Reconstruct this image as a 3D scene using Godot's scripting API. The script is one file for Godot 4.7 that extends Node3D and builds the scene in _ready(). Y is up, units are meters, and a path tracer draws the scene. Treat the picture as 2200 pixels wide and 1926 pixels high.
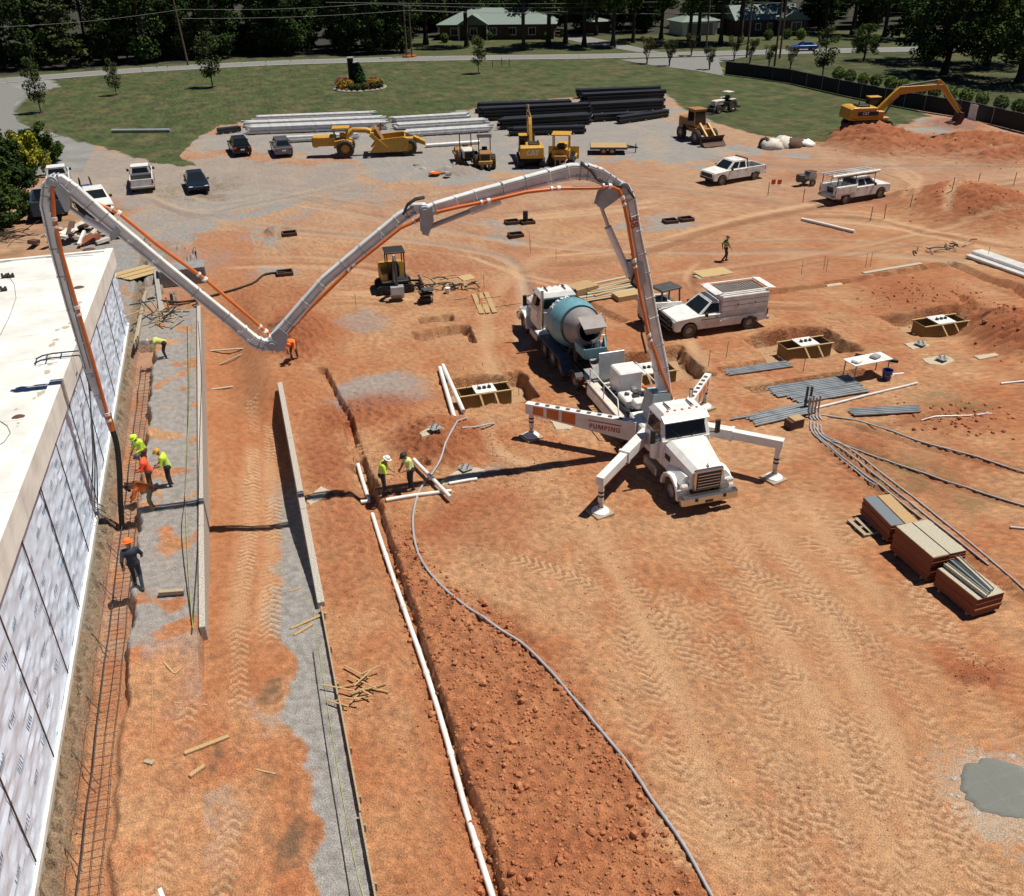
extends Node3D
# ---------------------------------------------------------------- photograph -> place
const PW := 2200.0
const PH := 1926.0
const FOC := 1950.0
const CAMH := 20.0
var CB: Basis
var M := {}
var names := {}
var rng := RandomNumberGenerator.new()
var QUAL := 1.0

func _ready():
	rng.seed = 20240607
	# ---- camera
	var yaw := deg_to_rad(16.4)
	var pit := deg_to_rad(30.0)
	var f := Vector3(sin(yaw) * cos(pit), -sin(pit), -cos(yaw) * cos(pit))
	var r0 := Vector3(cos(yaw), 0, sin(yaw))
	var u0 := r0.cross(f)
	var rl := deg_to_rad(1.0)
	var r := r0 * cos(rl) - u0 * sin(rl)
	var u := r0 * sin(rl) + u0 * cos(rl)
	CB = Basis(r, u, -f)
	var cam := Camera3D.new()
	cam.name = "camera"
	cam.transform = Transform3D(CB, Vector3(0, CAMH, 0))
	cam.fov = rad_to_deg(2.0 * atan(PH * 0.5 / FOC))
	cam.near = 0.1
	cam.far = 2000.0
	add_child(cam)
	cam.current = true
	# ---- sky, sun, exposure
	var we := WorldEnvironment.new()
	we.name = "environment"
	var env := Environment.new()
	env.background_mode = Environment.BG_SKY
	var sm := ProceduralSkyMaterial.new()
	sm.sky_top_color = Color(0.26, 0.40, 0.64)
	sm.sky_horizon_color = Color(0.62, 0.72, 0.83)
	sm.sky_curve = 0.12
	sm.ground_bottom_color = Color(0.20, 0.17, 0.14)
	sm.ground_horizon_color = Color(0.45, 0.45, 0.44)
	sm.sun_angle_max = 1.0
	var sky := Sky.new()
	sky.sky_material = sm
	env.sky = sky
	env.tonemap_mode = Environment.TONE_MAPPER_LINEAR
	env.tonemap_exposure = 1.2
	env.background_energy_multiplier = 0.30
	env.sdfgi_enabled = true
	env.ssao_enabled = true
	env.ssil_enabled = true
	we.environment = env
	add_child(we)
	var sun := DirectionalLight3D.new()
	sun.name = "sun"
	sun.light_energy = 1.6
	sun.light_color = Color(1.0, 0.965, 0.90)
	sun.light_angular_distance = 0.53
	sun.shadow_enabled = true
	add_child(sun)
	var el := deg_to_rad(68.0)
	var to_sun := Vector3(cos(el) * 0.995, sin(el), cos(el) * 0.06)
	sun.look_at_from_position(to_sun * 50.0, Vector3.ZERO, Vector3.FORWARD)
	# ---- the place
	make_materials()
	build_ground()
	build_roads()
	build_building()
	build_walls()
	build_background()
	build_yard()
	build_vehicles()
	build_pump()
	build_mixer()
	build_footings()
	build_pipes()
	build_small()
	build_people()

# ---------------------------------------------------------------- helpers
func ray(px: float, py: float) -> Vector3:
	return CB * Vector3(px - PW * 0.5, -(py - PH * 0.5), -FOC)
func G(px: float, py: float, h := 0.0) -> Vector3:        # point at height h that this pixel sees
	var d := ray(px, py)
	return Vector3(0, CAMH, 0) + d * ((h - CAMH) / d.y)
func GP(px: float, py: float, p: Vector3, n: Vector3) -> Vector3:   # point on a plane
	var d := ray(px, py)
	var c := Vector3(0, CAMH, 0)
	return c + d * ((p - c).dot(n) / d.dot(n))
func G2(px: float, py: float, h := 0.0) -> Vector2:
	var p := G(px, py, h)
	return Vector2(p.x, p.z)
func yaw_of(d: Vector3) -> float:                        # turns local +X to d
	return atan2(-d.z, d.x)

class MB:
	var v := PackedVector3Array()
	var n := PackedVector3Array()
	var c := PackedColorArray()
	var uv := PackedVector2Array()
	var col := Color(1, 1, 1)
	var uc := false
	var X := Transform3D.IDENTITY
	func t(a: Vector3, b: Vector3, d: Vector3, na: Vector3, nb: Vector3, nd: Vector3):
		a = X * a; b = X * b; d = X * d
		na = (X.basis * na).normalized(); nb = (X.basis * nb).normalized(); nd = (X.basis * nd).normalized()
		if (d - a).cross(b - a).dot(na + nb + nd) < 0.0:
			v.append(a); v.append(d); v.append(b)
			n.append(na); n.append(nd); n.append(nb)
		else:
			v.append(a); v.append(b); v.append(d)
			n.append(na); n.append(nb); n.append(nd)
		if uc:
			c.append(col); c.append(col); c.append(col)
	func f3(a, b, d, ctr):
		var m: Vector3 = (d - a).cross(b - a)
		if m.length_squared() < 1e-14: return
		m = m.normalized()
		if m.dot((a + b + d) / 3.0 - ctr) < 0.0: m = -m
		t(a, b, d, m, m, m)
	func f4(a, b, d, e, ctr):
		var m: Vector3 = (d - a).cross(e - b)
		if m.length_squared() < 1e-14: return
		m = m.normalized()
		if m.dot((a + b + d + e) / 4.0 - ctr) < 0.0: m = -m
		t(a, b, d, m, m, m); t(a, d, e, m, m, m)
	func hexa(p):
		var ctr := Vector3.ZERO
		for k in 8: ctr += p[k] / 8.0
		f4(p[0], p[1], p[2], p[3], ctr); f4(p[4], p[5], p[6], p[7], ctr)
		for k in 4: f4(p[k], p[(k + 1) % 4], p[4 + (k + 1) % 4], p[4 + k], ctr)
	func frus(x0, x1, z0, z1, y0, X0, X1, Z0, Z1, y1):
		hexa([Vector3(x0, y0, z0), Vector3(x1, y0, z0), Vector3(x1, y0, z1), Vector3(x0, y0, z1), Vector3(X0, y1, Z0), Vector3(X1, y1, Z0), Vector3(X1, y1, Z1), Vector3(X0, y1, Z1)])
	func box(ctr: Vector3, s: Vector3, rot := Vector3.ZERO):
		var b := Basis.from_euler(rot)
		var h := s * 0.5
		var p := []
		for k in [[-1, -1, -1], [1, -1, -1], [1, -1, 1], [-1, -1, 1], [-1, 1, -1], [1, 1, -1], [1, 1, 1], [-1, 1, 1]]:
			p.append(ctr + b * Vector3(k[0] * h.x, k[1] * h.y, k[2] * h.z))
		hexa(p)
	func bb(ctr: Vector3, s: Vector3, bev := 0.03, rot := Vector3.ZERO):
		var B := Basis.from_euler(rot)
		var h := s * 0.5
		bev = minf(bev, minf(h.x, minf(h.y, h.z)) * 0.7)
		var P := {}
		for sx in [-1, 1]:
			for sy in [-1, 1]:
				for sz in [-1, 1]:
					var q := Vector3(sx * h.x, sy * h.y, sz * h.z)
					var e := Vector3(sx, sy, sz) * bev
					P[[sx, sy, sz, 0]] = ctr + B * (q - Vector3(0, e.y, e.z))
					P[[sx, sy, sz, 1]] = ctr + B * (q - Vector3(e.x, 0, e.z))
					P[[sx, sy, sz, 2]] = ctr + B * (q - Vector3(e.x, e.y, 0))
					f3(P[[sx, sy, sz, 0]], P[[sx, sy, sz, 1]], P[[sx, sy, sz, 2]], ctr)
		for s1 in [-1, 1]:
			f4(P[[s1, -1, -1, 0]], P[[s1, 1, -1, 0]], P[[s1, 1, 1, 0]], P[[s1, -1, 1, 0]], ctr)
			f4(P[[-1, s1, -1, 1]], P[[1, s1, -1, 1]], P[[1, s1, 1, 1]], P[[-1, s1, 1, 1]], ctr)
			f4(P[[-1, -1, s1, 2]], P[[1, -1, s1, 2]], P[[1, 1, s1, 2]], P[[-1, 1, s1, 2]], ctr)
			for s2 in [-1, 1]:
				f4(P[[s1, s2, -1, 0]], P[[s1, s2, 1, 0]], P[[s1, s2, 1, 1]], P[[s1, s2, -1, 1]], ctr)
				f4(P[[s1, -1, s2, 0]], P[[s1, 1, s2, 0]], P[[s1, 1, s2, 2]], P[[s1, -1, s2, 2]], ctr)
				f4(P[[-1, s1, s2, 1]], P[[1, s1, s2, 1]], P[[1, s1, s2, 2]], P[[-1, s1, s2, 2]], ctr)
	func beam(a: Vector3, b: Vector3, w: float, h: float, up := Vector3.UP):     # square bar from a to b
		var d := (b - a).normalized()
		var s := d.cross(up)
		if s.length() < 0.01: s = d.cross(Vector3.RIGHT)
		s = s.normalized() * w * 0.5
		var k := s.cross(d).normalized() * h * 0.5
		hexa([a - s - k, a + s - k, a + s + k, a - s + k, b - s - k, b + s - k, b + s + k, b - s + k])
	func cyl(a: Vector3, b: Vector3, r0: float, r1 := -1.0, k := 12, caps := true):
		if r1 < 0.0: r1 = r0
		var d := (b - a).normalized()
		var s := d.cross(Vector3.UP if absf(d.y) < 0.9 else Vector3.RIGHT).normalized()
		var w := s.cross(d)
		for i in k:
			var A := TAU * i / k
			var Z := TAU * (i + 1) / k
			var o := s * cos(A) + w * sin(A)
			var p := s * cos(Z) + w * sin(Z)
			if r0 > 0.0: t(a + o * r0, a + p * r0, b + p * r1, o, p, p)
			if r1 > 0.0: t(a + o * r0, b + p * r1, b + o * r1, o, p, o)
			if caps:
				if r0 > 0.0: t(a, a + o * r0, a + p * r0, -d, -d, -d)
				if r1 > 0.0: t(b, b + o * r1, b + p * r1, d, d, d)
	func tube(pts, r: float, k := 6):
		var m: int = pts.size()
		var prev := []
		var s := Vector3.ZERO
		for i in m:
			var d: Vector3 = (pts[mini(i + 1, m - 1)] - pts[maxi(i - 1, 0)]).normalized()
			if i == 0: s = d.cross(Vector3.UP if absf(d.y) < 0.9 else Vector3.RIGHT).normalized()
			s = (s - d * s.dot(d)).normalized()
			var w := s.cross(d)
			var cur := []
			for j in k:
				cur.append(s * cos(TAU * j / k) + w * sin(TAU * j / k))
			if i > 0:
				for j in k:
					var e := (j + 1) % k
					t(pts[i - 1] + prev[j] * r, pts[i - 1] + prev[e] * r, pts[i] + cur[e] * r, prev[j], prev[e], cur[e])
					t(pts[i - 1] + prev[j] * r, pts[i] + cur[e] * r, pts[i] + cur[j] * r, prev[j], cur[e], cur[j])
			prev = cur
			if i == 0 or i == m - 1:
				var dd := -d if i == 0 else d
				for j in k: t(pts[i], pts[i] + cur[j] * r, pts[i] + cur[(j + 1) % k] * r, dd, dd, dd)
	func lathe(prof, a: Vector3, dir: Vector3, k := 16):      # prof: [radius, distance along dir]
		var d := dir.normalized()
		var s := d.cross(Vector3.UP if absf(d.y) < 0.9 else Vector3.RIGHT).normalized()
		var w := s.cross(d)
		for i in prof.size() - 1:
			var r0: float = prof[i][0]; var y0: float = prof[i][1]
			var r1: float = prof[i + 1][0]; var y1: float = prof[i + 1][1]
			var sl := Vector2(y1 - y0, r0 - r1)
			if sl.length() < 1e-6: continue
			sl = sl.normalized()
			for j in k:
				var o := s * cos(TAU * j / k) + w * sin(TAU * j / k)
				var p := s * cos(TAU * (j + 1) / k) + w * sin(TAU * (j + 1) / k)
				var no := o * sl.x + d * sl.y
				var np := p * sl.x + d * sl.y
				if r0 > 0.0: t(a + o * r0 + d * y0, a + p * r0 + d * y0, a + p * r1 + d * y1, no, np, np)
				if r1 > 0.0: t(a + o * r0 + d * y0, a + p * r1 + d * y1, a + o * r1 + d * y1, no, np, no)
	static func ears(P: PackedVector2Array) -> PackedInt32Array:      # triangles of an outline that runs anticlockwise
		var idx := []
		for i in P.size(): idx.append(i)
		var out := PackedInt32Array()
		var guard := 0
		while idx.size() > 2 and guard < 4000:
			guard += 1
			var done := false
			for i in idx.size():
				var ia: int = idx[(i + idx.size() - 1) % idx.size()]; var ib: int = idx[i]; var ic: int = idx[(i + 1) % idx.size()]
				var a := P[ia]; var b := P[ib]; var c := P[ic]
				var cr := (b - a).cross(c - b)
				if absf(cr) < 1e-9:
					idx.remove_at(i); done = true
					break
				if cr < 0.0: continue
				var ok := true
				for q in idx:
					if q == ia or q == ib or q == ic: continue
					var p := P[q]
					if (b - a).cross(p - a) > 1e-9 and (c - b).cross(p - b) > 1e-9 and (a - c).cross(p - c) > 1e-9:
						ok = false
						break
				if ok:
					out.append(ia); out.append(ib); out.append(ic)
					idx.remove_at(i); done = true
					break
			if not done: break
		return out
	func prism(poly, z0: float, z1: float, bev := 0.0):        # outline in x,y pushed along z
		var P := PackedVector2Array(poly)
		if Geometry2D.is_polygon_clockwise(P): P.reverse()
		var m := P.size()
		var ins := PackedVector2Array()
		for i in m:
			var e0 := (P[i] - P[(i + m - 1) % m]).normalized()
			var e1 := (P[(i + 1) % m] - P[i]).normalized()
			var nn := Vector2(e0.y, -e0.x) + Vector2(e1.y, -e1.x)
			nn = nn.normalized() if nn.length() > 0.05 else Vector2.ZERO
			ins.append(P[i] - nn * bev)
		var tri := ears(P)
		var lay := [[z0, P], [z1, P]]
		if bev > 0.0: lay = [[z0, ins], [z0 + bev, P], [z1 - bev, P], [z1, ins]]
		for L in lay.size() - 1:
			var A: PackedVector2Array = lay[L][1]
			var B: PackedVector2Array = lay[L + 1][1]
			for i in m:
				var j := (i + 1) % m
				var a := Vector3(A[i].x, A[i].y, lay[L][0]); var b := Vector3(A[j].x, A[j].y, lay[L][0])
				var d := Vector3(B[j].x, B[j].y, lay[L + 1][0]); var e := Vector3(B[i].x, B[i].y, lay[L + 1][0])
				var ed := (P[j] - P[i]).normalized()
				var o := Vector3(ed.y, -ed.x, 0)
				var q := (d - a).cross(e - b).normalized()
				if q.dot(o) < 0.0: q = -q
				t(a, b, d, q, q, q); t(a, d, e, q, q, q)
		for i in range(0, tri.size(), 3):
			var C0: PackedVector2Array = lay[0][1]
			var C1: PackedVector2Array = lay[lay.size() - 1][1]
			var k0 := Vector3(0, 0, -1); var k1 := Vector3(0, 0, 1)
			if z1 < z0: k0 = -k0; k1 = -k1
			t(Vector3(C0[tri[i]].x, C0[tri[i]].y, z0), Vector3(C0[tri[i + 1]].x, C0[tri[i + 1]].y, z0), Vector3(C0[tri[i + 2]].x, C0[tri[i + 2]].y, z0), k0, k0, k0)
			t(Vector3(C1[tri[i]].x, C1[tri[i]].y, z1), Vector3(C1[tri[i + 1]].x, C1[tri[i + 1]].y, z1), Vector3(C1[tri[i + 2]].x, C1[tri[i + 2]].y, z1), k1, k1, k1)
	func panel(q, u0, u1, v0, v1, th, out):                     # thin plate lying on a four-cornered face q
		var c0: Vector3 = q[0].lerp(q[1], u0).lerp(q[3].lerp(q[2], u0), v0)
		var c1: Vector3 = q[0].lerp(q[1], u1).lerp(q[3].lerp(q[2], u1), v0)
		var c2: Vector3 = q[0].lerp(q[1], u1).lerp(q[3].lerp(q[2], u1), v1)
		var c3: Vector3 = q[0].lerp(q[1], u0).lerp(q[3].lerp(q[2], u0), v1)
		var m: Vector3 = (c2 - c0).cross(c3 - c1).normalized()
		if m.dot(out) < 0.0: m = -m
		var i := m * -0.02
		var o: Vector3 = m * th
		hexa([c0 + i, c1 + i, c2 + i, c3 + i, c0 + o, c1 + o, c2 + o, c3 + o])
	func ball(ctr: Vector3, r: Vector3, k := 10, lump := 0.0, rg = null):
		var kk := k / 2 + 1
		var P := []
		for i in kk + 1:
			var row := []
			for j in k:
				var th := PI * i / kk; var ph := TAU * j / k
				var q := Vector3(sin(th) * cos(ph), cos(th), sin(th) * sin(ph))
				var s := 1.0
				if lump > 0.0 and rg != null and i > 0 and i < kk: s += rg.randf_range(-lump, lump)
				row.append(q * s)
			P.append(row)
		for i in kk:
			for j in k:
				var e := (j + 1) % k
				var a: Vector3 = P[i][j]; var b: Vector3 = P[i][e]; var d: Vector3 = P[i + 1][e]; var g: Vector3 = P[i + 1][j]
				if lump > 0.0:
					f4(ctr + a * r, ctr + b * r, ctr + d * r, ctr + g * r, ctr)
				else:
					t(ctr + a * r, ctr + b * r, ctr + d * r, a / r, b / r, d / r)
					t(ctr + a * r, ctr + d * r, ctr + g * r, a / r, d / r, g / r)
	func mesh() -> ArrayMesh:
		var am := ArrayMesh.new()
		if v.size() == 0: return am
		var A := []
		A.resize(Mesh.ARRAY_MAX)
		A[Mesh.ARRAY_VERTEX] = v
		A[Mesh.ARRAY_NORMAL] = n
		if uc: A[Mesh.ARRAY_COLOR] = c
		if uv.size() == v.size(): A[Mesh.ARRAY_TEX_UV] = uv
		am.add_surface_from_arrays(Mesh.PRIMITIVE_TRIANGLES, A)
		return am

func numbered(s: String) -> String:
	if not names.has(s):
		names[s] = 0
		return s
	names[s] += 1
	return "%s_%03d" % [s, names[s]]
func put(mb, called: String, m, parent) -> MeshInstance3D:
	var o := MeshInstance3D.new()
	o.mesh = mb.mesh() if mb is MB else mb
	o.name = called
	o.material_override = m
	parent.add_child(o, true)
	return o
func thing(called: String, label: String, cat: String, at := Vector3.ZERO, turn := 0.0, group := "") -> Node3D:
	var o := Node3D.new()
	o.name = numbered(called)
	add_child(o)
	o.position = at
	o.rotation.y = turn
	o.set_meta("label", label)
	o.set_meta("category", cat)
	if group != "": o.set_meta("group", group)
	return o
func solo(mb, called: String, m, label: String, cat: String, group := "", at := Vector3.ZERO, turn := 0.0) -> MeshInstance3D:
	var o := put(mb, numbered(called), m, self)
	o.position = at
	o.rotation.y = turn
	o.set_meta("label", label)
	o.set_meta("category", cat)
	if group != "": o.set_meta("group", group)
	return o
func structure(mb, called: String, m) -> MeshInstance3D:
	var o := put(mb, numbered(called), m, self)
	o.set_meta("kind", "structure")
	return o
func copy(o: Node3D, called: String, at: Vector3, turn := 0.0, scl := Vector3.ONE, label := "", group := "") -> Node3D:
	var k = o.duplicate()
	k.name = numbered(called)
	add_child(k)
	k.position = at
	k.rotation = Vector3(0, turn, 0)
	k.scale = scl
	if label != "": k.set_meta("label", label)
	if group != "": k.set_meta("group", group)
	return k
func lin(r: float, g: float, b: float) -> Color:
	return Color(r, g, b).linear_to_srgb()
func noise_img(seed_: int, freq: float, size: int, lo: float, hi: float, oct := 4) -> Image:
	var fn := FastNoiseLite.new()
	fn.seed = seed_
	fn.noise_type = FastNoiseLite.TYPE_SIMPLEX_SMOOTH
	fn.frequency = freq
	fn.fractal_octaves = oct
	fn.fractal_gain = 0.6
	var im := fn.get_seamless_image(size, size)
	im.convert(Image.FORMAT_L8)
	var d := im.get_data()
	var lut := PackedByteArray()
	for i in 256: lut.append(clampi(int(lerpf(lo, hi, i / 255.0) * 255.0), 0, 255))
	for i in d.size(): d[i] = lut[d[i]]
	var o := Image.create_from_data(size, size, false, Image.FORMAT_L8, d)
	o.convert(Image.FORMAT_RGB8)
	return o
func tex(im: Image) -> ImageTexture:
	im.generate_mipmaps()
	return ImageTexture.create_from_image(im)
var T_grime; var T_grain; var T_bump; var T_fine
func mk(key: String, col: Color, rough := 0.6, metal := 0.0, grime := 1, scl := 0.2):
	var m := StandardMaterial3D.new()
	m.albedo_color = col
	m.roughness = rough
	m.metallic = metal
	if grime == 1:
		m.albedo_texture = T_grime
		m.uv1_triplanar = true
		m.uv1_scale = Vector3.ONE * scl
	elif grime == 2:
		m.albedo_texture = T_grain
		m.uv1_triplanar = true
		m.uv1_scale = Vector3.ONE * scl
		m.normal_enabled = true
		m.normal_texture = T_bump
		m.normal_scale = 0.8
	M[key] = m
	return m
func make_materials():
	T_grime = tex(noise_img(11, 0.012, 512, 0.86, 1.06, 5))
	T_grain = tex(noise_img(12, 0.05, 512, 0.62, 1.2, 5))
	var bi := noise_img(13, 0.06, 512, 0.0, 1.0, 5)
	bi.bump_map_to_normal_map(6.0)
	T_bump = tex(bi)
	mk("white", lin(0.74, 0.74, 0.74), 0.32)
	mk("boom", lin(0.76, 0.79, 0.80), 0.32)
	mk("boomgrey", lin(0.38, 0.42, 0.45), 0.45)
	mk("turret", lin(0.36, 0.44, 0.47), 0.4)
	mk("orange", lin(0.60, 0.15, 0.03), 0.45)
	mk("red", lin(0.50, 0.05, 0.03), 0.45)
	mk("black", lin(0.018, 0.018, 0.02), 0.6)
	mk("rubber", lin(0.028, 0.026, 0.025), 0.85, 0.0, 2, 1.5)
	mk("tyre", lin(0.07, 0.05, 0.04), 0.9, 0.0, 2, 1.5)
	mk("rim", lin(0.42, 0.36, 0.31), 0.45, 0.3)
	mk("steel", lin(0.40, 0.42, 0.44), 0.38, 0.7)
	mk("chrome", lin(0.52, 0.49, 0.46), 0.24, 1.0, 0)
	mk("glass", lin(0.012, 0.016, 0.018), 0.04, 0.0, 0)
	mk("darkgrey", lin(0.06, 0.062, 0.065), 0.6)
	mk("grey", lin(0.25, 0.26, 0.27), 0.6)
	mk("yellow", lin(0.52, 0.29, 0.035), 0.5, 0.0, 1, 0.4)
	mk("rustyyellow", lin(0.30, 0.15, 0.045), 0.65, 0.0, 1, 0.6)
	mk("mixblue", lin(0.14, 0.32, 0.40), 0.42, 0.0, 1, 0.3)
	mk("mixgrey", lin(0.27, 0.25, 0.25), 0.5)
	mk("darkblue", lin(0.03, 0.055, 0.10), 0.4)
	mk("wood", lin(0.50, 0.34, 0.17), 0.8, 0.0, 2, 0.8)
	mk("plywood", lin(0.55, 0.40, 0.20), 0.8, 0.0, 2, 0.6)
	mk("woodgrey", lin(0.42, 0.35, 0.25), 0.85, 0.0, 2, 0.8)
	mk("formwood", lin(0.28, 0.18, 0.07), 0.8, 0.0, 2, 0.8)
	mk("formred", lin(0.26, 0.075, 0.035), 0.75, 0.0, 2, 0.8)
	mk("formblue", lin(0.17, 0.21, 0.25), 0.5, 0.0, 2, 0.8)
	mk("formpale", lin(0.50, 0.47, 0.38), 0.8, 0.0, 2, 0.8)
	mk("wallcrete", lin(0.50, 0.46, 0.42), 0.9, 0.0, 2, 0.5)
	mk("concrete", lin(0.40, 0.39, 0.37), 0.9, 0.0, 2, 0.5)
	mk("palecrete", lin(0.56, 0.48, 0.36), 0.9, 0.0, 2, 0.7)
	mk("wetcrete", lin(0.23, 0.245, 0.23), 0.6, 0.0, 2, 1.6)
	M["wetcrete"].normal_scale = 2.0
	mk("pvc", lin(0.74, 0.74, 0.73), 0.4)
	mk("conduit", lin(0.36, 0.37, 0.40), 0.45)
	mk("galv", lin(0.42, 0.46, 0.50), 0.4, 0.4)
	mk("bright", lin(0.66, 0.68, 0.70), 0.35, 0.1)
	mk("blackbeam", lin(0.022, 0.025, 0.032), 0.45)
	mk("rebar", lin(0.045, 0.045, 0.05), 0.7)
	mk("roof", lin(0.70, 0.70, 0.69), 0.7, 0.0, 1, 0.06)
	mk("parapet", lin(0.78, 0.79, 0.77), 0.45, 0.0, 1, 0.08)
	mk("brown", lin(0.09, 0.045, 0.03), 0.8)
	mk("brick", lin(0.13, 0.075, 0.06), 0.9, 0.0, 2, 0.6)
	mk("greenroof", lin(0.20, 0.27, 0.25), 0.7, 0.0, 2, 0.4)
	mk("asphalt", lin(0.22, 0.225, 0.225), 0.9, 0.0, 2, 0.25)
	mk("paint_line", lin(0.7, 0.7, 0.68), 0.8)
	mk("bark", lin(0.06, 0.045, 0.033), 0.95, 0.0, 2, 0.6)
	mk("pole", lin(0.15, 0.105, 0.075), 0.9, 0.0, 2, 0.6)
	mk("screen", lin(0.018, 0.016, 0.018), 0.8, 0.0, 2, 0.7)
	mk("stone", lin(0.34, 0.32, 0.27), 0.9, 0.0, 2, 0.8)
	mk("carblue", lin(0.02, 0.10, 0.42), 0.2, 0.2)
	mk("carblack", lin(0.014, 0.015, 0.018), 0.18, 0.2)
	mk("carnavy", lin(0.012, 0.02, 0.04), 0.18, 0.2)
	mk("carsilver", lin(0.16, 0.17, 0.20), 0.22, 0.5)
	mk("headlamp", lin(0.75, 0.75, 0.75), 0.1, 0.3, 0)
	mk("taillamp", lin(0.35, 0.02, 0.02), 0.2, 0.0, 0)
	mk("lime", lin(0.50, 0.72, 0.06), 0.7)
	mk("twine", lin(0.36, 0.40, 0.10), 0.8)
	mk("safety", lin(0.85, 0.16, 0.02), 0.7)
	mk("bluepail", lin(0.02, 0.03, 0.18), 0.4)
	mk("tarp", lin(0.60, 0.57, 0.52), 0.6)
	mk("text_red", lin(0.42, 0.10, 0.06), 0.6)
	mk("text_white", lin(0.75, 0.75, 0.75), 0.5)
	mk("text_black", lin(0.03, 0.03, 0.03), 0.5)
	var vc := StandardMaterial3D.new()
	vc.vertex_color_use_as_albedo = true
	vc.roughness = 0.8
	M["vcol"] = vc
	var lf := StandardMaterial3D.new()
	lf.vertex_color_use_as_albedo = true
	lf.roughness = 0.9
	lf.metallic_specular = 0.2
	lf.cull_mode = BaseMaterial3D.CULL_DISABLED
	lf.backlight_enabled = true
	lf.backlight = Color(0.10, 0.14, 0.03)
	M["leaf"] = lf
	var gm := StandardMaterial3D.new()
	gm.vertex_color_use_as_albedo = true
	gm.roughness = 0.95
	gm.albedo_texture = tex(noise_img(21, 0.05, 1024, 0.62, 1.2, 5))
	var b2 := noise_img(22, 0.06, 1024, 0.0, 1.0, 5)
	b2.bump_map_to_normal_map(8.0)
	gm.normal_enabled = true
	gm.normal_texture = tex(b2)
	gm.normal_scale = 1.0
	M["ground"] = gm

# ---------------------------------------------------------------- terrain
var XS := PackedFloat32Array()
var ZS := PackedFloat32Array()
var NX := 0
var NZ := 0
var HG := PackedFloat32Array()
var CG := PackedColorArray()
var LW := PackedByteArray()
func seg(a: PackedFloat32Array, x0: float, x1: float, st: float):
	var k := int(round((x1 - x0) / st))
	for i in k: a.append(x0 + (x1 - x0) * i / k)
func poly_w(px) -> PackedVector2Array:
	var o := PackedVector2Array()
	for p in px: o.append(G2(p[0], p[1]))
	return o
func rect_of(p: PackedVector2Array) -> Rect2:
	var r := Rect2(p[0], Vector2.ZERO)
	for q in p: r = r.expand(q)
	return r.grow(0.6)
func sst(a: float, b: float, x: float) -> float:
	return smoothstep(a, b, x)
func plat_h(z: float) -> float:
	return 0.5 * smoothstep(-20.5, -25.0, z) * smoothstep(-70.0, -66.0, z)
func corr_h(z: float) -> float:
	return -1.25 * smoothstep(-23.5, -34.0, z) * smoothstep(-60.0, -53.0, z)
func ground_y(x: float, z: float) -> float:
	var i := clampi(XS.bsearch(x), 1, NX - 1)
	var j := clampi(ZS.bsearch(z), 1, NZ - 1)
	var fx := (x - XS[i - 1]) / (XS[i] - XS[i - 1])
	var fz := (z - ZS[j - 1]) / (ZS[j] - ZS[j - 1])
	var a := lerpf(HG[(j - 1) * NX + i - 1], HG[(j - 1) * NX + i], fx)
	var b := lerpf(HG[j * NX + i - 1], HG[j * NX + i], fx)
	return lerpf(a, b, fz)
func smooth_path(pts, st: float) -> Array:
	var o := []
	for i in pts.size() - 1:
		var p0: Vector2 = pts[maxi(i - 1, 0)]; var p1: Vector2 = pts[i]; var p2: Vector2 = pts[i + 1]; var p3: Vector2 = pts[mini(i + 2, pts.size() - 1)]
		var k := maxi(1, int(p1.distance_to(p2) / st))
		for j in k: o.append(p1.cubic_interpolate(p2, p0, p3, float(j) / k))
	o.append(pts[pts.size() - 1])
	return o
func stamp(pts, w: float, dh: float, tone: Color, amt: float, mode := 0, soft := 0.5):
	# mode 0 rut / smear, 1 tread with lugs, 2 trench with near-vertical sides
	var P := smooth_path(pts, 0.05 if mode == 1 else 0.09)
	var dist := 0.0
	var total := 0.0
	for i in range(1, P.size()): total += P[i].distance_to(P[i - 1])
	var touched := {}
	var ph0: float = float(pts.size()) + pts[0].x * 3.0
	for i in P.size():
		var d: Vector2 = (P[mini(i + 1, P.size() - 1)] - P[maxi(i - 1, 0)]).normalized()
		if i > 0: dist += P[i].distance_to(P[i - 1])
		var sd := Vector2(-d.y, d.x)
		var k := int(w / 0.04)
		for j in range(-k, k + 1):
			var u := float(j) / k
			var q: Vector2 = P[i] + sd * (u * w)
			var ix := XS.bsearch(q.x)
			var iz := ZS.bsearch(q.y)
			if ix < 1 or iz < 1 or ix >= NX - 1 or iz >= NZ - 1: continue
			var id := iz * NX + ix
			if touched.has(id): continue
			touched[id] = true
			if mode == 2:
				var pr := smoothstep(1.0, 1.0 - soft, absf(u))
				HG[id] = minf(HG[id], HG[id] - dh * pr)
				CG[id] = CG[id].lerp(tone, amt * pr)
			elif mode == 1:
				var pat := clampf(0.55 + 0.6 * sin(dist * 0.9 + ph0) + 0.35 * sin(dist * 2.7 + ph0 * 2.0), 0.0, 1.0)
				var lug := sin((dist + absf(u) * w * 0.9) * TAU / 0.30)
				HG[id] += pat * dh * maxf(lug, -0.6) * (1.0 - absf(u) * 0.4)
				CG[id] = CG[id].lerp(tone if lug > 0.0 else Color(0.25, 0.115, 0.055), amt * pat * absf(lug))
			else:
				var pr2 := (1.0 - u * u) * clampf(minf(dist, total - dist) / 1.5, 0.0, 1.0)
				HG[id] -= dh * pr2
				CG[id] = CG[id].lerp(tone, amt * pr2)

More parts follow.
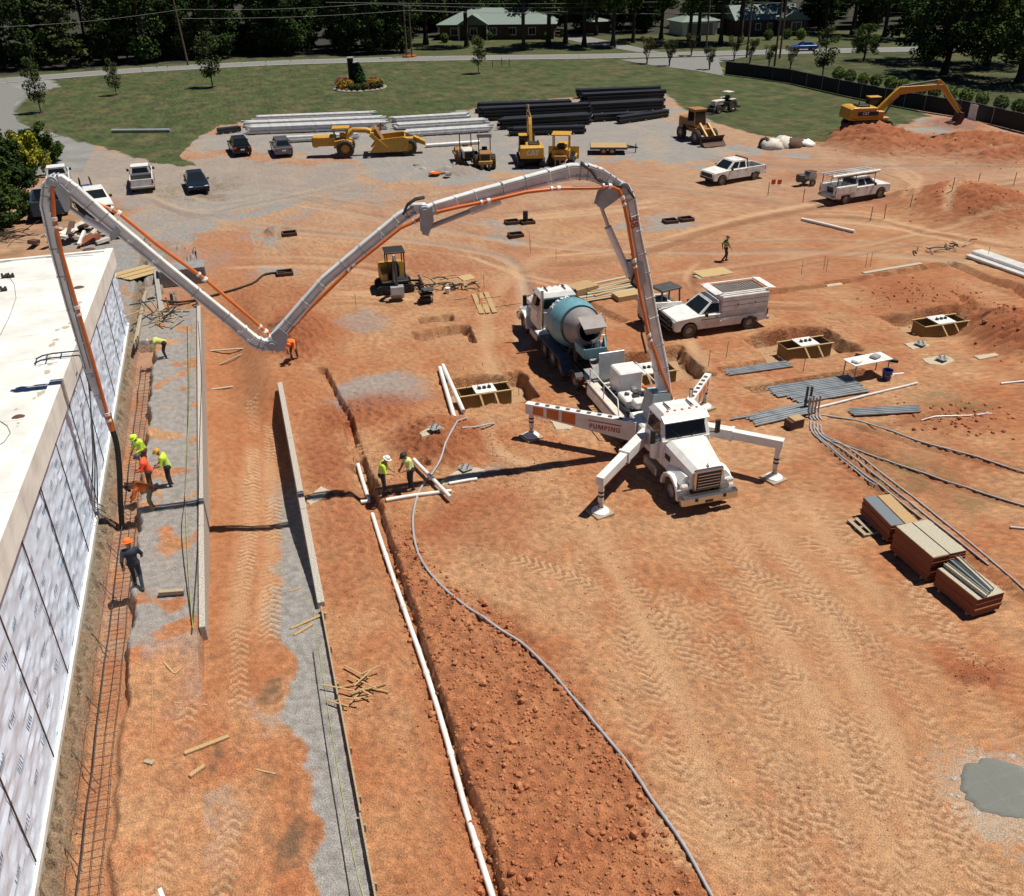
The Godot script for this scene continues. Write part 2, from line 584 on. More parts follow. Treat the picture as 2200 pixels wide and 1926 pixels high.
func build_ground():
	seg(XS, -420, -60, 30.0); seg(XS, -60, -24, 0.9); seg(XS, -24, -8.5, 0.35); seg(XS, -8.5, 17.5, 0.08); seg(XS, 17.5, 34, 0.16); seg(XS, 34, 92, 0.32); seg(XS, 92, 150, 1.4); seg(XS, 150, 480, 30.0); XS.append(480)
	seg(ZS, -520, -200, 20.0); seg(ZS, -200, -112, 0.9); seg(ZS, -112, -60, 0.32); seg(ZS, -60, -36, 0.14); seg(ZS, -36, -8, 0.08); seg(ZS, -8, 40, 4.0); ZS.append(40)
	NX = XS.size(); NZ = ZS.size()
	HG.resize(NX * NZ); CG.resize(NX * NZ); LW.resize(NX * NZ)
	var nA := FastNoiseLite.new(); nA.seed = 3; nA.frequency = 0.045; nA.fractal_octaves = 4
	var nB := FastNoiseLite.new(); nB.seed = 5; nB.frequency = 0.5; nB.fractal_octaves = 4
	var nC := FastNoiseLite.new(); nC.seed = 9; nC.frequency = 2.6; nC.fractal_octaves = 3
	var nS := FastNoiseLite.new(); nS.seed = 15; nS.frequency = 0.22; nS.fractal_octaves = 4
	var nD := FastNoiseLite.new(); nD.seed = 19; nD.frequency = 1.1; nD.noise_type = FastNoiseLite.TYPE_CELLULAR
	var nE := FastNoiseLite.new(); nE.seed = 27; nE.frequency = 6.5; nE.fractal_octaves = 2
	var LIGHT := Color(0.47, 0.262, 0.138)
	var MID := Color(0.43, 0.180, 0.078)
	var RED := Color(0.32, 0.102, 0.042)
	var GRV := Color(0.30, 0.305, 0.305)
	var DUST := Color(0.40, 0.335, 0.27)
	var GRASS := Color(0.052, 0.078, 0.019)
	var DRY := Color(0.10, 0.094, 0.038)
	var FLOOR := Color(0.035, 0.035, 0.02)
	var lawn1 := poly_w([[28, 235], [35, 262], [75, 280], [200, 310], [290, 340], [345, 352], [425, 357], [385, 335], [430, 292], [475, 268], [560, 262], [830, 258], [950, 245], [1030, 230], [1250, 205], [1430, 200], [1470, 235], [1540, 265], [1620, 288], [1700, 300], [1780, 310], [1830, 285], [1960, 262], [2000, 250], [1960, 232], [1900, 214], [1700, 170], [1558, 148], [1500, 150], [1400, 140], [1200, 136], [900, 141], [700, 149], [500, 160], [300, 172], [120, 188], [60, 203]])
	var lawn2 := poly_w([[1562, 152], [1538, 137], [1580, 122], [2200, 108], [2700, 100], [2800, 330], [2200, 272], [2060, 246], [1900, 218], [1700, 174]])
	var lawnP := [lawn1, lawn2]
	var lawnR := [rect_of(lawn1), rect_of(lawn2)]
	var drive := poly_w([[-200, 190], [0, 178], [62, 203], [28, 235], [35, 262], [75, 280], [200, 310], [290, 340], [345, 352], [600, 358], [850, 378], [700, 420], [520, 470], [430, 520], [330, 560], [240, 520], [230, 470], [160, 470], [110, 420], [120, 360], [110, 320], [0, 300], [-200, 290]])
	var yard := poly_w([[425, 330], [430, 292], [475, 268], [830, 258], [1030, 230], [1430, 200], [1500, 240], [1560, 300], [1720, 330], [1600, 345], [1350, 345], [1200, 365], [1000, 385], [850, 380], [650, 350]])
	var path2 := poly_w([[1960, 285], [1990, 260], [2020, 250], [2140, 270], [2080, 285], [2000, 292]])
	var gp := [drive, yard, path2]
	var gr := [rect_of(drive), rect_of(yard), rect_of(path2)]
	var gs := [0.72, 0.9, 0.9]
	# gravel patches: px, py, half width px, half height px, strength
	var ell := []
	for e in [[1110, 478, 62, 9, 0.8], [1108, 508, 50, 10, 0.8], [1440, 478, 62, 16, 0.8], [600, 508, 42, 22, 0.75], [590, 588, 60, 11, 0.8], [810, 845, 105, 40, 0.75], [780, 690, 60, 26, 0.5], [300, 570, 120, 60, 0.7], [520, 440, 160, 24, 0.6], [760, 415, 130, 18, 0.5], [1070, 352, 130, 16, 0.5], [1040, 1010, 40, 12, 0.5], [1905, 352, 60, 10, 0.3], [420, 470, 110, 30, 0.6]]:
		var c := G(e[0], e[1])
		ell.append([c.x, c.z, absf(G(e[0] + e[2], e[1]).x - c.x) + 0.01, absf(G(e[0], e[1] + e[3]).z - G(e[0], e[1] - e[3]).z) * 0.5, e[4]])
	var weeds := []
	for e in [[400, 420, 105, 26], [385, 395, 60, 16], [1960, 1020, 150, 55], [2080, 1080, 110, 45], [2060, 865, 120, 32], [1840, 975, 60, 30], [120, 480, 60, 40], [640, 490, 50, 16], [1850, 470, 50, 14]]:
		var c := G(e[0], e[1])
		weeds.append([c.x, c.z, absf(G(e[0] + e[2], e[1]).x - c.x), absf(G(e[0], e[1] + e[3]).z - G(e[0], e[1] - e[3]).z) * 0.5])
	# soil that was dug up: px, py, half width, half height, strength, roughness, mound height
	var dug := []
	for e in [[945, 945, 115, 55, 0.95, 0.10, 0.75], [650, 720, 95, 55, 0.95, 0.10, 1.0], [790, 885, 130, 42, 0.8, 0.09, 0.3], [2165, 715, 120, 75, 0.95, 0.2, 1.3], [1705, 718, 90, 22, 0.7, 0.07, 0.2], [2095, 1440, 75, 38, 0.75, 0.06, 0.22], [2085, 445, 190, 60, 0.95, 0.25, 1.6], [1870, 305, 130, 42, 0.97, 0.35, 1.7], [2120, 320, 170, 40, 0.98, 0.4, 1.3], [1990, 640, 150, 40, 0.7, 0.08, 0.3], [1040, 1110, 150, 72, 0.6, 0.015, 0.0], [700, 990, 60, 90, 0.75, 0.05, 0.0], [740, 1170, 90, 120, 0.5, 0.04, 0.0], [1930, 1000, 240, 90, 0.35, 0.05, 0.0], [1840, 960, 90, 60, 0.5, 0.06, 0.1], [2050, 900, 130, 45, 0.6, 0.07, 0.15], [1720, 380, 100, 15, 0.3, 0.02, 0.0], [2060, 270, 70, 20, 0.7, 0.1, 0.6], [1920, 285, 40, 14, 0.9, 0.1, -1.5], [1980, 300, 70, 14, 0.9, 0.1, -1.2], [1060, 650, 60, 26, 0.5, 0.04, 0.1], [560, 650, 110, 60, 0.6, 0.03, 0.0], [880, 560, 140, 40, 0.35, 0.02, 0.0], [985, 370, 70, 12, 0.2, 0.1, 0.4], [590, 500, 22, 12, 0.1, 0.03, 0.5], [1900, 600, 70, 18, 0.4, 0.05, 0.1], [2180, 620, 50, 30, 0.6, 0.08, 0.3]]:
		var c := G(e[0], e[1])
		dug.append([c.x, c.z, absf(G(e[0] + e[2], e[1]).x - c.x), absf(G(e[0], e[1] + e[3]).z - G(e[0], e[1] - e[3]).z) * 0.5, e[4], e[5], e[6]])
	var rough := poly_w([[850, 1110], [950, 1230], [1090, 1330], [1230, 1470], [1340, 1620], [1500, 1926], [1540, 2050], [1010, 2050], [1000, 1900], [940, 1620], [870, 1350], [830, 1200]])
	var roughR := rect_of(rough)
	var bright := poly_w([[1540, 1120], [1680, 1080], [1830, 1200], [2000, 1400], [2060, 1600], [2000, 2050], [1780, 2050], [1700, 1500], [1560, 1250]])
	var brightR := rect_of(bright)
	for j in NZ:
		var z := ZS[j]
		var ph := plat_h(z)
		var ch := corr_h(z)
		for i in NX:
			var x := XS[i]
			var id := j * NX + i
			var a := nA.get_noise_2d(x, z)
			var s := nS.get_noise_2d(x, z)
			var h := 0.0
			var c := MID.lerp(LIGHT, clampf(0.52 + a * 1.1 + s * 0.9, 0.0, 1.0))
			var near := z > -125.0 and x > -40.0 and x < 120.0
			if near:
				var b := nB.get_noise_2d(x, z)
				var k := nC.get_noise_2d(x, z)
				c = c.lerp(RED, clampf(b * 0.75 - 0.05 - s * 0.6, 0.0, 0.55))
				c *= 1.0 + k * 0.42 + b * 0.18
				h = b * 0.025 + k * 0.026 + a * 0.05
				if z > -42.0:
					var e5 := nE.get_noise_2d(x, z)
					c *= 1.0 + e5 * 0.34
					h += e5 * 0.016
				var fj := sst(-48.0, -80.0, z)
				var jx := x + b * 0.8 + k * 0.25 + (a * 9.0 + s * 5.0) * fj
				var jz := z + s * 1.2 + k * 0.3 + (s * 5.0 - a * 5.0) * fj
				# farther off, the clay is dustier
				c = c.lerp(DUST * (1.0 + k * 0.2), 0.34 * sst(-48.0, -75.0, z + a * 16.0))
				for e in ell:
					var q := Vector2((jx - e[0]) / e[2], (jz - e[1]) / e[3]).length()
					if q < 1.25: c = c.lerp(GRV * (1.0 + k * 0.3), e[4] * sst(1.25, 0.7, q + k * 0.3))
				var jp := Vector2(jx, jz)
				for m in 3:
					if gr[m].has_point(jp) and Geometry2D.is_point_in_polygon(jp, gp[m]):
						c = c.lerp(GRV.lerp(DUST, clampf(0.05 + s * 1.3, 0.0, 0.7)) * (1.0 + k * 0.16), gs[m])
				for e in dug:
					var q2 := Vector2((x + b * 0.35 - e[0]) / e[2], (z + s * 0.5 - e[1]) / e[3]).length()
					if q2 < 1.5:
						var w2 := sst(1.3, 0.55, q2)
						c = c.lerp(RED.lerp(MID, clampf(0.12 + s * 0.6, 0.0, 1.0)) * (1.0 + k * 0.4), e[4] * w2)
						h += e[6] * sst(1.15, 0.1, q2) + e[5] * w2 * (nD.get_noise_2d(x, z) + 0.6 + k * 1.2)
				for e in weeds:
					var q3 := Vector2((jx - e[0]) / e[2], (jz - e[1]) / e[3]).length() + b * 0.5
					if q3 < 1.1: c = c.lerp(Color(0.16, 0.13, 0.06) * (1.0 + k * 0.5), 0.62 * sst(1.05, 0.5, q3) * sst(-0.2, 0.15, b + k))
				if z > -36.0:
					var pp := Vector2(x + b * 0.9 + s * 0.9 + k * 0.3, z + k * 0.5 + b * 0.8)
					if roughR.has_point(pp):
						var rw := 0.0
						for of in [Vector2(0, 0), Vector2(0.4, 0.3), Vector2(-0.4, 0.2), Vector2(0.1, -0.5)]:
							if Geometry2D.is_point_in_polygon(pp + of, rough): rw += 0.25
						if rw > 0.0:
							var cl := nD.get_noise_2d(x * 1.3, z * 1.3)
							h += rw * (0.08 * (cl + 0.55) + 0.10 * k + 0.14 * s - 0.15 * nD.get_noise_2d(x * 3.1 + 50.0, z * 3.1) - 0.06)
							c = c.lerp(RED.lerp(MID, clampf(0.3 + b * 1.0, 0.0, 1.0)) * (1.0 + k * 0.5), 0.75 * rw)
					var sw := Vector2((x - 16.75) / 1.75, (z + 11.75) / 1.5).length() + k * 0.5 + b * 0.3
					if sw < 1.3: c = c.lerp(Color(0.46, 0.40, 0.33), 0.7 * sst(1.25, 0.8, sw))
					if brightR.has_point(pp) and Geometry2D.is_point_in_polygon(jp, bright):
						c = c.lerp(LIGHT * (1.04 + k * 0.2), 0.45)
				# left side: raised pad, sunken strip, gravel strip by the low wall
				if x < 1.0 and z < -8.0 and z > -72.0 and x > -12.0:
					if x < -3.42 and (z > -54.5 or x < -5.2 + s * 5.0 + b * 1.5):
						h = h * 0.8 + ph
						var gw := sst(-21.0, -26.0, z + s * 3.5) * sst(-0.10, 0.12, nB.get_noise_2d(x * 0.8 + 40.0, z * 0.8) + 0.26)
						c = c.lerp(GRV * (0.98 + k * 0.34), gw * 0.88)
						# trench along the building with its reinforcement
						var tr := sst(-7.05, -6.9, x) * sst(-5.55, -5.75, x + b * 0.25)
						if z > -50.0:
							h -= tr * (0.28 + ph * 0.7)
							c = c.lerp(RED.lerp(LIGHT, 0.55 + b * 0.6), tr * 0.75)
						var bank := sst(-7.3, -7.1, x) * sst(-6.55, -6.8, x + k * 0.2)
						h = lerpf(h, 0.26 + 0.3 * k, bank)
						c = c.lerp(Color(0.19, 0.155, 0.11) * (1.0 + k * 0.6), bank * 0.8)
					elif x < 0.42 and (x > -3.42 or z < -54.0):
						var side := sst(-43.5, -41.0, z)
						h = h * 0.7 + ch * lerpf(sst(0.4, -2.4, x), 1.0, side) * lerpf(0.72, 1.0, sst(-3.2, -0.6, x))
						c = c.lerp(MID.lerp(RED, 0.2) * (1.0 + k * 0.25), 0.5 * sst(-21.0, -27.0, z + s * 3.0))
						var gs2 := sst(-0.62, -0.42, x + s * 1.0 + k * 0.12) * sst(-37.0, -33.0, z)
						if z > -27.0: gs2 = sst(-0.95, -0.75, x + s * 1.1 + k * 0.15)
						c = c.lerp(GRV * (1.0 + k * 0.42), gs2 * 0.93)
						if z > -22.0:
							c = c.lerp(GRV, 0.42 * sst(0.05, 0.35, s + b * 0.5) * sst(-14.0, -19.0, z) * sst(-0.8, -1.5, x))
							c = c.lerp(Color(0.10, 0.075, 0.05), 0.7 * sst(0.12, 0.45, nB.get_noise_2d(x * 0.8 + 9.0, z * 0.55 + 31.0)) * sst(-0.9, -1.7, x + s * 1.2 + k * 0.3))
				# trench wall right of the long white pipe
				if x > 2.4 and x < 4.2 and z > -34.0:
					var u := x - 3.02 - b * 0.12
					h -= 0.42 * sst(-0.62, -0.1, u) * sst(0.52, 0.40, u)
			else:
				h = a * 0.03
			if z < -97.0 and x < -14.0: c = GRV * (0.9 + s * 0.3)
			# green parts
			var far := z + 0.0
			var rz := road_z(x)
			if z < rz - 3.2:
				c = GRASS.lerp(DRY, clampf(0.35 + s * 1.2, 0.0, 1.0))
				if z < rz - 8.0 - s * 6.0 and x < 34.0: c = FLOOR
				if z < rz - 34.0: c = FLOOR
				h = 0.0
				LW[id] = 1
			elif z < -60.0:
				var lp := Vector2(x, z + s * 1.6)
				for m in 2:
					if (lawnR[m].has_point(lp) and Geometry2D.is_point_in_polygon(lp, lawnP[m])) or (m == 0 and z < rz + 16.0 and x > -26.0 + (z - rz) * 0.25):
						c = GRASS.lerp(DRY, clampf(0.30 + s * 1.5 + a * 0.6, 0.0, 1.0)) * (1.0 + nB.get_noise_2d(x * 0.7, z * 0.7) * 0.6 + nC.get_noise_2d(x * 0.7, z * 0.7) * 0.7)
						if m == 1: c *= 0.8
						h *= 0.5
						LW[id] = 1
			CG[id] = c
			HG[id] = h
	carve_site()
	# ---- the sheet
	var V := PackedVector3Array(); var N := PackedVector3Array(); var U := PackedVector2Array()
	V.resize(NX * NZ); N.resize(NX * NZ); U.resize(NX * NZ)
	for j in NZ:
		for i in NX:
			var id := j * NX + i
			V[id] = Vector3(XS[i], HG[id], ZS[j])
			U[id] = Vector2(XS[i], ZS[j]) * 0.31
			var i0 := maxi(i - 1, 0); var i1 := mini(i + 1, NX - 1); var j0 := maxi(j - 1, 0); var j1 := mini(j + 1, NZ - 1)
			var dx := (HG[j * NX + i1] - HG[j * NX + i0]) / (XS[i1] - XS[i0])
			var dz := (HG[j1 * NX + i] - HG[j0 * NX + i]) / (ZS[j1] - ZS[j0])
			N[id] = Vector3(-dx, 1.0, -dz).normalized()
	var I := PackedInt32Array(); var L := PackedInt32Array()
	for j in NZ - 1:
		for i in NX - 1:
			var id := j * NX + i
			if LW[id] == 1: L.append_array([id, id + 1, id + NX + 1, id, id + NX + 1, id + NX])
			else: I.append_array([id, id + 1, id + NX + 1, id, id + NX + 1, id + NX])
	var A := []
	A.resize(Mesh.ARRAY_MAX)
	A[Mesh.ARRAY_VERTEX] = V; A[Mesh.ARRAY_NORMAL] = N; A[Mesh.ARRAY_COLOR] = CG; A[Mesh.ARRAY_TEX_UV] = U; A[Mesh.ARRAY_INDEX] = I
	var am := ArrayMesh.new()
	am.add_surface_from_arrays(Mesh.PRIMITIVE_TRIANGLES, A)
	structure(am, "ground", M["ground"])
	var map := PackedInt32Array(); map.resize(NX * NZ); map.fill(-1)
	var LV := PackedVector3Array(); var LN := PackedVector3Array(); var LC := PackedColorArray(); var LU := PackedVector2Array()
	for q in L.size():
		var id := L[q]
		if map[id] < 0:
			map[id] = LV.size()
			LV.append(V[id]); LN.append(N[id]); LC.append(CG[id]); LU.append(U[id])
		L[q] = map[id]
	A[Mesh.ARRAY_VERTEX] = LV; A[Mesh.ARRAY_NORMAL] = LN; A[Mesh.ARRAY_COLOR] = LC; A[Mesh.ARRAY_TEX_UV] = LU; A[Mesh.ARRAY_INDEX] = L
	var lm := ArrayMesh.new()
	lm.add_surface_from_arrays(Mesh.PRIMITIVE_TRIANGLES, A)
	structure(lm, "lawn", M["ground"])
	# ---- loose clods of clay
	var rk := MB.new()
	rk.ball(Vector3.ZERO, Vector3(1, 0.75, 0.85), 6, 0.28, rng)
	var rkm := rk.mesh()
	var pts := []
	for q in 15000:
		var p := Vector2(rng.randf_range(1.0, 12.0), rng.randf_range(-36.0, -9.0))
		if rng.randf() < 0.62:
			if not Geometry2D.is_point_in_polygon(p, rough): continue
		elif rng.randf() < 0.5:
			var e = dug[rng.randi() % 10]
			p = Vector2(e[0], e[1]) + Vector2(rng.randfn(0.0, e[2] * 0.6), rng.randfn(0.0, e[3] * 0.6))
		var inr := Geometry2D.is_point_in_polygon(p, rough)
		if not inr and p.y > -28.0 and rng.randf() < 0.75: continue
		pts.append([p, rng.randf_range(0.018, 0.06) * (2.2 if rng.randf() < 0.10 else 1.0) if inr else rng.randf_range(0.012, 0.045)])
	for q in 900: pts.append([Vector2(rng.randf_range(-6.5, 20.0), rng.randf_range(-40.0, -9.0)), rng.randf_range(0.012, 0.03)])
	for q in 800:
		var e = dug[[3, 6, 7, 8, 9, 15, 19][rng.randi() % 7]]
		pts.append([Vector2(e[0], e[1]) + Vector2(rng.randfn(0.0, e[2] * 0.5), rng.randfn(0.0, e[3] * 0.5)), rng.randf_range(0.025, 0.11)])
	var mm := MultiMesh.new()
	mm.transform_format = MultiMesh.TRANSFORM_3D
	mm.use_colors = true
	mm.mesh = rkm
	mm.instance_count = pts.size()
	for q in pts.size():
		var p: Vector2 = pts[q][0]
		var s: float = pts[q][1]
		var y := ground_y(p.x, p.y)
		mm.set_instance_transform(q, Transform3D(Basis.from_euler(Vector3(rng.randf() * 6, rng.randf() * 6, rng.randf() * 6)).scaled(Vector3.ONE * s), Vector3(p.x, y + s * 0.25, p.y)))
		mm.set_instance_color(q, RED.lerp(MID, rng.randf() * 1.1))
	var mi := MultiMeshInstance3D.new()
	mi.multimesh = mm
	mi.name = "soil_clods"
	mi.material_override = M["vcol"]
	mi.set_meta("kind", "stuff")
	mi.set_meta("label", "loose clods of red clay scattered over the dug soil")
	mi.set_meta("category", "soil clods")
	add_child(mi)

func road_z(x: float) -> float:        # centre line of the road across the back
	var P := [[-420.0, -120.0], [-60.0, -160.0], [-33.0, -168.0], [-12.0, -172.5], [10.0, -172.3], [34.0, -167.5], [64.0, -157.5], [88.0, -152.0], [136.0, -139.0], [480.0, -50.0]]
	for i in P.size() - 1:
		if x <= P[i + 1][0]:
			var t: float = (x - P[i][0]) / (P[i + 1][0] - P[i][0])
			return lerpf(P[i][1], P[i + 1][1], t)
	return -50.0

func pit(x0: float, x1: float, z0: float, z1: float, dep: float, tone: Color, wall: Color):
	var R := RandomNumberGenerator.new(); R.seed = int(x0 * 131 + z0 * 17)
	for j in range(ZS.bsearch(z0 - 0.3), ZS.bsearch(z1 + 0.3)):
		for i in range(XS.bsearch(x0 - 0.3), XS.bsearch(x1 + 0.3)):
			var e := minf(minf(XS[i] - x0, x1 - XS[i]), minf(ZS[j] - z0, z1 - ZS[j])) + 0.10 * sin(XS[i] * 2.3 + ZS[j]) + 0.07 * sin(ZS[j] * 3.1 + XS[i]) + 0.05 * sin(XS[i] * 6.1) * sin(ZS[j] * 5.3)
			var id := j * NX + i
			var w := smoothstep(-0.12, 0.10, e)
			HG[id] = lerpf(HG[id], -dep + R.randf_range(-0.02, 0.02), w)
			CG[id] = CG[id].lerp(tone, 0.8 if e > 0.12 else 0.0)

func carve_site():
	var RED := Color(0.20, 0.075, 0.04)
	var PINK := Color(0.46, 0.25, 0.15)
	var TAN := Color(0.48, 0.32, 0.19)
	var LT := Color(0.66, 0.44, 0.27)
	var DK := Color(0.23, 0.10, 0.048)
	var mid := func(a, h := 0.0): return G2(a[0], a[1], h)
	# pits of the column footings
	var p0 := G2(993, 882, -0.78); var p1 := p0
	pit(p0.x - 0.6, p0.x + 3.5, p0.y - 1.9, p0.y + 1.2, 0.8, TAN, RED)
	pit(17.1, 21.6, -40.9, -37.2, 0.8, TAN, RED)
	p0 = G2(1690, 778, -0.68)
	pit(p0.x - 1.4, p0.x + 3.6, p0.y - 2.2, p0.y + 1.1, 0.7, TAN, RED)
	p0 = G2(1985, 729, -0.68)
	pit(p0.x - 1.2, p0.x + 4.0, p0.y - 2.2, p0.y + 1.1, 0.7, TAN, RED)
	p0 = G2(895, 735); p1 = G2(1000, 700)
	pit(p0.x, p1.x, p1.y, p0.y, 0.5, PINK, RED)
	p0 = G2(905, 696); p1 = G2(965, 678)
	pit(p0.x, p1.x, p1.y, p0.y, 0.5, PINK, RED)
	# footing trenches
	for tr in [[[[1640, 628], [1780, 608], [1900, 588], [2040, 563]], 0.35, 0.45], [[[2040, 563], [2100, 590], [2260, 660]], 0.32, 0.5], [[[2065, 642], [2130, 690], [2240, 750]], 0.35, 0.45], [[[1548, 795], [1650, 776]], 0.4, 0.4], [[[1608, 838], [1700, 822], [1850, 798]], 0.4, 0.4], [[[745, 905], [775, 1000], [800, 1045]], 0.28, 0.45], [[[690, 790], [745, 905]], 0.25, 0.35], [[[900, 1000], [915, 995]], 0.3, 0.3], [[[1000, 700], [1015, 735]], 0.2, 0.4], [[[1258, 652], [1330, 690]], 0.5, 0.3]]:
		var q := []
		for p in tr[0]: q.append(G2(p[0], p[1]))
		stamp(q, tr[1], tr[2], RED, 0.0, 2, 0.35)
	# shallow conduit ditches on the right
	for tr in [[[[1752, 945], [1830, 1010], [1960, 1110], [2100, 1215], [2260, 1330]], 0.35, 0.16], [[[1775, 945], [1950, 1010], [2080, 1055], [2260, 1110]], 0.3, 0.14], [[[1770, 895], [1980, 960], [2260, 1030]], 0.3, 0.14], [[[1790, 930], [1950, 905], [2200, 860]], 0.3, 0.12]]:
		var q := []
		for p in tr[0]: q.append(G2(p[0], p[1]))
		stamp(q, tr[1], tr[2], DK, 0.5, 0)
	# tracks: long sweeps over the far and middle site
	var R := RandomNumberGenerator.new(); R.seed = 77
	var sweeps := [[[430, 470], [650, 500], [900, 520], [1080, 560], [1130, 640], [1120, 760]], [[560, 400], [800, 420], [1000, 400], [1250, 380], [1500, 400], [1700, 420]], [[620, 420], [900, 470], [1200, 520], [1500, 530], [1800, 530], [2200, 560]], [[1150, 560], [1350, 540], [1600, 470], [1900, 420], [2200, 390]], [[1400, 600], [1700, 560], [2000, 500], [2200, 470]], [[1700, 460], [1850, 470], [2000, 500], [2200, 540]], [[1930, 455], [1960, 420], [1960, 390], [1900, 360]], [[480, 560], [700, 560], [900, 590]], [[300, 420], [420, 460], [560, 440], [800, 390]], [[1060, 470], [1240, 450], [1420, 430]], [[1500, 330], [1700, 350], [1950, 350], [2200, 350]], [[1000, 540], [1180, 600], [1250, 600]], [[700, 640], [800, 640], [900, 650]], [[1040, 900], [1060, 980], [1180, 1030]], [[1480, 720], [1500, 780], [1480, 900]], [[1500, 560], [1480, 600], [1560, 640], [1760, 650]], [[2010, 470], [2050, 430], [2130, 420]], [[400, 400], [460, 430], [560, 420]]]
	for s in sweeps:
		for rep in 5:
			var q := []
			var off := R.randf_range(-26, 26)
			for p in s: q.append(G2(p[0] + R.randf_range(-14, 14), p[1] + off * 0.55 + R.randf_range(-4, 4)))
			var tone := LT if R.randf() < 0.55 else DK
			if q[0].y < -75.0: tone = tone.lerp(Color(0.33, 0.3, 0.27), 0.5)
			stamp(q, R.randf_range(0.16, 0.5), R.randf_range(0.015, 0.05), tone, R.randf_range(0.22, 0.55), 0)
	# pale bands where trucks passed again and again
	for s in [[[1560, 1110], [1650, 1300], [1750, 1500], [1850, 1700], [1950, 1930]], [[1620, 1100], [1760, 1290], [1860, 1480], [1930, 1660], [2010, 1930]], [[1250, 1100], [1330, 1230], [1400, 1380], [1440, 1520]], [[1420, 1420], [1500, 1600], [1560, 1800], [1600, 1930]], [[1120, 880], [1050, 760], [1060, 640], [1140, 560], [1300, 500]], [[1700, 1040], [1800, 1180], [1900, 1300]], [[500, 1370], [520, 1150], [528, 900]], [[560, 1370], [570, 1150], [568, 900]]]:
		for rep in 2:
			var q := []
			for p in s: q.append(G2(p[0] + R.randf_range(-12, 12), p[1]))
			stamp(q, R.randf_range(0.3, 0.6), 0.02, Color(0.56, 0.35, 0.20), R.randf_range(0.3, 0.5), 0)
	# tread marks in the foreground
	var treads := [[[1830, 1560], [1930, 1700], [2010, 1926]], [[1780, 1560], [1880, 1720], [1960, 1926]], [[1350, 1370], [1410, 1480], [1470, 1600]], [[1540, 1180], [1640, 1290], [1760, 1420], [1900, 1620]], [[1600, 1150], [1720, 1250], [1880, 1380], [2060, 1480]], [[1480, 1680], [1560, 1740], [1680, 1740], [1800, 1650]], [[1470, 1720], [1560, 1790], [1700, 1790], [1830, 1690]], [[1660, 1500], [1660, 1600], [1700, 1720]], [[1500, 1300], [1560, 1430], [1680, 1560]], [[1250, 1350], [1330, 1450], [1380, 1600]], [[1900, 1350], [2010, 1370], [2120, 1440]], [[1560, 1880], [1700, 1850], [1850, 1880]], [[1640, 1120], [1760, 1180], [1840, 1230]], [[1700, 1060], [1760, 1100], [1830, 1170]], [[1480, 1860], [1440, 1760], [1420, 1650]], [[2070, 1560], [2140, 1560], [2230, 1590]], [[1100, 1200], [1250, 1250], [1390, 1330]], [[330, 1926], [370, 1700], [400, 1520]], [[470, 1926], [500, 1700], [510, 1450], [520, 1200]], [[500, 1380], [520, 1200], [530, 1000], [535, 830]], [[575, 1380], [580, 1200], [575, 1000], [570, 850]], [[1750, 1750], [1850, 1850], [1900, 1926]], [[1630, 1650], [1700, 1760], [1720, 1926]], [[1950, 1250], [2050, 1370], [2200, 1480]]]
	for s in treads:
		var q := []
		for p in s: q.append(G2(p[0], p[1]))
		stamp(q, R.randf_range(0.22, 0.32), R.randf_range(0.034, 0.05), LT, R.randf_range(0.5, 0.85), 1)
	for rep in 46:
		var a := Vector2(R.randf_range(9.0, 17.0), R.randf_range(-25.0, -10.0))
		var d := Vector2.from_angle(R.randf_range(0.9, 2.3))
		var q := [a]
		for k in 4:
			d = d.rotated(R.randf_range(-0.25, 0.25))
			q.append(q[k] + d * R.randf_range(1.0, 2.2))
		stamp(q, R.randf_range(0.18, 0.3), R.randf_range(0.022, 0.042), LT, R.randf_range(0.35, 0.7), 1)
	# smooth graded patch with fine blade lines
	for k in 11:
		var y := 1095 + k * 9
		stamp([G2(895, y), G2(1000, y + 4), G2(1110, y + R.randf_range(-4, 4))], 0.05, 0.018, Color(0.22, 0.085, 0.045), 0.5, 0)

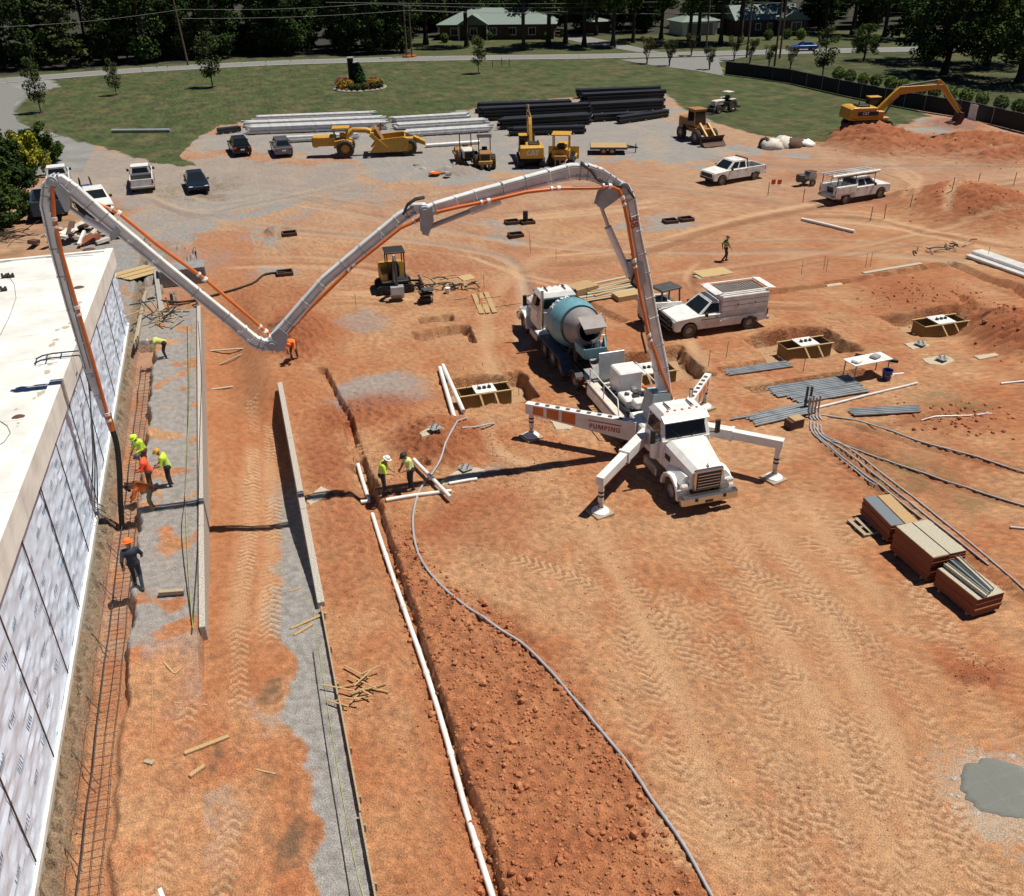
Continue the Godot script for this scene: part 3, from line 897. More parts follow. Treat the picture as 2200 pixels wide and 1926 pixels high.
func build_roads():
	var mb := MB.new()
	var ln := MB.new()
	var prev := Vector2.ZERO
	var xs := []
	for k in 90: xs.append(-140.0 + k * 4.0)
	for k in xs.size():
		var x: float = xs[k]
		var c := Vector2(x, (road_z(x - 4.0) + road_z(x) + road_z(x + 4.0)) / 3.0)
		if k > 0:
			var d := (c - prev).normalized()
			var s := Vector2(-d.y, d.x) * 3.1
			var a := Vector3(prev.x - s.x, 0.06, prev.y - s.y); var b := Vector3(prev.x + s.x, 0.06, prev.y + s.y)
			var e := Vector3(c.x + s.x, 0.06, c.y + s.y); var f := Vector3(c.x - s.x, 0.06, c.y - s.y)
			var dn := Vector3(0, -0.09, 0)
			mb.hexa([a + dn, b + dn, e + dn, f + dn, a, b, e, f])
			for w in [-2.75, 2.75]:
				var s2 := Vector2(-d.y, d.x)
				var u: Vector2 = s2 * (w - 0.06); var v: Vector2 = s2 * (w + 0.06)
				ln.f4(Vector3(prev.x + u.x, 0.066, prev.y + u.y), Vector3(prev.x + v.x, 0.066, prev.y + v.y), Vector3(c.x + v.x, 0.066, c.y + v.y), Vector3(c.x + u.x, 0.066, c.y + u.y), Vector3(c.x, -5, c.y))
		prev = c
	var rd := structure(mb, "road", M["asphalt"])
	put(ln, "edge_line", M["paint_line"], rd)
	var dp := PackedVector2Array()
	for q in [[-120, 178], [0, 174], [64, 200], [34, 218], [27, 236], [36, 262], [78, 281], [130, 293], [60, 302], [0, 298], [-120, 290]]: dp.append(G2(q[0], q[1]))
	var dl := MB.new(); var dt := Geometry2D.triangulate_polygon(dp)
	for k in range(0, dt.size(), 3): dl.f3(Vector3(dp[dt[k]].x, 0.04, dp[dt[k]].y), Vector3(dp[dt[k + 1]].x, 0.04, dp[dt[k + 1]].y), Vector3(dp[dt[k + 2]].x, 0.04, dp[dt[k + 2]].y), Vector3(-30, -50, -140))
	structure(dl, "driveway", M["asphalt"])
	var dw := MB.new()
	var P := [[1330, 128], [1620, 119], [1545, 134], [1556, 163], [1490, 151], [1400, 140]]
	var c0 := G(1480, 138, 0.05)
	for k in P.size():
		var a := G(P[k][0], P[k][1], 0.045); var b := G(P[(k + 1) % P.size()][0], P[(k + 1) % P.size()][1], 0.045)
		dw.f3(a, b, c0, c0 - Vector3(0, 5, 0))
	structure(dw, "driveway", M["asphalt"])
	var d2 := MB.new()
	var q := [G(1195, 78, 0.05), G(1270, 80, 0.05), G(1420, 112, 0.05), G(1370, 112, 0.05), G(1240, 90, 0.05)]
	for k in q.size(): d2.f3(q[k], q[(k + 1) % q.size()], G(1300, 96, 0.05), Vector3(60, -5, -160))
	structure(d2, "driveway", M["asphalt"])

# ---------------------------------------------------------------- building on the left
func wall_top(z: float) -> float:
	return 5.0 + 0.0615 * (z + 53.0)
func wrap_texture() -> ImageTexture:
	var im := Image.create(512, 512, false, Image.FORMAT_RGB8)
	im.fill(Color(0.92, 0.945, 1.0))
	var R := RandomNumberGenerator.new(); R.seed = 4
	for ry in 4:
		for rx in 3:
			var ox := rx * 170 + 30 + (ry % 2) * 60
			var oy := ry * 128 + 40
			var ink := Color(0.36, 0.44, 0.55) if (rx + ry) % 3 else Color(0.30, 0.52, 0.62)
			var x := ox
			for k in 5:                       # strokes of unreadable print
				var w := R.randi_range(6, 11)
				im.fill_rect(Rect2i(x % 500, oy, 5, 22), ink)
				im.fill_rect(Rect2i(x % 500, oy + R.randi_range(0, 16), w, 4), ink)
				if R.randf() < 0.6: im.fill_rect(Rect2i((x + w - 3) % 500, oy + 6, 4, 16), ink)
				x += w + 5
			im.fill_rect(Rect2i(ox % 440, oy + 28, 46, 3), ink.lightened(0.3))
	return tex(im)
func build_building():
	var b := thing("warehouse", "low white building with flat roof, sloping parapet and printed wrap on its wall", "building", Vector3(-7.2, 0, -30))
	var zo := -30.0
	var wm := StandardMaterial3D.new()
	wm.albedo_texture = wrap_texture()
	wm.albedo_color = Color(0.91, 0.96, 1.0)
	wm.roughness = 0.35
	# wrap in sheets, two courses, wrinkled
	var nz := FastNoiseLite.new(); nz.seed = 31; nz.frequency = 0.9; nz.fractal_octaves = 4; nz.fractal_type = FastNoiseLite.FRACTAL_RIDGED
	var cuts := [-52.6, -46.2, -39.5, -33.0, -26.4, -19.9, -13.2, -6.0, 4.0]
	for course in 2:
		for k in cuts.size() - 1:
			var mb := MB.new()
			var z0: float = cuts[k] + (0.0 if course == 0 else 0.0)
			var z1: float = cuts[k + 1] + (0.03 if k < cuts.size() - 2 else 0.0)
			var nu := 46; var nv := 18
			var P := []
			for j in nv + 1:
				var row := []
				for i in nu + 1:
					var z := lerpf(z0, z1, float(i) / nu)
					var yb := 0.62 if course == 0 else 0.62 + (wall_top(z) - 1.5) * 0.52
					var yt := 0.62 + (wall_top(z) - 1.5) * 0.52 + 0.06 if course == 0 else wall_top(z) - 0.12
					var y := lerpf(yb, yt, float(j) / nv)
					var w := nz.get_noise_2d(z * 0.45 + y * 0.2, y * 1.5 - z * 0.25)
					var x := (0.012 if course == 1 else 0.0) + 0.05 * w + 0.02 * (k % 2)
					row.append(Vector3(x, y, z - zo))
				P.append(row)
			for j in nv:
				for i in nu:
					var a: Vector3 = P[j][i]; var c: Vector3 = P[j][i + 1]; var d: Vector3 = P[j + 1][i + 1]; var e: Vector3 = P[j + 1][i]
					var m := (d - a).cross(e - c).normalized()
					if m.x < 0: m = -m
					for q in ([[a, d, c], [a, e, d]] if (c - a).cross(d - a).dot(m) > 0.0 else [[a, c, d], [a, d, e]]):
						for p in q:
							mb.v.append(p); mb.n.append(m); mb.uv.append(Vector2(p.z, -p.y) * 0.24)
			put(mb, "wrap_sheet", wm, b)
	for z in [-50.3, -46.2, -42.6, -39.5, -36.2, -33.0, -29.6, -26.4, -23.2, -19.9, -16.6, -13.2]:   # battens over the seams
		var mb := MB.new()
		mb.beam(Vector3(0.07, 0.8, z - zo), Vector3(0.07, wall_top(z) - 1.0, z - zo), 0.035, 0.03, Vector3.RIGHT)
		put(mb, "batten", M["brown"], b)
	var core := MB.new()
	core.hexa([Vector3(-13, -0.4, -22.5), Vector3(-0.08, -0.4, -22.5), Vector3(-0.08, -0.4, 34), Vector3(-13, -0.4, 34), Vector3(-13, wall_top(-52.5) - 0.3, -22.5), Vector3(-0.08, wall_top(-52.5) - 0.3, -22.5), Vector3(-0.08, wall_top(4) - 0.3, 34), Vector3(-13, wall_top(4) - 0.3, 34)])
	put(core, "wall", M["concrete"], b)
	var tm := MB.new()
	tm.bb(Vector3(0.07, 0.60, 5.5), Vector3(0.10, 0.22, 56.2), 0.02)
	put(tm, "base_trim", M["pvc"], b)
	for k in 8:
		var sb := MB.new()
		sb.bb(Vector3(0.03, 0.22, -19 + k * 7.0), Vector3(0.08, 0.52, 6.9), 0.01)
		put(sb, "sheathing_board", M["formpale"], b)
	# roof deck and parapet follow the fall of the roof
	var rf := MB.new()
	var za := -52.6; var zb := 4.0
	rf.hexa([Vector3(-13, wall_top(za) - 0.3, za - zo), Vector3(-0.25, wall_top(za) - 0.3, za - zo), Vector3(-0.25, wall_top(zb) - 0.3, zb - zo), Vector3(-13, wall_top(zb) - 0.3, zb - zo), Vector3(-13, wall_top(za) - 0.13, za - zo), Vector3(-0.25, wall_top(za) - 0.13, za - zo), Vector3(-0.25, wall_top(zb) - 0.13, zb - zo), Vector3(-13, wall_top(zb) - 0.13, zb - zo)])
	var roof := put(rf, "roof", M["roof"], b)
	var sm := MB.new()
	for k in 17:
		var z := -51.0 + k * 3.05
		sm.hexa([Vector3(-13, wall_top(z) - 0.131, z - zo), Vector3(-0.4, wall_top(z) - 0.131, z - zo), Vector3(-0.4, wall_top(z) - 0.131, z - zo + 0.12), Vector3(-13, wall_top(z) - 0.131, z - zo + 0.12), Vector3(-13, wall_top(z) - 0.115, z - zo), Vector3(-0.4, wall_top(z) - 0.115, z - zo), Vector3(-0.4, wall_top(z) - 0.115, z - zo + 0.12), Vector3(-13, wall_top(z) - 0.115, z - zo + 0.12)])
	put(sm, "membrane_seam", M["roof"], roof)
	var cz := [za - 0.1, -45.0, -38.0, -31.0, -24.0, -17.0, -10.0, zb]
	for k in cz.size() - 1:
		var p := MB.new()
		var a: float = cz[k]; var c: float = cz[k + 1] - 0.012
		var ya := wall_top(a); var yc := wall_top(c)
		p.hexa([Vector3(-0.22, ya - 0.35, a - zo), Vector3(0.20, ya - 0.35, a - zo), Vector3(0.20, yc - 0.35, c - zo), Vector3(-0.22, yc - 0.35, c - zo), Vector3(-0.22, ya, a - zo), Vector3(0.20, ya, a - zo), Vector3(0.20, yc, c - zo), Vector3(-0.22, yc, c - zo)])
		p.hexa([Vector3(0.10, ya - 0.95, a - zo), Vector3(0.19, ya - 0.95, a - zo), Vector3(0.19, yc - 0.95, c - zo), Vector3(0.10, yc - 0.95, c - zo), Vector3(0.10, ya - 0.30, a - zo), Vector3(0.19, ya - 0.30, a - zo), Vector3(0.19, yc - 0.30, c - zo), Vector3(0.10, yc - 0.30, c - zo)])
		put(p, "parapet", M["parapet"], b)
	var lip := MB.new()
	lip.box(Vector3(-6.7, wall_top(za) - 0.09, za - zo + 0.05), Vector3(12.9, 0.12, 0.24))
	put(lip, "roof_edge", M["parapet"], b)
	# drains, stains of dirt that washed to them, cables
	var dirt := StandardMaterial3D.new()
	dirt.albedo_color = lin(0.40, 0.35, 0.27)
	dirt.roughness = 0.95
	for q in [[38, 895, 0.22], [190, 535, 0.35], [168, 617, 0.28]]:
		var p := GP(q[0], q[1], Vector3(-7.2, wall_top(-53.0) - 0.1, -53), Vector3(0, 1, -0.0615).normalized())
		var dr := MB.new()
		dr.lathe([[0.001, 0.03], [q[2] * 0.4, 0.03], [q[2] * 0.75, 0.015], [q[2], -0.02]], Vector3.ZERO, Vector3.UP, 14)
		var o := put(dr, "roof_drain", M["brown"], b)
		o.position = p - b.position + Vector3(0, -0.02, 0)
	var R := RandomNumberGenerator.new(); R.seed = 8
	for q in [[150, 690, 7], [120, 740, 6], [100, 790, 6], [88, 830, 5], [40, 900, 4]]:
		for k in q[2]:
			var p := GP(q[0] + R.randfn(0, 7), q[1] + R.randfn(0, 14), Vector3(-7.2, wall_top(-53.0) - 0.13, -53), Vector3(0, 1, -0.0615).normalized())
			if p.x > -7.5: continue
			var st := MB.new()
			var n := 9
			var rr := R.randf_range(0.03, 0.14)
			var ring := []
			for i in n:
				var rad := rr * R.randf_range(0.5, 1.3)
				ring.append(Vector3(cos(TAU * i / n) * rad, sin(TAU * i / n) * rad * 1.6 * 0.0615, sin(TAU * i / n) * rad * 1.6))
			for i in n: st.f3(Vector3(0, 0.004, 0), ring[i], ring[(i + 1) % n], Vector3(0, -1, 0))
			var o := put(st, "dirt_patch", dirt, roof)
			o.position = p - b.position + Vector3(0, 0.006 + 0.0007 * k, 0)
	var rp := Vector3(-7.2, wall_top(-53.0) - 0.11, -53); var rn := Vector3(0, 1, -0.0615).normalized()
	for line in [[[0, 565], [60, 555], [140, 552], [200, 548]], [[0, 720], [20, 680], [34, 640], [30, 610], [15, 590]], [[0, 905], [15, 915], [22, 930], [8, 950], [0, 955]]]:
		var pts := []
		for q in line: pts.append(GP(q[0], q[1], rp, rn))
		var mb := MB.new()
		mb.tube(pts, 0.012, 5)
		solo(mb, "roof_cable", M["grey"], ["thin grey cable lying along far edge of white roof", "looped grey cable beside black pipe stands on white roof", "short grey cable coiled next to brown roof drain"][names.get("roof_cable", -1) + 1], "cable")
	for q in [[10, 597], [24, 596], [8, 625]]:
		var mb := MB.new()
		mb.bb(Vector3(0, 0.07, 0), Vector3(0.3, 0.14, 0.16), 0.02)
		mb.cyl(Vector3(-0.09, 0.1, 0), Vector3(-0.09, 0.24, 0), 0.05)
		mb.cyl(Vector3(0.09, 0.1, 0), Vector3(0.09, 0.2, 0), 0.05)
		solo(mb, "pipe_stand", M["black"], "small black pipe stand sitting on the white roof", "pipe stand", "pipe stands on the roof", GP(q[0], q[1], rp, rn), 0.2)
	# ladder hook lying over the parapet
	var hk := MB.new()
	var c0 := GP(150, 762, Vector3(-7.2, wall_top(-35.0) + 0.05, -35), Vector3.UP)
	for dz in [-0.22, 0.22]:
		hk.tube([c0 + Vector3(0.42, -1.5, dz), c0 + Vector3(0.38, -0.1, dz), c0 + Vector3(0.33, 0.02, dz), c0 + Vector3(-0.6, 0.04, dz), c0 + Vector3(-1.0, 0.0, dz), c0 + Vector3(-1.25, -0.10, dz)], 0.028, 6)
	for q in [[0.42, -0.8], [0.36, -0.02], [-0.3, 0.04], [-0.8, 0.03], [-1.2, -0.08]]: hk.tube([c0 + Vector3(q[0], q[1], -0.22), c0 + Vector3(q[0], q[1], 0.22)], 0.024, 6)
	solo(hk, "ladder_hook", M["darkblue"], "dark ladder hook bent over the white parapet", "ladder hook")
	# ropes hanging from it down the wrapped wall
	for k in 3:
		var rp2 := MB.new()
		var t0 := c0 + Vector3(0.44, -0.9, -0.2 + k * 0.2)
		var e0 := GP(196 + k * 7, 1075 + k * 14, Vector3(-6.98, 0, 0), Vector3.RIGHT)
		rp2.tube([t0, t0.lerp(e0, 0.33) + Vector3(0.03, -0.05, 0.03 * k), t0.lerp(e0, 0.66) + Vector3(0.06, -0.1, -0.03), e0, e0 + Vector3(0.35, -0.3, 0.1)], 0.022, 5)
		solo(rp2, "rope", M["black"], "black rope hanging down the wrapped wall from the ladder hook", "rope", "ropes on the wrapped wall")

# ---------------------------------------------------------------- foundation walls of the new extension
func build_walls():
	var w1 := thing("foundation_wall", "pale concrete foundation wall holding back the grey gravel pad", "wall", Vector3(-3.32, 0, -39.5))
	for k in 5:
		var mb := MB.new()
		mb.bb(Vector3(0, -0.76, -12.05 + k * 6.02), Vector3(0.2, 2.6, 6.0), 0.012)
		put(mb, "wall_panel", M["wallcrete"], w1)
	var w2 := thing("foundation_wall", "narrow concrete foundation wall between sunken clay strip and pipe trench", "wall", Vector3(0.5, 0, -33.9))
	for k in 3:
		var mb := MB.new()
		mb.bb(Vector3(0, -1.02, -5.98 + k * 5.99), Vector3(0.24, 2.5, 5.97), 0.012)
		put(mb, "wall_panel", M["wallcrete"], w2)
	var a := G(334, 582, 0.55); var c := G(350, 692, 0.55)
	var w3 := thing("foundation_wall", "short pale concrete wall stub behind the gravel pad beside grey container", "wall", (a + c) * 0.5 * Vector3(1, 0, 1), yaw_of(c - a))
	var L := (c - a).length()
	var m3 := MB.new(); m3.bb(Vector3(0, 0.0, 0), Vector3(L, 1.3, 0.28), 0.015); put(m3, "wall_panel", M["concrete"], w3)
	var m4 := MB.new(); m4.bb(Vector3(-0.4, -0.1, 0.45), Vector3(L * 0.8, 0.25, 0.5), 0.02); put(m4, "footing", M["palecrete"], w3)
	# edge boards that carry the line on towards the camera
	for k in 4:
		var mb := MB.new()
		var o := Vector3(0.48 + 0.02 * (k % 2), 0.10, -22.6 + k * 4.3)
		mb.bb(Vector3(0, 0, 0), Vector3(0.05, 0.24, 4.25), 0.008)
		for q in 3: mb.box(Vector3(0.06, -0.02, -1.7 + q * 1.7), Vector3(0.05, 0.35, 0.06))
		solo(mb, "edge_board", M["woodgrey"], "weathered form board staked on edge along the gravel strip", "form board", "form boards along the gravel strip", o)
	# lines and cables
	var ls := [["black", 0.018, [[672, 1400], [700, 1600], [752, 1926]], 0.05, "black cable running along the grey gravel strip"], ["twine", 0.009, [[665, 1250], [690, 1430], [720, 1620], [757, 1830], [780, 1926]], 0.06, "yellow string line stretched over the gravel strip"], ["black", 0.014, [[402, 700], [404, 850], [398, 1050], [390, 1150], [412, 1340]], 0.56, "black cord laid along the gravel pad"], ["twine", 0.010, [[412, 690], [407, 860], [398, 1030], [403, 1200], [414, 1350]], 0.57, "yellow string line along the gravel pad edge"], ["wood", 0.010, [[332, 1420], [325, 1600], [312, 1780], [303, 1926]], 0.04, "tan string lying across bare clay near reinforcement trench"], ["black", 0.02, [[425, 690], [432, 800], [430, 900], [427, 1000], [424, 1180], [412, 1360]], 0.54, "dark cord along top of the pale foundation wall"]]
	for l in ls:
		var pts := []
		for q in l[2]: pts.append(G2(q[0], q[1], l[3]))
		var P := smooth_path(pts, 0.6)
		var tp := []
		for p in P: tp.append(Vector3(p.x, l[3] if l[3] > 0.3 else ground_y(p.x, p.y) + 0.02, p.y))
		var mb := MB.new(); mb.tube(tp, l[1], 5)
		solo(mb, "string_line" if l[0] != "black" else "cable", M[l[0]], l[4], "string line" if l[0] != "black" else "cable")
	# reinforcement in the trench beside the building
	var cg := thing("reinforcement_cage", "long mat of dark steel bars lying in trench beside wrapped wall", "rebar", Vector3(-6.2, 0.02, -30))
	for q in [[-0.45, 0.0], [-0.12, 0.02], [0.12, 0.0], [0.38, 0.03]]:
		var mb := MB.new()
		var pts := []
		for k in 24: pts.append(Vector3(q[0] + rng.randf_range(-0.03, 0.03), q[1] + (0.05 if q[0] == -0.12 else 0.0), -17.5 + k * 1.45))
		mb.tube(pts, 0.009 if q[0] != -0.12 else 0.02, 5)
		put(mb, "long_bar", M["rebar"], cg)
	var tie := MB.new()
	tie.tube([Vector3(-0.28, 0, 0), Vector3(0.42, 0.01, 0.02), Vector3(0.46, -0.1, 0.02)], 0.008, 4)
	var tie_m := tie.mesh()
	for k in 128:
		var o := put(tie_m, "tie_bar", M["rebar"], cg)
		o.position = Vector3(rng.randf_range(-0.10, 0.08), 0.012, -17.3 + k * 0.262 + rng.randf_range(-0.07, 0.07))
		o.rotation.y = rng.randf_range(-0.16, 0.16)
		o.scale.x = rng.randf_range(0.75, 1.1)
	for k in 7:
		var mb := MB.new()
		mb.tube([Vector3(-0.75, 0.3, 0), Vector3(-0.3, 0.06, 0.7), Vector3(0.0, 0.03, 1.2)], 0.013, 4)
		var o := put(mb, "dowel", M["rebar"], cg)
		o.position = Vector3(rng.randf_range(-0.1, 0.1), 0, -4 + k * 2.7)

# ---------------------------------------------------------------- trees
func leaves(mb: MB, c: Vector3, r: Vector3, n: int, s: float, cols, R: RandomNumberGenerator, shell := 0.55):
	mb.uc = true
	for k in n:
		var d := Vector3(R.randfn(), R.randfn(), R.randfn()).normalized()
		var p := c + d * r * (1.0 - shell * R.randf() * R.randf()) * R.randf_range(0.85, 1.06)
		var nn := (d + Vector3(R.randfn(), R.randfn() + 0.5, R.randfn()) * 0.8).normalized()
		var u := nn.cross(Vector3(R.randfn(), R.randfn(), R.randfn())).normalized() * s * R.randf_range(0.6, 1.25)
		var w := nn.cross(u).normalized() * s * R.randf_range(0.35, 0.7)
		var a: Color = cols[R.randi() % cols.size()]
		mb.col = a * R.randf_range(0.75, 1.25)
		mb.t(p - u, p + w, p + u, nn, nn, nn)
		mb.t(p - u, p + u * 0.9, p - w, nn, nn, nn)
func tree_proto(kind: String, seed_: int) -> Array:
	var R := RandomNumberGenerator.new(); R.seed = seed_
	var tr := MB.new(); var cr := MB.new()
	var dk := [Color(0.022, 0.042, 0.014), Color(0.034, 0.062, 0.018), Color(0.05, 0.085, 0.024), Color(0.03, 0.05, 0.022)]
	if kind == "forest":
		tr.tube([Vector3.ZERO, Vector3(0.1, 4, 0.1), Vector3(-0.1, 9, 0), Vector3(0, 14, 0)], 0.26, 7)
		tr.cyl(Vector3(0, -0.2, 0), Vector3(0, 1.2, 0), 0.42, 0.27, 8)
		for k in 34:
			var h := R.randf_range(0.8, 15.5)
			var rad := 3.9 * sin(clampf((h + 1.2) / 17.0, 0.08, 1.0) * PI) ** 0.6
			var a := R.randf() * TAU
			var c := Vector3(cos(a) * rad * R.randf_range(0.35, 0.85), h, sin(a) * rad * R.randf_range(0.35, 0.85))
			leaves(cr, c, Vector3(R.randf_range(1.1, 1.9), R.randf_range(0.8, 1.4), R.randf_range(1.1, 1.9)), 150, 0.30, dk, R)
			tr.tube([Vector3(0, h - 1.0, 0), c], 0.06, 4)
	elif kind == "pine":
		tr.tube([Vector3.ZERO, Vector3(0.05, 7, 0), Vector3(0, 16, 0)], 0.2, 7)
		var cols := [Color(0.022, 0.036, 0.016), Color(0.035, 0.052, 0.022), Color(0.05, 0.058, 0.03)]
		for k in 62:
			var h := R.randf_range(1.0, 15.5)
			var rad := 3.6 * (1.0 - h / 17.5) + 0.4
			var a := k * 2.4
			var e := Vector3(cos(a) * rad, h - 0.5, sin(a) * rad)
			tr.tube([Vector3(0, h, 0), e], 0.045, 4)
			for q in 4: leaves(cr, Vector3(0, h, 0).lerp(e, 0.3 + q * 0.24), Vector3(0.75, 0.22, 0.75), 26, 0.3, cols, R, 0.9)
	elif kind == "tall":              # bare lower trunk, high crown
		tr.tube([Vector3.ZERO, Vector3(0.1, 5, 0.05), Vector3(-0.1, 11, 0), Vector3(0, 17, 0)], 0.34, 8)
		tr.cyl(Vector3(0, -0.2, 0), Vector3(0, 1.5, 0), 0.6, 0.35, 8)
		for k in 26:
			var h := R.randf_range(6.0, 18.0)
			var a := R.randf() * TAU
			var rad := 3.8 * sin(clampf((h - 4.5) / 15.0, 0.1, 1.0) * PI) ** 0.6
			var c := Vector3(cos(a) * rad * 0.8, h, sin(a) * rad * 0.8)
			tr.tube([Vector3(0, h - 1.5, 0), c], 0.07, 4)
			leaves(cr, c, Vector3(1.6, 1.1, 1.6), 110, 0.34, dk, R)
	elif kind == "oak":               # broad shade tree, crown almost to the ground
		tr.tube([Vector3.ZERO, Vector3(0.1, 2.2, 0.1), Vector3(0, 5, 0), Vector3(0, 9, 0)], 0.36, 8)
		tr.cyl(Vector3(0, -0.2, 0), Vector3(0, 1.3, 0), 0.62, 0.38, 9)
		for k in 60:
			var h := R.randf_range(2.6, 12.5)
			var rad := 6.3 * sin(clampf((h - 0.6) / 13.0, 0.1, 1.0) * PI) ** 0.55
			var a := R.randf() * TAU
			var c := Vector3(cos(a) * rad * R.randf_range(0.4, 0.95), h, sin(a) * rad * R.randf_range(0.4, 0.95))
			tr.tube([Vector3(0, h * 0.55 + 0.8, 0), c * Vector3(0.5, 1, 0.5), c], 0.07, 4)
			leaves(cr, c, Vector3(R.randf_range(1.0, 1.7), R.randf_range(0.7, 1.2), R.randf_range(1.0, 1.7)), 130, 0.26, [Color(0.018, 0.034, 0.012), Color(0.03, 0.055, 0.017), Color(0.045, 0.08, 0.022)], R)
	elif kind == "young":             # lawn tree about 5 m high
		tr.tube([Vector3.ZERO, Vector3(0.02, 1.6, 0), Vector3(-0.03, 3.4, 0), Vector3(0, 5.4, 0)], 0.07, 6)
		for k in 22:
			var h := R.randf_range(1.5, 5.7)
			var rad := 1.35 * sin(clampf((h - 1.0) / 5.0, 0.12, 1.0) * PI) ** 0.7
			var a := R.randf() * TAU
			var c := Vector3(cos(a) * rad * 0.7, h, sin(a) * rad * 0.7)
			tr.tube([Vector3(0, h - 0.6, 0), c], 0.025, 4)
			leaves(cr, c, Vector3(0.55, 0.5, 0.55), 85, 0.13, [Color(0.035, 0.055, 0.02), Color(0.06, 0.085, 0.03), Color(0.045, 0.06, 0.026)], R)
	elif kind == "vase":              # several stems, leafy top
		for k in 5:
			var a := TAU * k / 5.0
			tr.tube([Vector3(0, 0, 0), Vector3(cos(a) * 0.15, 1.0, sin(a) * 0.15), Vector3(cos(a) * 0.7, 2.6, sin(a) * 0.7)], 0.045, 5)
		tr.cyl(Vector3(0, -0.1, 0), Vector3(0, 0.7, 0), 0.13, 0.09, 7)
		for k in 16:
			var a := R.randf() * TAU
			var h := R.randf_range(1.5, 3.5)
			var rad := 0.35 + (h - 1.5) * 0.42
			leaves(cr, Vector3(cos(a) * rad * 0.8, h, sin(a) * rad * 0.8), Vector3(0.42, 0.42, 0.42), 70, 0.11, [Color(0.04, 0.05, 0.022), Color(0.055, 0.065, 0.028), Color(0.05, 0.04, 0.025)], R)
	elif kind == "bush":              # clipped round shrub, 1 m across
		tr.cyl(Vector3.ZERO, Vector3(0, 0.4, 0), 0.05, 0.04, 6)
		leaves(cr, Vector3(0, 0.52, 0), Vector3(0.5, 0.5, 0.5), 900, 0.07, [Color(0.05, 0.085, 0.02), Color(0.035, 0.065, 0.018), Color(0.07, 0.105, 0.028)], R, 0.3)
	elif kind == "juniper":
		tr.cyl(Vector3.ZERO, Vector3(0, 1.5, 0), 0.12, 0.06, 6)
		for k in 36:
			var a := R.randf() * TAU
			var h := R.randf_range(0.3, 2.6)
			var rad := 1.75 * (1.0 - h / 4.2) * R.randf_range(0.5, 1.0)
			var c := Vector3(cos(a) * rad, h, sin(a) * rad)
			tr.tube([Vector3(0, h * 0.4, 0), c], 0.03, 4)
			for q in 3: leaves(cr, c + Vector3(cos(a), 0.6, sin(a)) * q * 0.2, Vector3(0.3, 0.28, 0.3), 60, 0.11, [Color(0.02, 0.036, 0.012), Color(0.03, 0.055, 0.016), Color(0.04, 0.07, 0.02)], R, 0.5)
	elif kind == "golden":
		tr.cyl(Vector3.ZERO, Vector3(0, 1.2, 0), 0.1, 0.05, 6)
		for k in 24:
			var a := R.randf() * TAU
			var h := R.randf_range(0.4, 2.3)
			var rad := 1.3 * (1.0 - h / 3.8) * R.randf_range(0.5, 1.0)
			var c := Vector3(cos(a) * rad, h, sin(a) * rad)
			for q in 3: leaves(cr, c + Vector3(cos(a), 0.7, sin(a)) * q * 0.2, Vector3(0.24, 0.26, 0.24), 50, 0.1, [Color(0.22, 0.22, 0.025), Color(0.13, 0.15, 0.022), Color(0.08, 0.10, 0.02)], R, 0.5)
	if seed_ > 900:
		for i in cr.c.size(): cr.c[i] = cr.c[i] * Color(1.75, 1.6, 1.3)
	return [tr.mesh(), cr.mesh()]
var PROTO := {}
func tree(kind: String, called: String, label: String, cat: String, at: Vector3, sc: Vector3, group := "", turn := -1.0) -> Node3D:
	if not PROTO.has(kind): PROTO[kind] = [tree_proto(kind, 1 + PROTO.size() * 7), tree_proto(kind, 900 + PROTO.size() * 13)]
	var o := thing(called, label, cat, at, turn if turn >= 0.0 else rng.randf() * TAU, group)
	o.scale = sc
	var p = PROTO[kind][rng.randi() % 2]
	put(p[0], "trunk", M["bark"], o)
	put(p[1], "crown", M["leaf"], o)
	return o

func hip_house(called, label, a: Vector3, c: Vector3, depth: float, eave: float, ridge: float, wall_m, roof_m) -> Node3D:
	var L := (c - a).length()
	var o := thing(called, label, "house", (a + c) * 0.5, yaw_of(c - a))
	var w := MB.new(); w.box(Vector3(0, eave * 0.5 - 0.1, -depth * 0.5), Vector3(L, eave + 0.2, depth)); put(w, "wall", wall_m, o)
	var r := MB.new()
	var e := 0.6
	var x0 := -L * 0.5 - e; var x1 := L * 0.5 + e; var z0 := e; var z1 := -depth - e
	var ra := Vector3(-L * 0.5 + depth * 0.5, ridge, -depth * 0.5); var rb := Vector3(L * 0.5 - depth * 0.5, ridge, -depth * 0.5)
	var A := Vector3(x0, eave, z0); var B := Vector3(x1, eave, z0); var C := Vector3(x1, eave, z1); var D := Vector3(x0, eave, z1)
	var ct := Vector3(0, eave, -depth * 0.5)
	r.f4(A, B, rb, ra, ct); r.f4(C, D, ra, rb, ct); r.f3(A, D, ra, ct); r.f3(B, C, rb, ct); r.f4(A, B, C, D, Vector3(0, 99, 0))
	put(r, "roof", roof_m, o)
	return o
func house_window(o: Node3D, x: float, y: float, z: float, w: float, h: float):
	var f := MB.new(); f.bb(Vector3(x, y, z), Vector3(w + 0.24, h + 0.24, 0.1), 0.02)
	var fr := put(f, "window", M["white"], o)
	var g := MB.new(); g.box(Vector3(x - w * 0.25, y, z + 0.055), Vector3(w * 0.46, h, 0.03)); put(g, "pane", M["glass"], fr)
	var g2 := MB.new(); g2.box(Vector3(x + w * 0.25, y, z + 0.055), Vector3(w * 0.46, h, 0.03)); put(g2, "pane", M["glass"], fr)

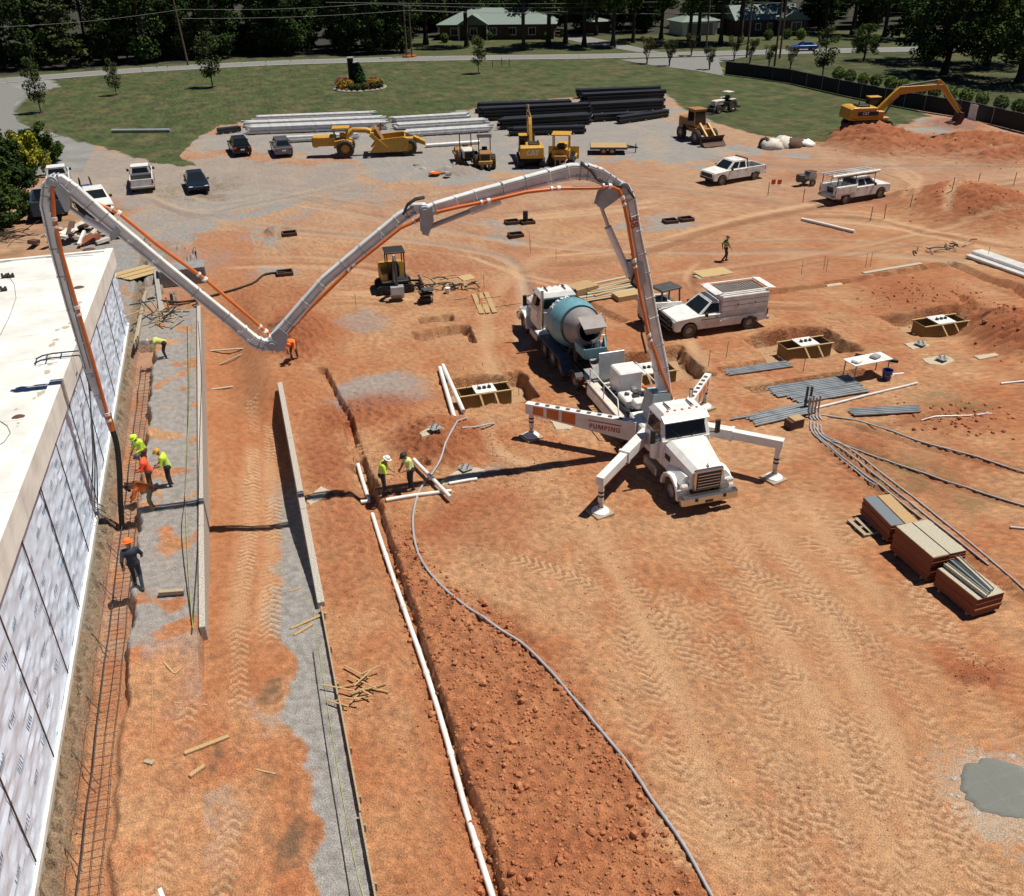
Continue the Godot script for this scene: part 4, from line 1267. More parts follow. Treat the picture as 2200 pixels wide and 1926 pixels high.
func build_background():
	# houses behind the road
	var h1 := hip_house("brick_house", "long dark brick house with pale green hip roof among tall trees", G(945, 86), G(1190, 84), 11.0, 2.8, 5.4, M["brick"], M["greenroof"])
	for k in 5: house_window(h1, -8.5 + k * 3.9, 1.5, 0.05, 1.3, 1.2)
	var dr := MB.new(); dr.bb(Vector3(2.2, 1.0, 0.06), Vector3(1.0, 2.1, 0.1), 0.02); put(dr, "door", M["brown"], h1)
	var gb := MB.new()
	gb.prism([Vector2(-3.2, 2.78), Vector2(3.2, 2.78), Vector2(0, 4.6)], -4.0, 1.6); gb.X = Transform3D(Basis(), Vector3(-2.0, 0, 0))
	var pg := MB.new(); pg.X = Transform3D(Basis(), Vector3(-4.6, 0.02, 0)); pg.prism([Vector2(-3.2, 2.8), Vector2(3.2, 2.8), Vector2(0, 4.7)], -4.0, 1.6); put(pg, "porch_gable", M["greenroof"], h1)
	for q in [-7.4, -1.8]:
		var pc := MB.new(); pc.cyl(Vector3(q, 0, 1.3), Vector3(q, 2.8, 1.3), 0.12, 0.1, 8); put(pc, "porch_post", M["white"], h1)
	# second house: long gable with a cross gable to the road
	var a := G(1608, 78); var c := G(1732, 74)
	var h2 := thing("brick_house", "dark brick house with pale roof, front gable and white window", "house", (a + c) * 0.5, yaw_of(c - a))
	var L := (c - a).length()
	var w := MB.new(); w.box(Vector3(-1.5, 1.4, -6.0), Vector3(L + 1.0, 2.9, 8.0)); w.box(Vector3(L * 0.5 - 2.9, 1.4, -0.9), Vector3(5.6, 2.9, 2.4)); put(w, "wall", M["brick"], h2)
	var r := MB.new(); r.X = Transform3D(Basis(Vector3.UP, PI * 0.5), Vector3(-1.5, 0, -6.0)); r.prism([Vector2(-4.7, 2.75), Vector2(4.7, 2.75), Vector2(0, 5.2)], -L * 0.5 - 1.0, L * 0.5 + 1.0); put(r, "roof", M["greenroof"], h2)
	var r2 := MB.new(); r2.X = Transform3D(Basis(), Vector3(L * 0.5 - 2.9, 0, 0)); r2.prism([Vector2(-3.4, 2.72), Vector2(3.4, 2.72), Vector2(0, 4.5)], -6.0, 0.7); put(r2, "front_gable", M["greenroof"], h2)
	var r3 := MB.new(); r3.X = Transform3D(Basis(), Vector3(L * 0.5 - 2.9, -0.12, 0)); r3.prism([Vector2(-2.8, 2.8), Vector2(2.8, 2.8), Vector2(0, 4.2)], -1.0, 0.32); put(r3, "gable_wall", M["brick"], h2)
	house_window(h2, L * 0.5 - 2.4, 1.5, 0.33, 1.9, 1.6)
	for k in 2: house_window(h2, -3.4 + k * 2.4, 1.5, -1.97, 0.9, 1.1)
	# pale garage
	a = G(1466, 78); c = G(1540, 74)
	var h3 := hip_house("garage", "small white garage with two doors behind tree trunks", a, c, 6.0, 2.6, 4.0, M["white"], M["greenroof"])
	h3.set_meta("category", "garage")
	for k in 2:
		var d := MB.new(); d.bb(Vector3(-1.6 + k * 3.1, 1.1, 0.05), Vector3(2.5, 2.1, 0.08), 0.02); put(d, "door", M["grey"], h3)
	# shed far right of the first house
	a = G(1258, 72); c = G(1310, 70)
	hip_house("shed", "low dark shed with flat pale roof beyond the gravel lane", a, c, 4.0, 2.2, 2.8, M["brick"], M["greenroof"]).set_meta("category", "shed")
	# dense wood left of the houses
	var R := RandomNumberGenerator.new(); R.seed = 55
	for k in 46:
		var x := -62.0 + k * 2.12 + R.randf_range(-1.4, 1.4)
		var z := road_z(x) - 9.5 - (k % 3) * 6.5 - R.randf_range(0, 4.0)
		var s := R.randf_range(0.85, 1.15)
		if R.randf() < 0.3 and x > -36 and x < 12: tree("pine", "pine_tree", "dark layered conifer in dense wood behind the road", "tree", Vector3(x, 0, z), Vector3(s, s, s), "conifers in the wood behind the road")
		else: tree("forest", "woodland_tree", "leafy dark tree in dense wood behind the road", "tree", Vector3(x, 0, z), Vector3(s, R.randf_range(0.8, 1.1), s), "leafy trees in the wood behind the road")
	for q in [[30, 140], [130, 130], [215, 125], [310, 122], [490, 118], [520, 112], [560, 116], [845, 105], [800, 108]]:
		tree("juniper", "undergrowth_bush", "wild green bush at the edge of the dense wood", "bush", G(q[0], q[1]), Vector3.ONE * R.randf_range(0.8, 1.3), "bushes at the wood edge")
	for q in [[915, 95], [1003, 100], [1125, 108], [1178, 100], [1215, 92], [1255, 98], [1317, 100], [1360, 92], [1480, 98], [1500, 88], [1548, 95], [1590, 92], [1680, 72], [1770, 70], [1830, 75], [1900, 80], [1985, 84], [2080, 80], [1420, 84], [1280, 75]]:
		var s := R.randf_range(0.85, 1.2)
		tree("tall", "tall_tree", "tall shade tree with bare lower trunk in the house yards", "tree", G(q[0], q[1]), Vector3(s, s, s), "tall trees in the house yards")
	for k in 40:
		var x := 28.0 + k * 3.9 + R.randf_range(-1.5, 1.5)
		tree("forest", "woodland_tree", "leafy dark tree in the wood behind the houses", "tree", Vector3(x, 0, road_z(x) - 36.0 - (k % 3) * 6.0 - R.randf_range(0, 6)), Vector3(1.1, R.randf_range(0.9, 1.2), 1.1), "trees in the wood behind the houses")
	for k in 34:
		var x := 20.0 + k * 5.0 + R.randf_range(-2, 2)
		tree("forest", "woodland_tree", "leafy dark tree deep in the wood behind the houses", "tree", Vector3(x, 0, road_z(x) - 62.0 - (k % 3) * 9.0 - R.randf_range(0, 6)), Vector3(1.3, R.randf_range(0.9, 1.2), 1.3), "trees deep in the wood behind the houses")
	for q in [[955, 92], [1050, 86], [1175, 85], [1210, 80], [1690, 84], [1650, 86], [1720, 85]]:
		tree("bush", "foundation_shrub", "clipped shrub in front of a brick house", "shrub", G(q[0], q[1]), Vector3.ONE * R.randf_range(1.4, 2.0), "shrubs in front of the houses")
	# big shade trees by the fence on the right
	tree("oak", "shade_tree", "broad dark shade tree with forked trunk on the lawn beyond the fence", "tree", G(2028, 160), Vector3(1.2, 1.1, 1.2), "", 0.4)
	tree("oak", "shade_tree", "very wide dark shade tree with drooping limbs at the lawn's corner", "tree", G(2190, 178), Vector3(1.3, 1.1, 1.3), "", 2.2)
	tree("oak", "shade_tree", "shade tree standing behind the forked one near the road", "tree", G(1985, 132), Vector3(1.1, 1.0, 1.1), "", 4.0)
	tree("oak", "shade_tree", "dark shade tree half hidden behind its wide neighbour", "tree", G(2120, 140), Vector3(1.2, 1.0, 1.2), "", 5.1)
	tree("oak", "shade_tree", "dense round green tree near road beside the blue car", "tree", G(1856, 130), Vector3(0.42, 0.42, 0.42), "", 1.0)
	tree("young", "lawn_tree", "slender light green tree rising right behind black fence end", "tree", G(1767, 165), Vector3(1.35, 1.15, 1.35))
	# young trees on the front lawn
	tree("young", "lawn_tree", "tallest young tree on the front lawn, bushy crown", "tree", G(457, 188), Vector3(1.35, 1.25, 1.35))
	tree("young", "lawn_tree", "small young tree on front lawn near bend of the drive", "tree", G(250, 205), Vector3(0.8, 0.8, 0.8))
	tree("young", "lawn_tree", "leaning young tree at the lawn edge where the drive turns", "tree", G(88, 243), Vector3(1.0, 1.1, 1.0))
	tree("young", "lawn_tree", "young tree above three stakes between flower bed and driveway", "tree", G(1028, 158), Vector3(0.95, 0.9, 0.95))
	for q in [[1390, 137], [1438, 142], [1485, 120], [1524, 150], [1577, 130], [1611, 136], [1652, 143], [1698, 148]]:
		tree("vase", "ornamental_tree", "small vase shaped tree with pale stems by the driveway", "tree", G(q[0], q[1]), Vector3.ONE * R.randf_range(0.85, 1.1), "small trees by the driveway")
	# mulch rings
	for q in [[457, 188, 1.1], [250, 205, 0.9], [88, 243, 0.8], [1028, 158, 0.9], [1767, 165, 0.6]]:
		var mb := MB.new(); mb.lathe([[0.001, 0.09], [q[2] * 0.6, 0.08], [q[2], -0.02]], Vector3.ZERO, Vector3.UP, 14)
		solo(mb, "mulch_ring", M["brown"], "ring of brown mulch round a young tree's foot", "mulch", "mulch rings round the young trees", G(q[0], q[1]))
	for q in [[1800, 172], [1825, 178], [1853, 184], [1880, 188], [1912, 194], [1940, 199], [1975, 207], [2005, 212], [2040, 217], [2073, 223], [2108, 229], [2148, 238], [2186, 246]]:
		tree("bush", "round_shrub", "clipped round green shrub in the row behind black fence", "shrub", G(q[0], q[1]), Vector3.ONE * R.randf_range(1.6, 1.85), "round shrubs behind the fence")
	# evergreens at the left edge
	for q in [[88, 352, 1.25], [45, 375, 1.1], [60, 345, 1.0], [20, 400, 1.3], [-5, 440, 1.5], [40, 430, 1.1], [5, 480, 1.3], [-40, 500, 1.5], [-30, 400, 1.4], [-15, 350, 1.2]]:
		tree("juniper", "juniper_shrub", "dark spreading juniper in the planting bed beside the drive", "shrub", G(q[0], q[1]), Vector3.ONE * q[2], "junipers in the bed beside the drive")
	tree("golden", "golden_shrub", "yellow green shrub standing out among the dark junipers", "shrub", G(62, 380), Vector3(1.5, 1.5, 1.5))
	# fence with black screen
	var fp := [G(1558, 160), G(1620, 168), G(1700, 180), G(1800, 203), G(1900, 224), G(1985, 240), G(2060, 252), G(2130, 268), G(2210, 288), G(2300, 308)]
	var fence := thing("screen_fence", "long fence covered with black privacy screen along the right lawn", "fence", fp[0])
	for k in fp.size() - 1:
		var p0: Vector3 = fp[k]; var p1: Vector3 = fp[k + 1]
		var n := maxi(1, int((p1 - p0).length() / 3.0))
		for q in n:
			var s0: Vector3 = p0.lerp(p1, float(q) / n) - fp[0]; var s1: Vector3 = p0.lerp(p1, float(q + 1) / n) - fp[0]
			if k == 6 and q < 2 and n > 2:
				continue
			var mb := MB.new()
			var mdl := (s0 + s1) * 0.5 + Vector3(0, 0, 0.05 * sin(q * 1.7))
			for half in [[s0, mdl], [mdl, s1]]:
				mb.beam(half[0] + Vector3(0, 0.92, 0), half[1] + Vector3(0, 0.92, 0), 0.03, 1.75)
			put(mb, "screen_panel", M["screen"], fence)
			var ps := MB.new(); ps.cyl(s0 + Vector3(0, -0.1, -0.05), s0 + Vector3(0, 1.92, -0.05), 0.035, -1, 7)
			put(ps, "post", M["steel"], fence)
			var rl := MB.new(); rl.cyl(s0 + Vector3(0, 1.86, -0.03), s1 + Vector3(0, 1.86, -0.03), 0.022, -1, 6)
			put(rl, "top_rail", M["steel"], fence)
	var gt := MB.new(); var gc := G(2086, 262)
	gt.bb(Vector3(0, 0.95, 0), Vector3(1.15, 1.8, 0.05), 0.01)
	solo(gt, "gate_panel", M["white"], "white gate panel in gap of the black screen fence", "gate", "", gc, yaw_of(fp[7] - fp[6]))
	# flower bed island
	var bc := G(773, 190)
	for k in 26:
		var an := TAU * k / 26.0
		var st := MB.new(); st.ball(Vector3.ZERO, Vector3(0.42, 0.2, 0.28), 7, 0.15, R)
		solo(st, "edging_stone", M["stone"], "rough stone in the ring round the flower bed", "stone", "stones round the flower bed", bc + Vector3(cos(an) * 3.6, 0.08, sin(an) * 3.4), -an + PI * 0.5)
	var bed := MB.new(); bed.lathe([[0.001, 0.45], [2.4, 0.3], [3.5, 0.04]], Vector3.ZERO, Vector3.UP, 24)
	var bo := structure(bed, "planting_bed", M["brown"]); bo.position = bc
	var cols := {"pink_shrub": [Color(0.30, 0.06, 0.08), Color(0.22, 0.05, 0.05), Color(0.10, 0.06, 0.03)], "yellow_shrub": [Color(0.45, 0.26, 0.03), Color(0.35, 0.2, 0.03), Color(0.14, 0.12, 0.03)], "green_shrub": [Color(0.05, 0.07, 0.025), Color(0.08, 0.1, 0.03), Color(0.10, 0.085, 0.05)]}
	for q in [[-2.6, -0.8, 0.9, "pink_shrub"], [-1.7, -1.4, 0.85, "pink_shrub"], [2.2, -1.3, 0.8, "pink_shrub"], [-2.6, 0.9, 0.85, "yellow_shrub"], [-1.6, 0.6, 0.8, "yellow_shrub"], [-1.1, -0.6, 0.6, "yellow_shrub"], [1.5, -0.1, 0.7, "yellow_shrub"], [2.0, 0.7, 0.7, "yellow_shrub"], [2.8, 0.2, 0.75, "yellow_shrub"], [2.6, -0.6, 0.7, "yellow_shrub"], [-1.5, 2.3, 0.6, "green_shrub"], [-0.6, 2.6, 0.6, "green_shrub"], [0.4, 2.6, 0.6, "green_shrub"], [1.6, 2.3, 0.6, "green_shrub"], [2.6, 1.6, 0.65, "green_shrub"], [0.9, 1.4, 0.5, "pink_shrub"]]:
		var mb := MB.new(); leaves(mb, Vector3(0, q[2] * 0.7, 0), Vector3(q[2] * 0.9, q[2] * 0.75, q[2] * 0.85), 420, 0.12, cols[q[3]], R, 0.4)
		solo(mb, q[3], M["leaf"], {"pink_shrub": "pink flowering shrub in the round flower bed", "yellow_shrub": "golden yellow shrub in the round flower bed", "green_shrub": "low green plant behind the stones of the flower bed"}[q[3]], "shrub", {"pink_shrub": "pink shrubs in the flower bed", "yellow_shrub": "yellow shrubs in the flower bed", "green_shrub": "green plants in the flower bed"}[q[3]], bc + Vector3(q[0], 0.2, q[1]))
	var cn := thing("conifer_shrub", "dark green cone shaped evergreen in middle of flower bed", "shrub", bc + Vector3(0.1, 0.3, -0.1))
	var cm := MB.new()
	for k in 9: leaves(cm, Vector3(0, 0.3 + k * 0.32, 0), Vector3(1.25 - k * 0.12, 0.35, 1.25 - k * 0.12), 170, 0.15, [Color(0.02, 0.045, 0.014), Color(0.035, 0.07, 0.02)], R, 0.5)
	put(cm, "crown", M["leaf"], cn)
	var ct := MB.new(); ct.cyl(Vector3(0, -0.2, 0), Vector3(0, 2.4, 0), 0.09, 0.03, 6); put(ct, "trunk", M["bark"], cn)
	for q in [[-0.75, -2.0, 3.7], [-0.05, -1.7, 3.1]]:
		var pl := thing("sign_pillar", "dark stone sign pillar with pale cap behind cone evergreen", "pillar", bc + Vector3(q[0], 0.1, q[1]), 0.1, "sign pillars in the flower bed")
		var mb := MB.new(); mb.bb(Vector3(0, q[2] * 0.5, 0), Vector3(0.75, q[2], 0.7), 0.03); put(mb, "shaft", M["screen"], pl)
		var cp := MB.new(); cp.bb(Vector3(0, q[2] + 0.08, 0), Vector3(0.95, 0.17, 0.9), 0.03); put(cp, "cap", M["concrete"], pl)
	# stakes on the lawn
	for q in [[1058, 146], [1078, 142], [1094, 144]]:
		var mb := MB.new(); mb.box(Vector3(0, 0.6, 0), Vector3(0.08, 1.2, 0.08))
		solo(mb, "lawn_stake", M["bark"], "thin dark stake on the lawn below the road", "stake", "stakes on the lawn", G(q[0], q[1]))
	# utility poles and wires
	var tops := []
	for q in [[404, 141, 0.05, "utility pole standing before the dense wood at road edge"], [874, 124, 0.0, "taller wooden utility pole of the pair with orange guard"], [885, 123, 0.0, "shorter wooden utility pole of the pair with orange guard"], [1517, 104, 0.0, "utility pole in front of the white garage"], [1604, 124, 0.0, "utility pole beside brick house with front gable"], [1664, 142, 0.0, "dark utility pole among the small trees by the fence"], [1675, 126, 0.0, "thin utility pole across the road from the blue car"]]:
		var o := thing("utility_pole", q[3], "pole", G(q[0], q[1]))
		o.rotation.z = q[2]
		var h := 12.0 if q[0] != 885 else 8.5
		var mb := MB.new(); mb.cyl(Vector3(0, -0.2, 0), Vector3(0, h, 0), 0.17, 0.12, 9); put(mb, "shaft", M["pole"], o)
		var xa := MB.new(); xa.bb(Vector3(0, h - 0.7, 0.15), Vector3(0.12, 0.12, 2.2), 0.01); put(xa, "crossarm", M["pole"], o)
		for s in [-0.95, 0.0, 0.95]:
			var ins := MB.new(); ins.cyl(Vector3(0, h - 0.64, 0.15 + s), Vector3(0, h - 0.4, 0.15 + s), 0.06, 0.04, 8); put(ins, "insulator", M["grey"], o)
		if q[0] == 874 or q[0] == 885:
			var gd := MB.new(); gd.cyl(Vector3(0, 0, 0), Vector3(0, 0.35, 0), 0.9, 0.7, 12); put(gd, "base_guard", M["orange"], o)
	# wires: across the upper picture edge, at the poles' distance
	var wl := [[[-40, 62], [0, 58], [390, 20], [800, 8], [1300, 15], [1700, 5]], [[390, 40], [880, 22], [1520, 28], [2250, 40]], [[700, 5], [1500, 2], [2250, 8]], [[880, 22], [1200, 25], [1680, 26], [2250, 20]]]
	for k in wl.size():
		var pts := []
		var pl0 := Vector3(0, 0, -166) 
		for q in wl[k]:
			pts.append(GP(q[0], q[1], Vector3(34, 0, -165.0 + k * 0.6), Vector3(0.24, 0, 1).normalized()))
		var P3 := []
		for i in pts.size() - 1:
			for j in 8:
				var t := j / 8.0
				P3.append(pts[i].lerp(pts[i + 1], t) - Vector3(0, 0.35 * sin(PI * t), 0))
		P3.append(pts[-1])
		var mb := MB.new(); mb.tube(P3, 0.02, 5)
		solo(mb, "overhead_wire", M["grey"], ["overhead wire dipping towards the wood, lowest at its far end", "overhead wire strung from the leaning pole past the houses", "highest overhead wire crossing above the houses", "overhead wire running from the paired poles over the road"][k], "wire")

# ---------------------------------------------------------------- vehicles and machines (local: +x forward, +y up)
var WH := {}
func wheel(o: Node3D, x: float, z: float, r: float, w: float, rim := "rim", y := -1.0, called := "wheel"):
	var key := "%.2f_%.2f" % [r, w]
	if not WH.has(key):
		var t := MB.new(); var h := w * 0.5
		t.lathe([[r * 0.5, -h * 0.85], [r * 0.62, -h], [r * 0.9, -h], [r * 0.985, -h * 0.7], [r, -h * 0.3], [r, h * 0.3], [r * 0.985, h * 0.7], [r * 0.9, h], [r * 0.62, h], [r * 0.5, h * 0.85]], Vector3.ZERO, Vector3.BACK, 22)
		for k in 22:
			var a := TAU * k / 22.0
			t.box(Vector3(cos(a) * r, sin(a) * r, 0), Vector3(0.03 * r / 0.4, 0.05 * r / 0.4, w * 0.8), Vector3(0, 0, a))
		var m := MB.new()
		for s in [-1.0, 1.0]: m.lathe([[0.001, s * h * 0.55], [r * 0.16, s * h * 0.6], [r * 0.2, s * h * 0.35], [r * 0.46, s * h * 0.3], [r * 0.56, s * h * 0.88], [r * 0.6, s * h * 0.86]], Vector3.ZERO, Vector3.BACK, 16)
		m.cyl(Vector3(0, 0, -h * 0.3), Vector3(0, 0, h * 0.3), r * 0.5, -1, 14)
		WH[key] = [t.mesh(), m.mesh()]
	var a := put(WH[key][0], called, M["tyre"], o)
	a.position = Vector3(x, r if y < 0.0 else y, z)
	put(WH[key][1], "rim", M[rim], a)
func crawler(o: Node3D, x: float, z: float, L: float, H: float, W: float, m := "black"):
	var mb := MB.new(); var r := H * 0.5
	var P := []
	for k in 9: P.append(Vector2(L * 0.5 - r + cos(-PI * 0.5 + PI * k / 8.0) * r, r + sin(-PI * 0.5 + PI * k / 8.0) * r))
	for k in 9: P.append(Vector2(-L * 0.5 + r + cos(PI * 0.5 + PI * k / 8.0) * r, r + sin(PI * 0.5 + PI * k / 8.0) * r))
	mb.X = Transform3D(Basis(), Vector3(x, 0, z))
	var Q := []
	for p in P: Q.append(Vector2(p.x * 0.93, (p.y - r) * 0.72 + r))
	mb.prism(P, -W * 0.5, W * 0.5)
	var n := int(L / 0.2)
	for k in n:
		var xx := -L * 0.5 + r + (L - 2 * r) * (k + 0.5) / n
		mb.box(Vector3(xx, H + 0.012, 0), Vector3(0.05, 0.045, W * 1.02)); mb.box(Vector3(xx, -0.005, 0), Vector3(0.05, 0.03, W * 1.02))
	for k in 7:
		var a := -PI * 0.5 + PI * k / 6.0
		mb.box(Vector3(L * 0.5 - r + cos(a) * (r + 0.01), r + sin(a) * (r + 0.01), 0), Vector3(0.045, 0.05, W * 1.02), Vector3(0, 0, a))
		mb.box(Vector3(-L * 0.5 + r - cos(a) * (r + 0.01), r + sin(a) * (r + 0.01), 0), Vector3(0.045, 0.05, W * 1.02), Vector3(0, 0, -a))
	var t := put(mb, "track", M["rubber"], o)
	var f := MB.new(); f.X = Transform3D(Basis(), Vector3(x, 0, z))
	f.prism([Vector2(-L * 0.36, r * 0.55), Vector2(L * 0.36, r * 0.55), Vector2(L * 0.36, r * 1.4), Vector2(-L * 0.36, r * 1.4)], -W * 0.5 - 0.03, W * 0.5 + 0.03)
	for s in [-1, 1]: f.cyl(Vector3(s * (L * 0.5 - r), r, -W * 0.5 - 0.03), Vector3(s * (L * 0.5 - r), r, W * 0.5 + 0.03), r * 0.62, -1, 14)
	put(f, "track_frame", M[m], t)
func arch(cx: float, cy: float, r: float, n := 8) -> Array:
	var o := []
	for k in n + 1: o.append(Vector2(cx - cos(PI * k / n) * r, cy + sin(PI * k / n) * r * 0.95))
	return o
func windows(o: Node3D, cab: Array, front := true, back := true, doors := 2, m := "glass", sub := "window"):
	# cab: 8 corners, bottom 0-3 (rear-left, front-left, front-right, rear-right), top 4-7
	var fq := [cab[1], cab[2], cab[6], cab[5]]; var bq := [cab[0], cab[3], cab[7], cab[4]]
	if front:
		var w := MB.new(); w.panel(fq, 0.07, 0.93, 0.10, 0.90, 0.008, Vector3(1, 0.3, 0)); put(w, "windscreen", M[m], o)
	if back:
		var w := MB.new(); w.panel(bq, 0.1, 0.9, 0.22, 0.85, 0.008, Vector3(-1, 0.1, 0)); put(w, "rear_window", M[m], o)
	for s in [[[cab[0], cab[1], cab[5], cab[4]], -1.0], [[cab[3], cab[2], cab[6], cab[7]], 1.0]]:
		for d in doors:
			var w := MB.new()
			w.panel(s[0], 0.07 + d * (0.88 / doors), 0.07 + (d + 1) * (0.88 / doors) - 0.06, 0.14, 0.86, 0.008, Vector3(0, 0.1, s[1]))
			put(w, "side_window", M[m], o)
func pickup(called: String, label: String, at: Vector3, yaw: float, opt := {}) -> Node3D:
	var o := thing(called, label, opt.get("cat", "pickup truck"), at, yaw)
	var pm = M[opt.get("paint", "white")]
	var crew: bool = opt.get("crew", true)
	var bed: String = opt.get("bed", "open")
	var xc := -0.75 if crew else 0.1            # rear wall of the cab
	var W := 0.98
	var P := [Vector2(-2.85, 0.62), Vector2(-2.85, 0.5)]
	P.append_array(arch(-1.75, 0.42, 0.52)); P.append_array(arch(1.95, 0.42, 0.52))
	P.append_array([Vector2(2.75, 0.42), Vector2(2.92, 0.55), Vector2(2.92, 0.98), Vector2(2.82, 1.12), Vector2(1.35, 1.25), Vector2(xc, 1.22), Vector2(xc - 0.02, 0.78), Vector2(-2.85, 0.78)])
	var body := MB.new(); body.prism(P, -W, W, 0.05); put(body, "body", pm, o)
	var xt := xc + (0.12 if crew else 0.05)
	var cab := [Vector3(xc, 1.2, -0.93), Vector3(1.45, 1.2, -0.93), Vector3(1.45, 1.2, 0.93), Vector3(xc, 1.2, 0.93), Vector3(xt, 1.86, -0.74), Vector3(0.62, 1.88, -0.74), Vector3(0.62, 1.88, 0.74), Vector3(xt, 1.86, 0.74)]
	var cb := MB.new(); cb.hexa(cab); cb.bb(Vector3((xt + 0.62) * 0.5, 1.87, 0), Vector3(0.62 - xt + 0.04, 0.06, 1.5), 0.028); put(cb, "cab", pm, o)
	windows(o, cab, true, true, 2 if crew else 1)
	var gr := MB.new(); gr.bb(Vector3(2.90, 0.85, 0), Vector3(0.09, 0.34, 1.5), 0.03); gr.bb(Vector3(2.90, 0.55, 0), Vector3(0.14, 0.16, 1.75), 0.03); put(gr, "grille", M["black"], o)
	for s in [-1, 1]:
		var hl := MB.new(); hl.bb(Vector3(2.87, 0.94, s * 0.82), Vector3(0.12, 0.2, 0.26), 0.03); put(hl, "headlight", M["headlamp"], o)
		var tl := MB.new(); tl.bb(Vector3(-2.85, 0.98, s * 0.92), Vector3(0.08, 0.36, 0.12), 0.02); put(tl, "tail_light", M["taillamp"], o)
		var mr := MB.new(); mr.bb(Vector3(1.05, 1.3, s * 1.10), Vector3(0.14, 0.24, 0.22), 0.04); put(mr, "mirror", M["black"], o)
		for x in [-1.75, 1.95]: wheel(o, x, s * 0.86, 0.41, 0.27)
		var dh := MB.new()
		for d in (2 if crew else 1): dh.box(Vector3(0.35 - d * 0.95, 1.08, s * 0.985), Vector3(0.16, 0.03, 0.02))
		put(dh, "door_handle", M["black"], o)
	var bp := MB.new(); bp.bb(Vector3(-2.93, 0.56, 0), Vector3(0.18, 0.2, 1.9), 0.04); put(bp, "rear_bumper", M["steel"], o)
	if bed == "open":
		for s in [-1, 1]:
			var sd := MB.new(); sd.bb(Vector3((xc - 2.85) * 0.5, 0.99, s * 0.92), Vector3(2.85 + xc - 0.04, 0.5, 0.1), 0.03); put(sd, "bed_side", pm, o)
		var tg := MB.new(); tg.bb(Vector3(-2.81, 0.98, 0), Vector3(0.08, 0.48, 1.74), 0.02); put(tg, "tailgate", pm, o)
		var ln := MB.new(); ln.box(Vector3((xc - 2.85) * 0.5, 0.80, 0), Vector3(2.85 + xc - 0.1, 0.04, 1.72)); put(ln, "bed_liner", M["black"], o)
		if opt.get("toolbox", true):
			var tb := MB.new(); tb.bb(Vector3(xc - 0.35, 1.12, 0), Vector3(0.5, 0.4, 1.72), 0.03); put(tb, "tool_box", M["darkgrey"], o)
		if opt.get("rack", false):
			var rk := MB.new()
			for s in [-1, 1]: rk.cyl(Vector3(xc - 0.1, 1.2, s * 0.85), Vector3(xc - 0.05, 1.95, s * 0.78), 0.04)
			rk.cyl(Vector3(xc - 0.05, 1.95, -0.8), Vector3(xc - 0.05, 1.95, 0.8), 0.05); put(rk, "headache_rack", M["black"], o)
	elif bed == "service":
		for s in [-1, 1]:
			var sd := MB.new(); sd.bb(Vector3((xc - 2.9) * 0.5, 1.08, s * 0.80), Vector3(2.9 + xc - 0.05, 0.72, 0.42), 0.03)
			var sp := put(sd, "tool_cabinet", pm, o)
			for q in 3:
				var d := MB.new(); d.bb(Vector3(-2.45 + q * 0.62, 1.12, s * 1.012), Vector3(0.56, 0.5, 0.02), 0.008); put(d, "cabinet_door", pm, sp)
		var fl := MB.new(); fl.box(Vector3((xc - 2.9) * 0.5, 0.82, 0), Vector3(2.9 + xc - 0.1, 0.05, 1.2)); put(fl, "bed_floor", M["darkgrey"], o)
		var rk := MB.new()
		for x in [-2.75, -1.8, xc - 0.15]:
			for s in [-1, 1]: rk.cyl(Vector3(x, 1.4, s * 0.85), Vector3(x, 2.12, s * 0.85), 0.035, -1, 8)
			rk.cyl(Vector3(x, 2.12, -0.9), Vector3(x, 2.12, 0.9), 0.035, -1, 8)
		for s in [-1, 1]: rk.cyl(Vector3(-2.8, 2.12, s * 0.85), Vector3(1.2, 2.12, s * 0.85), 0.035, -1, 8)
		for s in [-1, 1]: rk.cyl(Vector3(1.1, 1.3, s * 0.9), Vector3(1.1, 2.12, s * 0.85), 0.03, -1, 8)
		put(rk, "ladder_rack", M["black"], o)
		var cn := MB.new(); cn.bb(Vector3(-2.2, 1.05, 0), Vector3(0.8, 0.4, 0.9), 0.05); put(cn, "load", M["darkgrey"], o)
	elif bed == "cap":
		var cp := MB.new(); cp.frus(-2.85, xc - 0.03, -0.95, 0.95, 0.78, -2.83, xc - 0.03, -0.93, 0.93, 1.28)
		put(cp, "bed_side", pm, o)
		var tp := MB.new(); tp.bb(Vector3((xc - 2.88) * 0.5, 1.72, 0), Vector3(2.85 + xc, 0.9, 1.88), 0.05)
		var tn := put(tp, "utility_body", pm, o)
		for s in [-1, 1]:
			for q in 3:
				var d := MB.new(); d.bb(Vector3((xc - 2.88) * 0.5, 1.42 + q * 0.28, s * 0.947), Vector3(2.75 + xc, 0.24, 0.016), 0.006); put(d, "side_door", pm, tn)
			for q in 2:
				var gp := MB.new(); gp.box(Vector3((xc - 2.88) * 0.5, 1.56 + q * 0.28, s * 0.943), Vector3(2.8 + xc, 0.035, 0.012)); put(gp, "door_seam", M["grey"], tn)
			var lt := MB.new()
			for q in 2: lt.box(Vector3(-2.0 + q * 1.1, 1.62, s * 0.965), Vector3(0.06, 0.1, 0.03))
			put(lt, "latch", M["darkgrey"], tn)
		var rk := MB.new()
		for k in 15: rk.box(Vector3(-2.6 + k * 0.16 * (2.6 + xc) / 2.4, 2.22, 0.05), Vector3(0.05, 0.03, 1.5))
		put(rk, "roof_slats", M["brown"], o)
		var r2 := MB.new()
		for s in [-0.85, 0.85]: r2.bb(Vector3((xc - 2.75) * 0.5 + 0.2, 2.30, s), Vector3(3.2 + xc, 0.07, 0.1), 0.02)
		r2.prism([Vector2(-3.25, 2.23), Vector2(-2.75, 2.3), Vector2(-2.75, 2.36), Vector2(-3.25, 2.29)], -0.92, 0.92)
